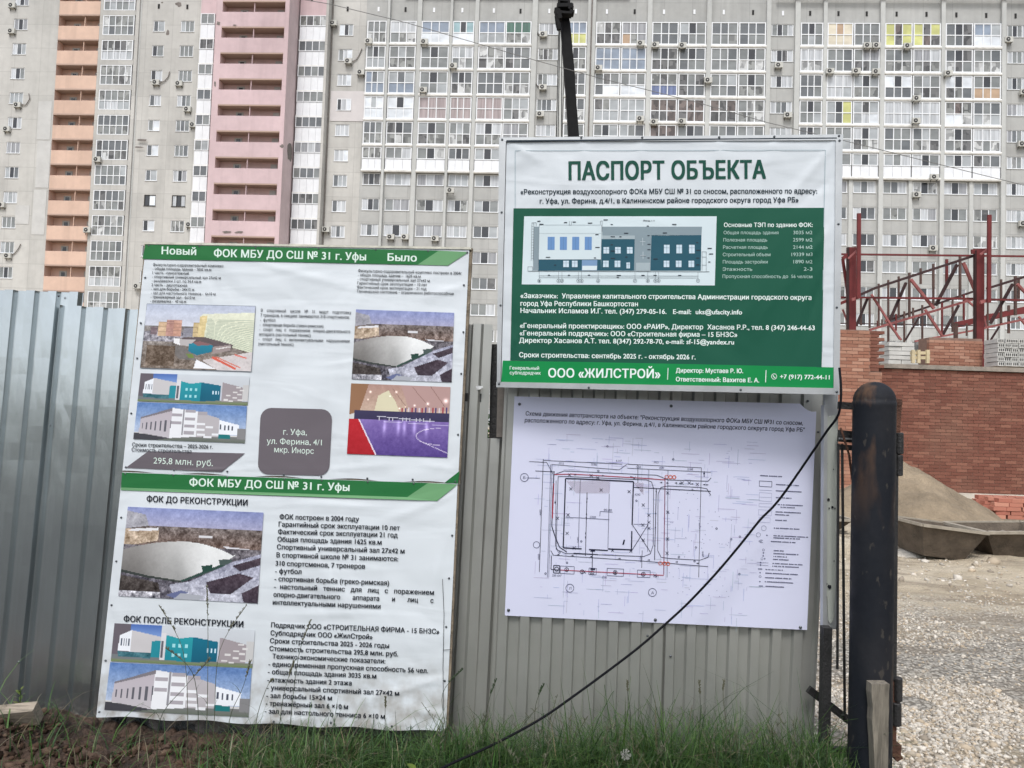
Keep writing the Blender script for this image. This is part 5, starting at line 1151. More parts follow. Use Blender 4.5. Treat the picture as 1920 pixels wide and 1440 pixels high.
ACS = [(25, 12, 0, 'at the left edge, highest of its column'), (24, 60, 0, 'at the left edge, second from the top of its column'), (35, 198, 0, 'below a left edge window with a curved hose beside it'), (15, 243, 0, 'left of a window at the left edge, fourth of its column'),
 (5, 385, 0, 'cut by the left edge of the photo, above the corrugated fence'), (17, 480, 0, 'on the grey wall just above the corrugated fence at the far left'),
 (294, 156, 0, 'under a narrow window left of the pink balconies'), (337, 158, 0, 'upper one under the wider windows between orange and pink balconies'), (353, 206, 0, 'lower one under the wider windows between orange and pink balconies'),
 (364, 235, 0, 'beside the narrow white glazing left of the pink balconies, upper one'), (184, 300, .35, 'at the corner of a loggia right of the orange balconies'), (166, 432, .2, 'beside the lower orange balconies under a small white cover'), (357, 422, 0, 'beside the narrow white glazing just above the green title band'), (259, 537, .25, 'at the left edge of the upper white poster'),
 (626, 45, .2, 'under a small canopy left of the top window'), (654, 116, .15, 'under the second window right of the pink bay, hose curving right'), (677, 137, .15, 'alone on grey wall, right of the third window'), (692, 79, .3, 'at the corner of the first glazed loggia column, top floor'), (796, 80, .45, 'at the corner of the white panelled top loggia'), (794, 170, .45, 'at the lower left of the third row loggia'), (850, 125, .5, 'small and white beside the second pale pole'), (845, 358, .5, 'low beside the second pale pole, seventh row'),
 (1019, 66, .15, 'below the top plain window left of the crane boom'), (1018, 165, .15, 'below the third plain window left of the crane boom'), (1013, 215, .15, 'below the fourth plain window left of the crane boom'), (1201, 83, .5, 'on the top slab edge, first one right of the crane'), (1122, 129, .5, 'on the second row, left end of bay right of the crane'), (1200, 224, .5, 'on the fourth slab edge, right end of bay beside the crane'), (1226, 230, .5, 'on the fourth slab edge, left end of bay above the title'), (1278, 229, .5, 'on the fourth slab edge, middle of bay above the title'), (1228, 86, .5, 'on the top slab edge, second one right of the crane'), (1279, 87, .5, 'on the top slab edge, third one right of the crane'), (1327, 152, .5, 'square and dark-faced, on a pilaster above the green board title'),
 (1459, 124, .15, 'below the second plain window above the right corner of the green board'), (1476, 217, .15, 'below the fourth plain window above the right corner of the green board'), (1625, 87, .5, 'left one of the pair side by side under the top row'), (1642, 87, .5, 'right one of the pair side by side under the top row'), (1700, 88, .5, 'under the loggia with yellow blinds'), (1555, 135, .5, 'at the left end of the second slab edge below the cream blinds'), (1604, 135, .5, 'in the middle of the second slab edge below the cream blinds'), (1641, 136, .5, 'at the right end of the second slab edge below the cream blinds'), (1776, 139, .5, 'at the left end of the last loggia bay, second slab edge'), (1717, 186, .5, 'on the third slab edge below the white blinds'), (1716, 228, .5, 'in front of white curtains on the fourth row'), (1889, 76, .15, 'highest of the rightmost window column'), (1918, 174, .15, 'cut by the right edge of the photo, third row'), (1914, 271, .15, 'near the right edge of the photo, fifth row'),
 (1750, 333, .5, 'on the wide row of white parapet panels on the right'), (1717, 366, .18, 'below a pilaster just under the wide white parapet panels'), (1748, 466, .18, 'with a pale round grille above the red steel truss'), (1916, 420, .15, 'near the right edge of the photo, beside the tall red post'),
 (612, 431, .2, 'at the corner just above the upper white poster'), (733, 445, .12, 'left unit of the two under a window above the green title band'), (760, 445, .12, 'right unit of the two under a window above the green title band'), (816, 448, .12, 'under the window above the right end of the green title band')]
for i, (x, y, w_, lb_) in enumerate(ACS):
    u, v = BL(x, y, w_); pos = BO + BU * u + BN * w_ + Vector((0, 0, v))
    o = empty('air_conditioner', pos, ('white air conditioner ' + lb_), 'air conditioner', 'air conditioners on the apartment block'); o.rotation_euler = (0, 0, -A_)
    inst('casing', ac_body, o); f_ = inst('fan_grille', ac_fan, o); inst('fan_hub', ac_hub, f_); inst('bracket', ac_br, o)
# hoses on the wall
hz = [((55, 176), (57, 186), (50, 197), (38, 198)), ((319, 135), (316, 145), (309, 153), (300, 157)), ((679, 92), (674, 104), (668, 113), (660, 117)), ((1003, 40), (1004, 55), (1009, 64), (1014, 66)), ((1002, 143), (1004, 156), (1009, 163), (1014, 166)), ((40, 458), (36, 466), (30, 474), (24, 478))]
for h_ in hz:
    mb = MB(); pts = [BO + BU * BL(*q)[0] + BN * .1 + Vector((0, 0, BL(*q)[1])) for q in h_]; o = wloc(None)
    M3 = Matrix.Rotation(A_, 3, 'Z'); mb.tube([M3 @ (p - BO) for p in pts], .05, 5); mb.build('hose', M_patch, bld, world=False)
# ------------------------------------------------------------------ overhead wire and crane
def catenary(p0, p1, sag, n=24):
    return [p0.lerp(p1, i / n) - Vector((0, 0, sag * 4 * (i / n) * (1 - i / n))) for i in range(n + 1)]
M_wire = mat('black cable sheath', (.006, .0065, .009), rough=.8, spec=.15)
mb = MB(); mb.tube([at(*q) for q in ((540, -6, 30), (620, 8, 30), (760, 42, 30), (900, 83, 30), (1000, 112, 30), (1130, 148, 30), (1300, 190, 30), (1440, 230, 30), (1600, 268, 30), (1760, 308, 30), (1980, 362, 30))], .014, 5)
tag(mb.build('overhead_wire', mat('grey wire', (.16, .16, .16), rough=.6)), 'thin grey overhead wire slanting across the apartment facade above both boards', 'wire')
cr = empty('mobile_crane', at_z(1110, 840, -.1) * 1.0, 'black telescopic crane boom rising behind the green board, seen against the facade', 'crane')
DC = 32.0
cb = at(1118, 700, DC); cr.location = (cb.x, cb.y, -.1)
M_boom = mat('black boom paint', (.008, .008, .009), rough=.75, spec=.2, var=.4, vscale=4)
def boom(ptsl, name):
    mb = MB(); rings = []
    for (x0, x1, y, d_) in ptsl:
        a, b = at(x0, y, d_), at(x1, y, d_); w_ = (b - a).length; rings += [a, b, b + Vector((0, w_ * 1.1, 0)), a + Vector((0, w_ * 1.1, 0))]
    n = len(ptsl); fs = [(i * 4 + k, i * 4 + (k + 1) % 4, i * 4 + 4 + (k + 1) % 4, i * 4 + 4 + k) for i in range(n - 1) for k in range(4)] + [(3, 2, 1, 0), tuple(range(4 * n - 4, 4 * n))]
    mb.add(rings, fs); return mb.build(name, M_boom, cr)
boom([(1049, 1066, 12, DC), (1062, 1078, 170, DC), (1066, 1081, 254, DC), (1076, 1092, 420, DC)], 'boom_section')
boom([(1052, 1069, 40, DC - .08), (1059, 1078, 140, DC - .08), (1063.5, 1080.5, 200, DC - .08), (1080, 1100, 470, DC - .08)], 'boom_section')
boom([(1056, 1071, 100, DC - .16), (1061, 1079, 165, DC - .16), (1084, 1106, 520, DC - .16), (1098, 1124, 700, DC - .16)], 'boom_section')
mb = MB()
for q in ((1048, 3, 1066, 5, .12), (1048, 3, 1047, 14, .10), (1066, 4, 1067, 14, .10), (1044, 14, 1070, 13, .16), (1043, 26, 1072, 28, .10), (1045, 20, 1050, 38, .18), (1066, 20, 1073, 10, .1), (1068, 24, 1076, 26, .1), (1042, 18, 1046, 30, .14), (1070, 18, 1074, 14, .09)):
    mb.bar(at(q[0], q[1], DC - .3), at(q[2], q[3], DC - .3), q[4], .4)
mb.build('boom_head', M_boom, cr)
mb = MB()
for k in range(3): mb.tube([at(1044 + k * 1.2, 30 + k * 6, DC - .4), at(1046 + k, 46 + k * 5, DC - .4)], .1, 6)
mb.build('hook_block', M_boom, cr)
mb = MB()
for x0, x1 in ((1048, 1043.5), (1050, 1046.5), (1053.5, 1053)): mb.tube([at(x0, 40, DC - .3), at(x1, 252, DC - .3), at(x1 - 1, 640, DC - .3)], .018, 4)
mb.build('hoist_rope', M_wire, cr)
c0 = cr.location
mb = MB(); mb.box(c0.x - 1.3, c0.x + 1.3, c0.y - 2, c0.y + 5, .7, 1.5); mb.build('chassis', mat('orange chassis paint', (.35, .12, .03), rough=.6, var=.3, vscale=3), cr)
mb = MB(); mb.box(c0.x - 1.0, c0.x + 1.0, c0.y - .6, c0.y + 2.2, 1.51, 2.9); mb.build('turret', M_boom, cr)
for sx in (-1.15, 1.15):
    for sy in (-1.2, .3, 3.0, 4.3):
        mb = MB(); mb.tube([(c0.x + sx - .16, c0.y + sy, .42), (c0.x + sx + .16, c0.y + sy, .42)], .52, 16); mb.build('wheel', M_wire, cr)

# ------------------------------------------------------------------ brick building under construction
WD = 17.0
wp0 = at(1652, 925, WD)
M_brick = None
def brickmat(name, c1, c2, c3):
    m, t, p = newmat(name); N, L = t.nodes, t.links
    oi = N.new('ShaderNodeNewGeometry'); g = oi
    wn = N.new('ShaderNodeTexWhiteNoise'); wn.noise_dimensions = '1D'; L.new(oi.outputs['Random Per Island'], wn.inputs['W'])
    ob = N.new('ShaderNodeObjectInfo'); ad = N.new('ShaderNodeMath'); ad.operation = 'ADD'; L.new(oi.outputs['Random Per Island'], ad.inputs[0]); L.new(ob.outputs['Random'], ad.inputs[1])
    L.new(ad.outputs[0], wn.inputs['W'])
    cr_ = N.new('ShaderNodeValToRGB'); cr_.color_ramp.elements[0].color = (*c1, 1); cr_.color_ramp.elements[1].color = (*c3, 1); e = cr_.color_ramp.elements.new(.6); e.color = (*c2, 1)
    L.new(wn.outputs['Value'], cr_.inputs[0])
    n = N.new('ShaderNodeTexNoise'); n.inputs['Scale'].default_value = 1.1; n.inputs['Detail'].default_value = 6; L.new(g.outputs['Position'], n.inputs['Vector'])
    mr = N.new('ShaderNodeMapRange'); mr.inputs[1].default_value = .45; mr.inputs[2].default_value = .75; mr.inputs[4].default_value = .45; L.new(n.outputs[0], mr.inputs[0])
    mx = N.new('ShaderNodeMix'); mx.data_type = 'RGBA'; L.new(cr_.outputs[0], mx.inputs[6]); mx.inputs[7].default_value = (*lin((134, 106, 90)), 1); L.new(mr.outputs[0], mx.inputs[0])
    L.new(mx.outputs[2], p.inputs['Base Color']); p.inputs['Roughness'].default_value = .95
    n2 = N.new('ShaderNodeTexNoise'); n2.inputs['Scale'].default_value = 60; L.new(g.outputs['Position'], n2.inputs['Vector']); b = N.new('ShaderNodeBump'); b.inputs['Strength'].default_value = .5; b.inputs['Distance'].default_value = .004
    L.new(n2.outputs[0], b.inputs['Height']); L.new(b.outputs[0], p.inputs['Normal']); return m
M_brick = brickmat('red brick', lin((112, 70, 58)), lin((122, 78, 65)), lin((142, 98, 82)))
M_brick2 = brickmat('fresh orange brick', lin((146, 100, 82)), lin((162, 116, 96)), lin((182, 142, 122)))
M_mortar = mat('mortar', lin((138, 112, 100)), rough=.95, var=.3, vscale=8)
def brick_wall(root, x0, x1, z0, z1, yf, thick, m, room, tooth=0, prio=None, top=None):
    """courses of bricks standing proud of the mortar; the ones in room are separate parts"""
    core = MB(); core.box(x0 + .012, x1 - .012 - (.12 if tooth else 0), yf + .010, yf + thick, z0, z1 - .01 if not top else z1 - .3); core.build('wall_core', M_mortar, root)
    L_, H_ = .25, .075; bm = {}; rest = MB(); nc = int((z1 - z0) / H_); made = 0; lst = []
    for c in range(nc):
        off = (c % 2) * .125; x = x0 - off; k = 0
        xe = x1 + (.06 if (tooth and c % 2) else (-.06 if tooth else 0))
        zt = z0 + c * H_
        while x < xe - .02:
            a, b = max(x, x0), min(x + L_, xe)
            if b - a > .04 and not (top and zt + H_ > top(a)): lst.append((a + .005, b - .005, zt + .005, zt + H_ - .005))
            x += L_
    lst.sort(key=prio or (lambda q: -(q[2])))
    for a, b, c, d_ in lst:
        j = rng.uniform(-.004, .004)
        if made < room:
            k = round(b - a, 2)
            if k not in bm: t_ = MB(); t_.box(0, b - a, 0, .11, 0, d_ - c); bm[k] = t_.mesh('brick', m)
            inst('brick', bm[k], root, Vector((a, yf + j, c)) - wloc(root)); made += 1
        else: rest.box(a, b, yf + j, yf + .11, c, d_)
    if rest.v: r_ = rest.build('brick', m, root); r_['kind'] = 'stuff'
def X(x, y=700, d=WD): return at(x, y, d).x
def Zz(x, y, d=WD): return at(x, y, d).z
yw = at(1780, 700, WD).y
bw = empty('brick_wall', (X(1780), yw, -.1), 'wide reddish brown brick wall of the unfinished building behind the gate post', 'brick wall', )
x0, x1 = X(1652), X(2060); zt = Zz(1780, 694)
vis = lambda q: 0 if (X(1690) < q[0] < X(1925) and q[2] > Zz(1780, 925) - .05) else 1
brick_wall(bw, x0, x1, -.1, zt, yw, .38, M_brick, 300, prio=lambda q: (vis(q), -round(q[2], 2), q[0]))
mb = MB(); mb.box(X(1648), X(2060), yw - .05, yw + .5, zt + .002, zt + .10); mb.build('capping', mat('grey concrete', lin((150, 142, 132)), rough=.95, var=.35, vscale=5, bump=.5, bscale=20), bw)
mb = MB(); mb.box(X(1652), X(2060), yw - .06, yw - .004, -.12, Zz(1850, 925)); mb.build('plinth', mat('pale plinth', lin((196, 190, 180)), rough=.95, var=.2, vscale=4), bw)
# higher brick pier with toothed end, nearer the fence
d2 = 16.2; yp = at(1600, 700, d2).y
pr = empty('brick_pier', (at(1610, 900, d2).x, yp, -.1), 'lighter brick wall end with stepped toothed bricks, directly behind the green board edge', 'brick wall')
xa, xb = X(1180, 700, d2), X(1632, 700, d2)
zl, zr = Zz(1573, 630, d2), Zz(1632, 618, d2)
brick_wall(pr, xa, xb, -.1, zr, yp, .5, M_brick2, 250, prio=lambda q: (0 if q[0] > X(1566, 700, d2) else 1, -q[2]))
tb_ = MB()
for c in range(12):   # racking steps
    z = zr - .075 * (c + 1); w_ = .36 if c % 2 == 0 else .24
    t_ = MB(); t_.box(xb + .003, xb + w_, yp + .12, yp + .46, z + .005, z + .07); t_.build('brick', M_rust if False else M_brick, pr)
z8 = zr - .075 * 12
brick_wall(pr, xb + .004, xb + .30, -.1, z8, yp + .08, .4, M_brick2, 50)
d3 = 18.2; y3 = at(1780, 650, d3).y
ps = empty('brick_pier', (at(1790, 650, d3).x, y3, -.1), 'low red brickwork block between the two white block stacks', 'brick wall')
brick_wall(ps, X(1742, 650, d3), X(1843, 650, d3), Zz(1790, 684, d3) - 1.2, Zz(1790, 633, d3), y3, .5, M_brick2, 120)
# stacks of white hollow blocks
M_blk = mat('white silicate block', lin((200, 200, 196)), rough=.95, var=.15, vscale=6)
def block_stack(x0, x1, y0, y1, d_, nx_, nz_, label):
    a, b = X(x0, y0, d_), X(x1, y0, d_); zt_, zb_ = Zz(x0, y0, d_), Zz(x0, y1, d_); yy = at(x0, y0, d_).y
    r_ = empty('block_stack', ((a + b) / 2, yy, zb_), label, 'block stack', 'stacks of white building blocks on the wall')
    w_, h_ = (b - a) / nx_, (zt_ - zb_) / nz_
    k = MB(); k.box(0, w_ - .012, 0, .5, 0, h_ - .012); me = k.mesh('block', M_blk); kh = MB()
    for i in range(3):
        kh.box(w_ * (.14 + i * .27), w_ * (.14 + i * .27) + w_ * .14, -.004, .004, h_ * .22, h_ * .74)
    mh = kh.mesh('core_hole', M_hole)
    for j in range(nz_):
        for i in range(nx_):
            o = inst('block', me, r_, Vector((a + i * w_ + rng.uniform(-.015, .015), yy + rng.uniform(-.02, .02), zb_ + j * h_)) - r_.location); 
            if nx_ > 4: inst('core_hole', mh, o)
    return r_
block_stack(1667, 1716, 640, 682, 17.6, 2, 5, 'stack of flat white blocks just right of the toothed brick end')
block_stack(1871, 1990, 634, 686, 17.5, 9, 6, 'stack of white perforated blocks at the right edge of the photo')
ts = empty('trestle', (X(1726, 680, 17.2), at(1726, 680, 17.2).y, Zz(1726, 682, 17.2)), 'small pale wooden trestle standing in front of the white block stack', 'trestle')
for q in ((1708, 662, 1742, 662, .07), (1708, 671, 1742, 671, .07)): mb = MB(); mb.bar(at(q[0], q[1], 17.2), at(q[2], q[3], 17.2), q[4], .08); mb.build('rail', mat('pale new timber', lin((206, 192, 158)), rough=.8, var=.2, vscale=6), ts)
for x in (1712, 1722, 1739): mb = MB(); mb.bar(at(x, 656, 17.15), at(x, 681, 17.15), .07, .06); mb.build('leg', bpy.data.materials['pale new timber'], ts)

# ------------------------------------------------------------------ red steel frame
M_red = mat('dark red primer', lin((112, 42, 42)), rough=.6, var=.3, vscale=3); M_redl = mat('light red primer', lin((160, 96, 94)), rough=.7, var=.2, vscale=3); M_redd = mat('dark and shaded primer', lin((58, 34, 34)), rough=.6, var=.3, vscale=3)  # light red stands in for lit faces, darkest red also for shaded sides
M_strut = mat('weathered strut', lin((96, 74, 68)), rough=.7, var=.3, vscale=3)
sf = empty('steel_frame', (X(1720, 700, 20), at(1720, 700, 20).y, -.1), 'dark red steel frame of columns and sloping trusses rising above the brick wall', 'steel frame')
def q8(X_, Y_): return 1440 + X_ / 4, 360 + Y_ / 4
def member(a, b, wpx, d_, m, name, dep=None):
    pa, pb_ = at(*q8(*a), d_), at(*q8(*b), d_); w_ = wpx / 4 / FPX * d_ * (.8 if name in ('brace', 'strut') else 1); dep = dep or min(w_, .06)
    mb = MB(); mb.bar(pa, pb_, w_, dep or w_); mb.build(name, m, sf)
for x0, x1, yt in ((592, 658, 415), (1546, 1618, 440)):
    w_ = (x1 - x0)
    xm = (x0 + x1) / 2
    # box column: shade of its left side put in as a dark strip
    member((x0 + 8, yt), (x0 + 5, 2000), 14, 20, M_redd, 'column', .10); member((x0 + 8 + w_ / 2, yt), (x0 + 5 + w_ / 2, 2000), w_ - 15, 19.97, M_red, 'column', .06)
for a, b in (((682, 160), (678, 800)), ((1660, 172), (1656, 830))): member(a, b, 26, 19.6, M_red, 'post')
for a, b, w_, d_, m, n_ in (
    ((-900, 450), (3400, 500), 13, 20.3, M_red, 'tie_beam'), ((-900, 778), (1545, 800), 14, 20.3, M_red, 'tie_beam'), ((1640, 806), (3400, 840), 14, 20.3, M_red, 'tie_beam'),
    ((545, 985), (1640, 1003), 7, 23, M_redd, 'purlin'),
    ((560, 500), (660, 420), 26, 20.0, M_red, 'gusset'), ((1525, 448), (1640, 440), 34, 20.0, M_red, 'gusset'), ((600, 500), (665, 440), 12, 19.8, M_redl, 'gusset'), ((1590, 470), (1650, 430), 14, 19.8, M_redl, 'gusset'),
    ((545, 835), (690, 775), 22, 20.1, M_red, 'gusset'), ((628, 808), (680, 790), 22, 19.7, M_redl, 'gusset'), ((1590, 828), (1668, 806), 24, 19.7, M_redl, 'gusset'),
    ((660, 785), (800, 722), 19, 20.1, M_redd, 'top_chord'), ((800, 722), (1545, 478), 19, 20.1, M_redd, 'top_chord'), ((1640, 725), (3000, 300), 18, 20.1, M_redd, 'top_chord'),
    ((910, 960), (1545, 745), 16, 22.5, M_redd, 'top_chord'), ((760, 1035), (1570, 796), 17, 21, M_redl, 'bottom_chord'), ((1600, 1025), (2900, 740), 16, 21, M_redl, 'bottom_chord'),
    ((1400, 1000), (1930, 880), 44, 23.5, M_red, 'beam'), ((1640, 930), (3000, 780), 30, 23, M_red, 'beam'), ((1100, 1120), (1560, 1035), 14, 24, M_redl, 'bottom_chord'),
    ((560, 500), (600, 780), 22, 20.2, M_red, 'brace'), ((560, 880), (590, 960), 14, 20.6, M_redl, 'brace'),
    ((745, 800), (662, 1005), 20, 20.4, M_redd, 'brace'), ((1035, 680), (915, 960), 22, 20.4, M_redd, 'brace'), ((775, 768), (990, 1105), 17, 20.4, M_redl, 'brace'), ((1070, 655), (1245, 875), 24, 20.4, M_redl, 'brace'),
    ((1418, 545), (1258, 850), 26, 20.4, M_redd, 'brace'), ((1465, 530), (1568, 775), 26, 20.4, M_redl, 'brace'), ((1135, 935), (1030, 1112), 14, 22, M_redd, 'brace'), ((1178, 882), (1310, 1085), 20, 22, M_redl, 'brace'), ((1430, 850), (1312, 1070), 20, 22, M_redd, 'brace'),
    ((1470, 795), (1560, 870), 16, 22, M_redl, 'brace'), ((880, 960), (1000, 1110), 14, 22, M_redl, 'brace'), ((1835, 690), (1668, 985), 24, 20.4, M_redd, 'brace'), ((1868, 690), (2000, 830), 22, 20.4, M_redl, 'brace'), ((1735, 1008), (1655, 1135), 14, 22, M_redd, 'brace'),
    ((1880, 935), (1940, 1010), 16, 21.4, M_redl, 'brace'), ((1620, 940), (1640, 1020), 12, 21, M_redl, 'brace'), ((2000, 830), (2200, 560), 24, 20.4, M_redd, 'brace')): member(a, b, w_, d_, m, n_)
for x, yt, yb, w_, d_ in ((762, 785, 1020, 15, 21), (830, 688, 1010, 15, 21), (902, 660, 1100, 15, 21), (980, 633, 940, 15, 21), (1060, 605, 940, 18, 21), (1145, 572, 690, 16, 21), (1240, 538, 850, 17, 21), (1340, 505, 700, 20, 21), (1440, 480, 800, 18, 21), (697, 800, 1000, 14, 21), (1022, 895, 1100, 14, 22.4), (1088, 868, 985, 14, 22.4), (1157, 848, 1100, 14, 22.4), (960, 915, 1040, 12, 22.4), (1305, 830, 1060, 14, 22.4), (1384, 790, 1050, 14, 22.4), (1468, 770, 960, 14, 22.4), (822, 965, 1010, 12, 22.4), (855, 955, 1000, 12, 22.4), (1748, 655, 1000, 16, 21), (1855, 630, 925, 20, 21), (1648, 820, 1140, 12, 22), (1805, 850, 1060, 18, 23.2), (1408, 985, 1095, 34, 23), (1490, 985, 1080, 12, 23), (1880, 640, 800, 16, 21)):
    member((x, yt), (x, yb + 400 if yb > 1090 else yb), w_, d_, M_strut if rng.random() < .8 else M_red, 'strut')

# ------------------------------------------------------------------ sand pile, tubs, pallet
def put(x, y, z=-.1): return at_z(x, y, z)
ap = at(1688, 856, 13.0); cx, cy, hh, RR = ap.x, ap.y, ap.z + .1, 1.62
mb = MB(); NR_, NA = 34, 72
for i in range(NR_ + 1):
    r_ = RR * i / NR_ * 1.15
    for k in range(NA):
        a = 2 * math.pi * k / NA; x, y = cx + r_ * .98 * math.cos(a), cy + r_ * .8 * math.sin(a)
        q = max(0, 1 - i / NR_); h = hh * (1.12 * q ** 1.05 if q < .85 else 1.12 * .85 ** 1.05 + (q - .85) * .9) * .93
        h += (.09 * noise.noise(Vector((x * 1.4, y * 1.4, 2))) + .035 * noise.noise(Vector((x * 6, y * 6, 4)))) * min(1, q * 6) - (.05 if i == NR_ else 0)
        mb.v.append((x, y, ground_h(x, y) + h))
mb.c = [(1, 1, 1)] * len(mb.v)
fs = [(i * NA + k, i * NA + (k + 1) % NA, (i + 1) * NA + (k + 1) % NA, (i + 1) * NA + k) for i in range(NR_) for k in range(NA)]
mb.f = fs; mb.m = [0] * len(fs)
M_sand = mat('damp sand', lin((140, 126, 106)), rough=.98, var=.4, vscale=2.2, bump=.9, bscale=22, bdist=.03)
tag(mb.build('sand_pile', M_sand), 'tall heap of grey brown sand piled in front of the brick wall', 'sand pile')
M_tub = mat('mortar caked steel', lin((98, 88, 77)), rough=.9, var=.5, vscale=5, bump=.6, bscale=30); M_mort = mat('wet mortar', lin((128, 122, 112)), rough=.8, var=.3, vscale=8, bump=.8, bscale=18)
def tub(xl, xr, ytop, yb, d_, label, tilt=0., cap=0.):
    p0, p1 = at(xl, ytop, d_), at(xr, ytop, d_); gz = ground_h((p0.x + p1.x) / 2, p0.y); W2 = (p1.x - p0.x) / 2; c = Vector(((p0.x + p1.x) / 2, p0.y, gz)); h = p0.z - gz; D = .85
    r_ = empty('mortar_tub', c, label, 'mortar tub', 'mortar tubs in the yard'); r_.rotation_euler = (0, tilt, cap)
    T = [(-W2, 0, h), (W2, 0, h), (W2, D, h), (-W2, D, h)]; Bm = [(-W2 * .62, .16, .01), (W2 * .62, .16, .01), (W2 * .62, D - .16, .01), (-W2 * .62, D - .16, .01)]
    mb = MB(); t_ = .02
    Ti = [(x * .96, .03 + y * .93, z - .0) for x, y, z in T]; Bi = [(x * .95, .02 + y * .95, z + .02) for x, y, z in Bm]
    mb.add(T + Bm + Ti + Bi, [(0, 1, 5, 4), (1, 2, 6, 5), (2, 3, 7, 6), (3, 0, 4, 7), (7, 6, 5, 4), (8, 12, 13, 9), (9, 13, 14, 10), (10, 14, 15, 11), (11, 15, 12, 8), (12, 15, 14, 13), (0, 8, 9, 1), (1, 9, 10, 2), (2, 10, 11, 3), (3, 11, 8, 0)])
    mb.build('shell', M_tub, r_, world=False)
    mb = MB(); 
    for a, b in zip(T, T[1:] + T[:1]): mb.bar(a, b, .045, .035, (0, 0, 1))
    mb.build('rim', mat('bright worn rim', lin((160, 152, 138)), rough=.8, var=.3, vscale=9), r_, world=False)
    mb = MB(); N_ = 12; vs = [(lerp(-W2 * .86, W2 * .86, i / N_), lerp(.08, D - .08, j / N_), h * .66 + .07 * noise.noise(Vector((i * .5 + xl, j * .5, 1)))) for j in range(N_ + 1) for i in range(N_ + 1)]
    mb.add(vs, [(j * (N_ + 1) + i, j * (N_ + 1) + i + 1, (j + 1) * (N_ + 1) + i + 1, (j + 1) * (N_ + 1) + i) for j in range(N_) for i in range(N_)]); mb.build('mortar', M_mort, r_, world=False)
tub(1722, 1850, 990, 1045, 8.9, 'left one of the two mortar tubs beside the sand heap', .10, .05)
tub(1850, 2010, 996, 1042, 9.1, 'mortar tub cut by the right edge of the photo, beside another tub', -.03, .04)
tub(1480, 1600, 972, 1000, 11, 'dark mortar tub seen through the gap left of the gate post', .0, .0)
# spilled lime mortar beside the left tub
mb = MB(); N_ = 22; vs = []; cp_ = at_z(1722, 1034, -.1)
for i in range(7):
    for k in range(N_):
        a = 2 * math.pi * k / N_; r_ = (i / 6) * (.42 + .18 * noise.noise(Vector((math.cos(a) * 1.6, math.sin(a) * 1.6, 4)))); x, y = cp_.x - .05 + r_ * math.cos(a), cp_.y - .1 + r_ * .6 * math.sin(a)
        vs.append((x, y, ground_h(x, y) + .09 * (1 - i / 6) + .02 * noise.noise(Vector((x * 9, y * 9, 1))) * (1 - i / 6) - (.01 if i == 6 else 0)))
mb.add(vs, [(i * N_ + k, i * N_ + (k + 1) % N_, (i + 1) * N_ + (k + 1) % N_, (i + 1) * N_ + k) for i in range(6) for k in range(N_)])
tag(mb.build('mortar_spill', mat('dried lime mortar', lin((206, 200, 188)), rough=.95, var=.3, vscale=9, bump=.5)), 'low whitish heap of spilled mortar left of the first tub', 'mortar spill')
# brick pallet
pd = 12.6; pa_ = at(1859, 972, pd); gz = ground_h(pa_.x, pa_.y); pe = at(1990, 972, pd)
pl = empty('pallet', (pa_.x + .5, pa_.y, gz), 'wooden pallet under the pink bricks by the white plinth', 'pallet')
mb = MB(); 
for k in range(3): mb = MB(); mb.box(pa_.x + k * .5, pa_.x + k * .5 + .1, pa_.y, pa_.y + .9, gz + .0, gz + .09); mb.build('bearer', M_wood, pl)
for k in range(6): mb = MB(); mb.box(pa_.x - .02, pa_.x + 1.15, pa_.y + k * .155 - .01, pa_.y + k * .155 + .1, gz + .092, gz + .115); mb.build('slat', M_wood, pl)
M_bp = brickmat('pinkish new brick', lin((170, 108, 92)), lin((184, 122, 104)), lin((198, 142, 122)))
bs = empty('brick_stack', (pa_.x + .5, pa_.y, gz + .12), 'stack of pinkish new bricks on a pallet at the right edge of the photo', 'brick stack')
k_ = MB(); k_.box(0, .235, 0, .12, 0, .065); mbk = k_.mesh('brick', M_bp)
for j in range(5):
    for i in range(4):
        for l in range(3): inst('brick', mbk, bs, Vector((pa_.x + .03 + i * .255 + rng.uniform(-.02, .02) + (j % 2) * .05 + (0 if j < 4 else .1), pa_.y + .02 + l * .26 + rng.uniform(-.02, .02), gz + .117 + j * .070)) - bs.location, (0, 0, rng.uniform(-.06, .06)))

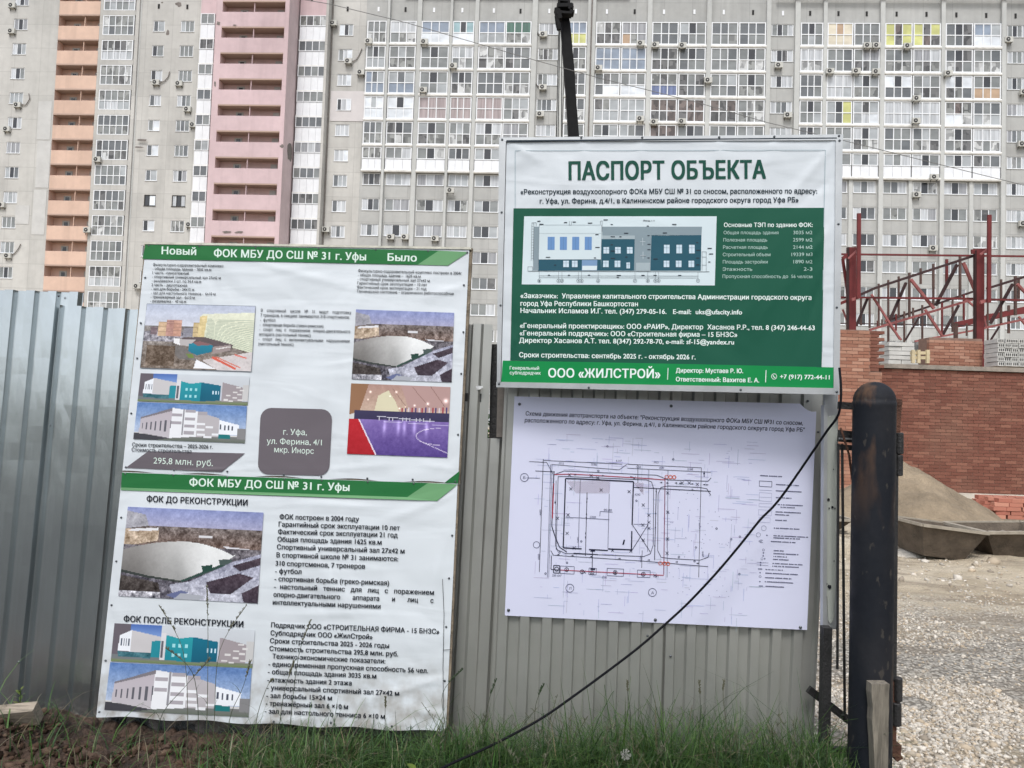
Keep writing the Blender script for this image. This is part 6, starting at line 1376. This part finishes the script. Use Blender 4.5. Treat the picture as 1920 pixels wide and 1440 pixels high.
# ------------------------------------------------------------------ gate post, hinge, fence end post
PD = 3.08
cpt = at(1636, 1000, PD); gp = empty('gate_post', (cpt.x, cpt.y, -.14), 'thick dark steel gate post with domed top and rust stains, right of the boards', 'gate post')
rad = 37.5 / FPX * PD; ztop = at(1636, 715, PD).z
def steelmat():
    m, t, p = newmat('old painted steel'); N, L = t.nodes, t.links; g = N.new('ShaderNodeNewGeometry')
    def nn(sc, det, scl=(1, 1, 1)):
        mp = N.new('ShaderNodeMapping'); mp.inputs['Scale'].default_value = scl; L.new(g.outputs['Position'], mp.inputs[0]); n = N.new('ShaderNodeTexNoise'); n.inputs['Scale'].default_value = sc; n.inputs['Detail'].default_value = det; L.new(mp.outputs[0], n.inputs['Vector']); return n.outputs[0]
    def mr(s, a, b, lo=0, hi=1): q = N.new('ShaderNodeMapRange'); q.inputs[1].default_value = a; q.inputs[2].default_value = b; q.inputs[3].default_value = lo; q.inputs[4].default_value = hi; L.new(s, q.inputs[0]); return q.outputs[0]
    def mix(f, a, b):
        q = N.new('ShaderNodeMix'); q.data_type = 'RGBA'; L.new(f, q.inputs[0])
        for k, s in ((6, a), (7, b)):
            if isinstance(s, tuple): q.inputs[k].default_value = (*s, 1)
            else: L.new(s, q.inputs[k])
        return q.outputs[2]
    c = mix(mr(nn(7, 8, (1, 1, .4)), .45, .65), (.006, .008, .013), (.013, .014, .018))
    z = N.new('ShaderNodeSeparateXYZ'); L.new(g.outputs['Position'], z.inputs[0])
    m_ = N.new('ShaderNodeMath'); m_.operation = 'MULTIPLY'; L.new(mr(nn(9, 7, (1, 1, .35)), .5, .62), m_.inputs[0]); L.new(mr(z.outputs[2], 1.05, 1.6), m_.inputs[1])
    c = mix(m_.outputs[0], c, (.10, .055, .032)); c = mix(mr(nn(30, 8, (1, 1, .5)), .63, .68, 0, .8), c, (.05, .045, .04)); c = mix(mr(nn(6, 7, (1, 1, .3)), .64, .70, 0, .45), c, (.10, .07, .045))
    L.new(c, p.inputs['Base Color']); p.inputs['Specular IOR Level'].default_value = .3; L.new(mr(nn(12, 5), .3, .7, .55, .88), p.inputs['Roughness'])
    b = N.new('ShaderNodeBump'); b.inputs['Strength'].default_value = .35; b.inputs['Distance'].default_value = .004; L.new(nn(30, 6), b.inputs['Height']); L.new(b.outputs[0], p.inputs['Normal']); return m
M_post = steelmat()
mb = MB(); K = 40; prof = [(rad, -.4)] + [(rad * (1 + .004 * math.sin(z * 9)), z) for z in np.linspace(0, ztop - .105 - .0, 24)] + [(rad * 1.012, ztop - .10), (rad * 1.018, ztop - .085), (rad * .985, ztop - .083)] + [(rad * math.cos(a), ztop - .082 + .082 * math.sin(a)) for a in np.linspace(.12, math.pi / 2 - .02, 9)]
vs = [(cpt.x + r_ * math.cos(2 * math.pi * k / K), cpt.y + r_ * math.sin(2 * math.pi * k / K), z) for r_, z in prof for k in range(K)]
mb.add(vs, [(i * K + k, i * K + (k + 1) % K, (i + 1) * K + (k + 1) % K, (i + 1) * K + k) for i in range(len(prof) - 1) for k in range(K)] + [tuple(range((len(prof) - 1) * K, len(prof) * K))])
mb.build('pipe', M_post, gp, smooth=True)
D2 = PD + .06
def bar2(a, b, wpx, d_, m, name, par, thick=.02):
    pa, pb_ = at(*a, d_), at(*b, d_); mb = MB(); mb.bar(pa, pb_, wpx / FPX * d_, thick); return mb.build(name, m, par)
bar2((1677, 748), (1673, 812), 18, D2, M_rust, 'flange', gp, .05); bar2((1675, 812), (1671, 1270), 9, D2, M_dark, 'edge_bar', gp, .05)
for x, y0, y1, r_ in ((1686, 811, 851, 7.5), (1686, 853, 892, 6.5), (1684, 1270, 1314, 7.5), (1681, 1317, 1360, 8.5)):
    mb = MB(); mb.tube([at(x, y0, D2 - .02), at(x, y0 + 1.5, D2 - .02), at(x, y1 - 1.5, D2 - .02), at(x, y1, D2 - .02)], [r_ * .8 / FPX * D2] + [r_ / FPX * D2] * 2 + [r_ * .8 / FPX * D2], 16); h_ = mb.build('hinge', M_dark, gp, smooth=False)
bar2((1676, 812), (1684, 812 + 40), 10, D2, M_dark, 'hinge_plate', gp, .03); bar2((1672, 1275), (1670, 1395), 12, D2, M_rust, 'flange', gp, .04)
mb = MB(); mb.bar(at(1664, 1402, D2), at(1684, 1404, D2), .05, .05); mb.bar(at(1668, 1395, D2), at(1682, 1420, D2), .03, .05); mb.build('foot', M_rust, gp)
# support bars between the fence end and the post
D3 = 3.22
fr = empty('gate_side_frame', at(1575, 1405, D3), 'dark steel bars bridging the gap between the fence end and the thick gate post', 'steel bars')
bar2((1572, 760), (1604, 762), 13, D3, M_dark, 'bar', fr); bar2((1572, 817), (1604, 820), 22, D3, M_dark, 'bar', fr); bar2((1572, 838), (1604, 840), 10, D3, M_dark, 'bar', fr); 
bar2((1573, 822), (1602, 823), 3, D3 - .02, M_alu, 'bar', fr, .004)
bar2((1549, 1175), (1545, 1412), 16, D3, M_dark, 'upright', fr, .04); bar2((1572, 832), (1570, 1255), 3.6, D3 - .02, M_dark, 'rod', fr, .008); bar2((1579, 832), (1584, 1345), 4, D3 - .01, M_dark, 'rod', fr, .008)
bar2((1516, 1292), (1596, 1354), 14, D3 + .12, M_dark, 'brace', fr); bar2((1516, 1408), (1596, 1410), 17, D3 + .02, M_dark, 'bar', fr); mb = MB(); mb.tube([at(1581, 1340, D3 - .01), at(1586, 1352, D3 - .01)], .01, 8); mb.build('rod_end', M_dark, fr)
bar2((1576, 802), (1592, 852), 3, D3 - .04, M_rust, 'rod', fr, .008); bar2((1592, 852), (1598, 900), 3, D3 - .04, M_rust, 'rod', fr, .008)
M_strip = mat('pale galvanised strip', (.46, .49, .45), rough=.5, metal=.25, var=.1, vscale=4)
ep = empty('fence_end_strip', at(1556, 1179, 3.26), 'pale peeling metal edge strip at the right end of the fence', 'metal strip')
DE = 3.26
mb = MB(); P = [(1551, 777), (1555, 782), (1561, 778), (1566, 779), (1571, 774), (1569, 900), (1567, 1080), (1565, 1130), (1562, 1140), (1565, 1150), (1563, 1163), (1557, 1170), (1553, 1164), (1551, 1120), (1547, 1110), (1547, 1000), (1549, 880)]
mb.prism([at(x, y, DE) for x, y in P], (0, .006, 0)); mb.build('front_face', M_strip, ep)
mb = MB(); mb.bar(at(1545.5, 760, DE + .005), at(1543.5, 1176, DE + .005), .016, .03); mb.build('side_lip', M_alu, ep)
mb = MB(); mb.bar(at(1556, 740, DE + .012), at(1556, 1179, DE + .012), .052, .014); mb.bar(at(1567, 740, DE + .018), at(1567, 1178, DE + .018), .008, .03); mb.build('channel', M_alu, ep)
# small chipped spots on the strip
for x, y, r_ in ((1554, 937, 3), (1555, 953, 1.7), (1561, 951, 2), (1566, 953, 1.5), (1550, 905, 1.2), (1556, 1100, 4), (1550, 1095, 2), (1563, 880, 1), (1551, 870, 1), (1564, 1052, 1)):
    mb = MB(); P = [at(x + r_ * math.cos(k) * rng.uniform(.6, 1.1), y + r_ * math.sin(k) * rng.uniform(.6, 1.3), DE - .004) for k in np.linspace(0, 5.6, 8)]; mb.prism(P, (0, .0025, 0)); mb.build('chipped_spot', M_post, ep)
# stake
st = MB(); PS = 2.92; prof = [(1635, 1668, 1283), (1634, 1667, 1300), (1637, 1667, 1330), (1635.5, 1666, 1352), (1638, 1666, 1390), (1640, 1665, 1440), (1641, 1664, 1500)]
rg = []
for a, b, y in prof:
    p, q = at(a, y, PS), at(b, y, PS); rg += [p, q, q + Vector((.0, .045, 0)), p + Vector((.0, .045, 0))]
n = len(prof); st.add(rg, [(i * 4 + k, i * 4 + 4 + k, i * 4 + 4 + (k + 1) % 4, i * 4 + (k + 1) % 4) for i in range(n - 1) for k in range(4)] + [(0, 1, 2, 3)])
tag(st.build('wooden_stake', mat('grey split wood', lin((122, 116, 105)), rough=.9, var=.55, vscale=12, stretch=(5, 5, .5), bump=.6, bscale=30, bdist=.006)), 'short grey wooden stake standing against the foot of the gate post', 'wooden stake')

# thick black cable hanging across the scheme sheet
cp = [(1574, 690, 3.14), (1577, 730, 3.10), (1575, 765, 3.10), (1568, 785, 3.12), (1552, 806, 3.16), (1530, 838, 3.20), (1500, 882, 3.24), (1470, 925, 3.26), (1448, 952, 3.27), (1425, 975, 3.27), (1385, 1025, 3.27), (1340, 1078, 3.26), (1290, 1131, 3.24), (1250, 1168, 3.22), (1200, 1212, 3.20), (1140, 1258, 3.17), (1080, 1302, 3.13), (1020, 1344, 3.08), (960, 1378, 3.02), (900, 1408, 2.95), (850, 1430, 2.88), (800, 1455, 2.8)]
def smooth(pts, n=4):
    out = []
    for i in range(len(pts) - 1):
        p0, p1, p2, p3 = pts[max(i - 1, 0)], pts[i], pts[i + 1], pts[min(i + 2, len(pts) - 1)]
        for k in range(n):
            t = k / n; out.append(.5 * ((2 * p1) + (p2 - p0) * t + (2 * p0 - 5 * p1 + 4 * p2 - p3) * t * t + (3 * p1 - p0 - 3 * p2 + p3) * t ** 3))
    return out + [pts[-1]]
mb = MB(); mb.tube(smooth([at(*q) for q in cp]), .0052, 8)
tag(mb.build('black_cable', M_wire, smooth=True), 'thick black cable sagging from the gate post across the scheme sheet to the grass', 'cable')
# plank lying on the soil heap, bottom left
pk = MB(); a, b = at(-25, 1347, 3.18), at(72, 1337, 3.2); pk.bar(a, b, .05, .09, (0, -.6, 1)); tag(pk.build('plank', mat('pale old plank', lin((150, 140, 126)), rough=.95, var=.5, vscale=14, stretch=(.8, 6, 6), bump=.4)), 'pale broken plank lying on the dug soil at the lower left', 'plank')
# ------------------------------------------------------------------ loose stone, clods, grass
def blobs(name, pts, sizes, m, cols, flat=.65, kind='stuff'):
    """many small stones as one object"""
    t = (1 + 5 ** .5) / 2
    iv = np.array([(-1, t, 0), (1, t, 0), (-1, -t, 0), (1, -t, 0), (0, -1, t), (0, 1, t), (0, -1, -t), (0, 1, -t), (t, 0, -1), (t, 0, 1), (-t, 0, -1), (-t, 0, 1)]) / 1.9
    fc = np.array([(0, 11, 5), (0, 5, 1), (0, 1, 7), (0, 7, 10), (0, 10, 11), (1, 5, 9), (5, 11, 4), (11, 10, 2), (10, 7, 6), (7, 1, 8), (3, 9, 4), (3, 4, 2), (3, 2, 6), (3, 6, 8), (3, 8, 9), (4, 9, 5), (2, 4, 11), (6, 2, 10), (8, 6, 7), (9, 8, 1)])
    n = len(pts); P = np.array(pts); S = np.array(sizes)
    V = np.repeat(iv[None], n, 0) * nrg.uniform(.55, 1.15, (n, 12, 1)) * nrg.uniform(.6, 1.25, (n, 1, 3))
    V[:, :, 2] *= flat
    a = nrg.uniform(0, 2 * np.pi, n); c, s = np.cos(a)[:, None], np.sin(a)[:, None]
    tl = nrg.normal(0, .45, n); ct, st_ = np.cos(tl)[:, None], np.sin(tl)[:, None]
    y, z = V[:, :, 1] * ct - V[:, :, 2] * st_, V[:, :, 1] * st_ + V[:, :, 2] * ct
    x = V[:, :, 0]; x, y = x * c - y * s, x * s + y * c
    V = np.stack([x, y, z], -1) * S[:, None, None] + P[:, None, :]
    F = (fc[None] + (np.arange(n) * 12)[:, None, None]).reshape(-1, 3)
    me = bpy.data.meshes.new(name); me.vertices.add(n * 12); me.vertices.foreach_set('co', V.astype(np.float32).ravel())
    me.loops.add(len(F) * 3); me.loops.foreach_set('vertex_index', F.astype(np.int32).ravel()); me.polygons.add(len(F))
    me.polygons.foreach_set('loop_start', np.arange(0, len(F) * 3, 3, dtype=np.int32)); me.update(calc_edges=True); me.validate()
    ca = me.color_attributes.new('Col', 'FLOAT_COLOR', 'POINT'); C = np.repeat(np.array(cols)[nrg.integers(0, len(cols), n)] * nrg.uniform(.75, 1.2, (n, 1)), 12, 0)
    ca.data.foreach_set('color', np.concatenate([C, np.ones((len(C), 1))], 1).astype(np.float32).ravel()); me.materials.append(m)
    o = bpy.data.objects.new(name, me); COL.objects.link(o); o['kind'] = kind; return o
M_stone = attrmat('crushed stone', .95, 0, spec=.2)
pts, sz = [], []
def scatter(n, xf, yf, s0, s1, ok=lambda x, y: True):
    for _ in range(n):
        x, y = xf(), yf()
        if not ok(x, y): continue
        if noise.noise(Vector((x * .9, y * .9, 6))) > .18 and rng.random() < .75: continue
        s = rng.uniform(s0, s1) * (1 if rng.random() < .96 else 1.9)
        pts.append((x, y, ground_h(x, y) + s * .15)); sz.append(s)
okp = lambda x, y: (y > 3.45 and x > 1.0) or (x > 1.72 + .1 * math.sin(y * 9))
scatter(30000, lambda: rng.uniform(1.15, 3.6), lambda: rng.uniform(2.7, 4.8), .005, .016, lambda x, y: okp(x, y) and noise.noise(Vector((x * 1.7, y * 1.7, 2))) < .22)
scatter(20000, lambda: rng.uniform(1.3, 5.4), lambda: rng.uniform(4.6, 7.3), .007, .015, lambda x, y: rng.random() < (7.6 - y) / 2.2)
scatter(1200, lambda: rng.uniform(2, 8), lambda: rng.uniform(7.2, 9.5), .012, .024, lambda x, y: rng.random() < (9.7 - y) / 2.6)
scatter(900, lambda: rng.uniform(2, 11), lambda: rng.uniform(8, 15), .015, .05)
blobs('gravel', pts, sz, M_stone, [lin(c) for c in ((190, 183, 172), (176, 170, 160), (200, 194, 184), (160, 150, 136), (182, 168, 148))])
# soil clods
pts, sz = [], []
for _ in range(9000):
    x, y = rng.uniform(-2.8, -.1), rng.uniform(2.55, 3.42)
    if noise.noise(Vector((x * 3, y * 3, 1))) < -.12: continue
    s = .003 + .024 * rng.random() ** 4; pts.append((x, y, ground_h(x, y) + s * .2)); sz.append(s)
blobs('soil_clods', pts, sz, attrmat('soil clod', .98, 0, spec=.1), [(.045, .028, .02), (.075, .048, .034), (.028, .018, .013), (.10, .068, .05)], .75)

def leafmat():
    m, t, p = newmat('grass blade'); N, L = t.nodes, t.links
    a = N.new('ShaderNodeAttribute'); a.attribute_name = 'Col'; L.new(a.outputs['Color'], p.inputs['Base Color'])
    p.inputs['Roughness'].default_value = .5; p.inputs['Specular IOR Level'].default_value = .35
    tr = N.new('ShaderNodeBsdfTranslucent'); L.new(a.outputs['Color'], tr.inputs['Color']); ms = N.new('ShaderNodeMixShader'); ms.inputs[0].default_value = .3
    L.new(p.outputs[0], ms.inputs[1]); L.new(tr.outputs[0], ms.inputs[2]); L.new(ms.outputs[0], N['Material Output'].inputs[0]); return m
M_grass = leafmat()
GC = [(.042, .100, .022), (.066, .140, .030), (.028, .068, .018), (.090, .165, .045), (.045, .100, .036)]
DC_ = [(.20, .17, .10), (.13, .11, .07), (.24, .22, .15)]
def blade(mb, x, y, z, h, w, lean, az, col, n=4, droop=1.0):
    dx, dy = math.cos(az), math.sin(az); sx, sy = -dy, dx; vs = []
    for i in range(n + 1):
        t = i / n; off = lean * h * t ** (1.6) ; zz = h * (t - .35 * droop * lean * t ** 3)
        ww = w * (1 - t) ** .7 * .5 + (.0003 if i == n else 0); b = (x + dx * off, y + dy * off, z + zz)
        vs += [(b[0] - sx * ww, b[1] - sy * ww, b[2]), (b[0] + sx * ww, b[1] + sy * ww, b[2])]
    mb.add(vs, [(2 * i, 2 * i + 1, 2 * i + 3, 2 * i + 2) for i in range(n)], col)
def fy(x):   # fence foot line
    return 3.36 if x < -.7 else (3.30 if x < 0 else 3.22)
mb = MB()
for _ in range(72000):
    x = rng.uniform(-2.6, 1.42); y = rng.uniform(2.45, fy(x) + .02)
    dens = sm(-1.35, -.6, x) * .97 + .03
    dens *= (.55 + .35 * sm(-.3, .4, x)) + .9 * max(0, noise.noise(Vector((x * 3.3, y * 3.3, 5))) + .45)
    if rng.random() > dens: continue
    edge = sm(2.9, 3.2, y)
    h = rng.uniform(.06, .185) * (1 + .9 * edge * rng.random()) * (1.0 if x > -.6 else .9) * (.72 + .28 * sm(-.25, .05, x) + .30 * sm(0, .6, x))
    if rng.random() < .06: h *= 1.6
    dry = rng.random() < (.05 if x > -.6 else .25)
    c = rng.choice(DC_ if dry else GC); k = rng.uniform(.75, 1.2)
    blade(mb, x, y, ground_h(x, y) - .005, h, rng.uniform(.0028, .0085), rng.uniform(.15, 1.35), rng.uniform(0, 6.28), tuple(v * k for v in c))
for _ in range(900):   # grass round the post foot and in the gap
    x = rng.uniform(1.15, 1.75); y = rng.uniform(3.0, 3.35); blade(mb, x, y, ground_h(x, y) - .005, rng.uniform(.03, .10), .004, rng.uniform(.1, .9), rng.uniform(0, 6.28), rng.choice(GC))
g1 = mb.build('grass', M_grass); g1['kind'] = 'stuff'
# taller thin stems along the fence foot
mb = MB()
def stemline(mb, x, y, h, lean, az, col, w=.0013, head=True, hc=(.15, .155, .105)):
    z = ground_h(x, y); pts = []
    for i in range(6):
        t = i / 5; pts.append(Vector((x + math.cos(az) * lean * h * t * t, y + math.sin(az) * lean * .4 * h * t * t, z + h * t * (1 - .12 * lean * t))))
    mb.tube(pts, [w, w, w * .9, w * .8, w * .7, w * .4], 4, col)
    if head:
        for k in range(11):
            t = rng.uniform(.72, 1.0); p = pts[0].lerp(pts[-1], t); p = pts[int(t * 5) if t < 1 else 5].lerp(pts[min(5, int(t * 5) + 1)], (t * 5) % 1)
            a = rng.uniform(0, 6.28); l = rng.uniform(.008, .028); q = p + Vector((math.cos(a) * l * .6, math.sin(a) * l * .5, l * .7)); mb.bar(p, q, .0022, .0014, (0, -1, .1), hc)
for _ in range(130):
    x = rng.uniform(-.25, 1.36); y = rng.uniform(2.95, fy(x) - .03)
    h = rng.uniform(.14, .30) * (1.0 + .25 * rng.random()); stemline(mb, x, y, h, rng.uniform(0, .45), rng.choice((0, 3.14)) + rng.uniform(-.6, .6), rng.choice(((.10, .13, .06), (.16, .15, .10), (.07, .10, .05))), head=rng.random() < .6)
for _ in range(1300):
    x = rng.choice((rng.uniform(-.22, 1.36), rng.gauss(-.06, .10))); y = rng.uniform(2.9, fy(x) - .02)
    blade(mb, x, y, ground_h(x, y), rng.uniform(.12, .28), rng.uniform(.004, .009), rng.uniform(.1, 1.1), rng.uniform(0, 6.28), tuple(v * rng.uniform(.6, 1) for v in rng.choice(GC)), 5)
g2 = mb.build('seeding_grass', M_grass); g2['kind'] = 'stuff'
# the tall stalks that stand out against the lower poster, one by one
TS = [((352, 1350), (343, 1220), (300, 1138), 3.1, 'bent stalk over the lower poster with its tip above the title words'), ((388, 1350), (390, 1200), (388, 1100), 3.06, 'straight stalk reaching up into the dome picture'), ((402, 1345), (412, 1220), (462, 1135), 3.12, 'stalk leaning right across the last letters of the picture title'),
      ((545, 1350), (560, 1230), (582, 1165), 3.1, 'pale seeding stalk in front of the contractor line on the lower poster'), ((372, 1352), (360, 1260), (310, 1215), 3.05, 'bent stalk crossing the teal building picture'), ((300, 1350), (345, 1290), (395, 1235), 3.08, 'stalk leaning right in front of the grey hall picture'), ((430, 1352), (455, 1290), (470, 1240), 3.1, 'thin stalk at the right end of the grey hall picture'),
      ((480, 1355), (500, 1290), (512, 1275), 3.1, 'short pale stalk in front of the first letters of the bottom text lines'), ((525, 1352), (535, 1290), (552, 1240), 3.15, 'thin stalk over the middle of the bottom text lines'), ((722, 1368), (722, 1340), (723, 1308), 3.15, 'short upright stem at the end of the last text line'),
      ((836, 1372), (830, 1300), (868, 1255), 3.2, 'dark blade leaning right beside the lower poster corner'), ((905, 1385), (915, 1320), (930, 1275), 3.1, 'blade against the bare fence right of the lower poster'), ((1002, 1372), (1005, 1320), (1020, 1283), 3.1, 'dark blade under the left part of the scheme sheet'), ((1182, 1350), (1178, 1310), (1176, 1278), 3.1, 'dark upright blade under the middle of the scheme sheet'), ((1312, 1365), (1313, 1320), (1311, 1278), 3.08, 'upright stem under the right part of the scheme sheet'), ((1362, 1370), (1356, 1310), (1357, 1278), 3.08, 'rightmost tall seeding stem before the fence end')]
for i, (a, b, c, d_, lb_) in enumerate(TS):
    P = [at(*a, d_), at(*b, d_), at(*c, d_)]; base = P[0].copy(); base.z = ground_h(base.x, base.y) - .01
    r_ = empty('grass_stalk', base, 'slender ' + lb_, 'grass stalk', 'tall grass stalks in front of the boards')
    pts_ = smooth([base, P[0], P[1], P[2]], 5); n = len(pts_); mb = MB()
    mb.tube(pts_, [.0019 * (1 - .6 * k / n) for k in range(n)], 5, rng.choice(((.07, .09, .05), (.05, .075, .04), (.12, .13, .08)))); mb.build('stem', M_grass, r_)
    mb = MB(); cc = (.16, .16, .11) if i not in (10, 11, 12) else (.05, .08, .04)
    for k in range(46):
        t = (n - 1) * (1 - .22 * rng.random()) - .001; p = pts_[int(t)].lerp(pts_[int(t) + 1], t % 1); aa = rng.uniform(0, 6.28); l = rng.uniform(.004, .010); mb.bar(p, p + Vector((math.cos(aa) * l * .6, math.sin(aa) * l * .4, l)), .0028, .0016, (0, -1, .1), cc)
    mb.build('seed_head', M_grass, r_)
    mb = MB(); k0 = int(n * rng.uniform(.35, .6)); p = pts_[k0]; az = rng.choice((0, math.pi)) + rng.uniform(-.4, .4); blade(mb, p.x, p.y, p.z, rng.uniform(.05, .12), .004, 1.1, az, (.06, .09, .035), 5, .6); mb.build('leaf', M_grass, r_)

# broad-leaved weeds
def weed(x, y, h, nl, ls, col, label, spread=1.):
    z = ground_h(x, y); r_ = empty('weed', (x, y, z), label, 'weed', 'broad-leaved weeds by the fence')
    mb = MB(); mb.tube([(x, y, z - .02), (x + .005, y, z + h * .5), (x, y, z + h)], [.003, .0025, .0015], 5, (.06, .09, .03)); mb.build('stem', M_grass, r_)
    for k in range(nl):
        t = .15 + .85 * k / nl; az = k * 2.4 + rng.uniform(-.3, .3); l = ls * (1.15 - .5 * t) * rng.uniform(.85, 1.15); w_ = l * .38; up = .25 + .5 * t
        d_ = Vector((math.cos(az) * spread, math.sin(az) * spread, up)).normalized(); s_ = Vector((-math.sin(az), math.cos(az), 0)); p0 = Vector((x, y, z + h * t)); vs = []
        prof = ((0, .08), (.2, .7), (.45, 1), (.7, .75), (.88, .38), (1, .03))
        for (a, b) in prof:
            q = p0 + d_ * (l * a) - Vector((0, 0, l * .35 * a * a)); vs += [q - s_ * (w_ * b / 2) + Vector((0, 0, w_ * .12 * b)), q, q + s_ * (w_ * b / 2) + Vector((0, 0, w_ * .12 * b))]
        mb = MB(); mb.add(vs, [(3 * i, 3 * i + 1, 3 * i + 4, 3 * i + 3) for i in range(5)] + [(3 * i + 1, 3 * i + 2, 3 * i + 5, 3 * i + 4) for i in range(5)], tuple(v * rng.uniform(.8, 1.25) for v in col)); mb.build('leaf', M_grass, r_)
p = at(35, 1345, 3.3); weed(p.x, p.y, .13, 12, .05, (.10, .15, .035), 'upright light green weed against the metal sheets, lower left', .5)
p = at(5, 1345, 3.3); weed(p.x, p.y, .05, 7, .045, (.08, .14, .02), 'low green weed at the very left edge beside the plank')
p = at(782, 1425, 2.9); weed(p.x, p.y, .13, 15, .11, (.10, .19, .03), 'bright green broad-leaved weed under the lower poster corner at the bottom edge')
p = at(722, 1405, 2.95); weed(p.x, p.y, .10, 13, .10, (.07, .13, .035), 'darker green broad-leaved weed left of the bright one at the bottom edge')
p = at(832, 1352, 3.2); weed(p.x, p.y, .10, 9, .10, (.07, .13, .04), 'green weed growing at the right foot of the lower poster')
# spent dandelion and pale flower head
fl = empty('dandelion', at(1170, 1420, 2.95), 'round pale dandelion seed head in the grass below the scheme sheet', 'dandelion')
c = at(1172, 1415, 2.95); mb = MB(); mb.tube([(c.x, c.y, ground_h(c.x, c.y)), c], .0015, 5, (.08, .12, .05)); mb.build('stem', M_grass, fl); mb = MB()
for k in range(90):
    v = Vector(nrg.normal(size=3)).normalized(); mb.bar(c, c + v * .018, .0006, .0006, (0, 0, 1) if abs(v.z) < .9 else (1, 0, 0), (.45, .45, .42)); mb.bar(c + v * .018, c + v * .021 + Vector((.003, 0, 0)), .002, .001, (0, -1, .1), (.5, .5, .47))
mb.build('seed_head', M_grass, fl)

# shrub behind the hole in the fence
sh = empty('shrub', (at(935, 760, 4.2).x, at(935, 760, 4.2).y, -.1), 'dark green shrub seen through the cut-out beside the brown bracket', 'shrub')
c = at(934, 770, 4.2); mb = MB()
for k in range(6): mb.tube([(c.x + rng.uniform(-.05, .05), c.y, -.1), (c.x + rng.uniform(-.2, .2), c.y + rng.uniform(-.1, .2), c.z + rng.uniform(-.3, .2))], .008, 5, (.06, .05, .035))
mb.build('trunk', M_grass, sh); mb = MB()
for k in range(2600):
    v = Vector(nrg.normal(size=3)) * .2; v.z *= 1.6; x, y, z = c.x + v.x, c.y + .1 + v.y * .7, c.z - .25 + v.z
    if z > 1.5: continue
    a = Vector(nrg.normal(size=3)).normalized(); b = a.orthogonal().normalized(); l = rng.uniform(.012, .026); p = Vector((x, y, z)); mb.quad(p - a * l, p - b * l * .45, p + a * l, p + b * l * .45, tuple(q * rng.uniform(.6, 1.2) for q in rng.choice(GC)))
mb.build('crown', M_grass, sh)
# belt of trees across the street behind the camera and tall trees to its right: the metal sheets mirror them
mb = MB()
spots_ = [(-46 + k * 3.7 + rng.uniform(-1, 1), -24 + rng.uniform(-3, 3), rng.uniform(4.2, 5.6), 2.6) for k in range(26)] + [(24 + rng.uniform(0, 5), -8 + k * 2.6, rng.uniform(11, 14), 3.0) for k in range(7)] + [(13 + k * 2.6 + rng.uniform(-.6, .6), -5 - k * 2.0 + rng.uniform(-1, 1), rng.uniform(9.5, 12.5), 2.9) for k in range(9)]
for x, y, H_, rr_ in spots_:
    mb.tube([(x, y, -.2), (x + .2, y, H_ * .5), (x, y, H_ * .85)], [.16, .12, .05], 6, (.06, .045, .03))
    for _ in range(420):
        v = Vector(nrg.normal(size=3)); v = v.normalized() * (.45 + .55 * rng.random()); px_, py_, pz_ = x + v.x * rr_, y + v.y * rr_ * .8, H_ * .52 + v.z * H_ * .48
        a = Vector(nrg.normal(size=3)).normalized(); b = a.orthogonal().normalized(); l = rng.uniform(.3, .6) * (H_ / 7) ** .5; p = Vector((px_, py_, pz_)); mb.quad(p - a * l, p - b * l * .6, p + a * l, p + b * l * .6, tuple(q * rng.uniform(.5, 1.0) for q in rng.choice(GC)))
g3 = mb.build('tree_belt', M_grass); g3['kind'] = 'stuff'
bpy.data.objects.remove(_fo)
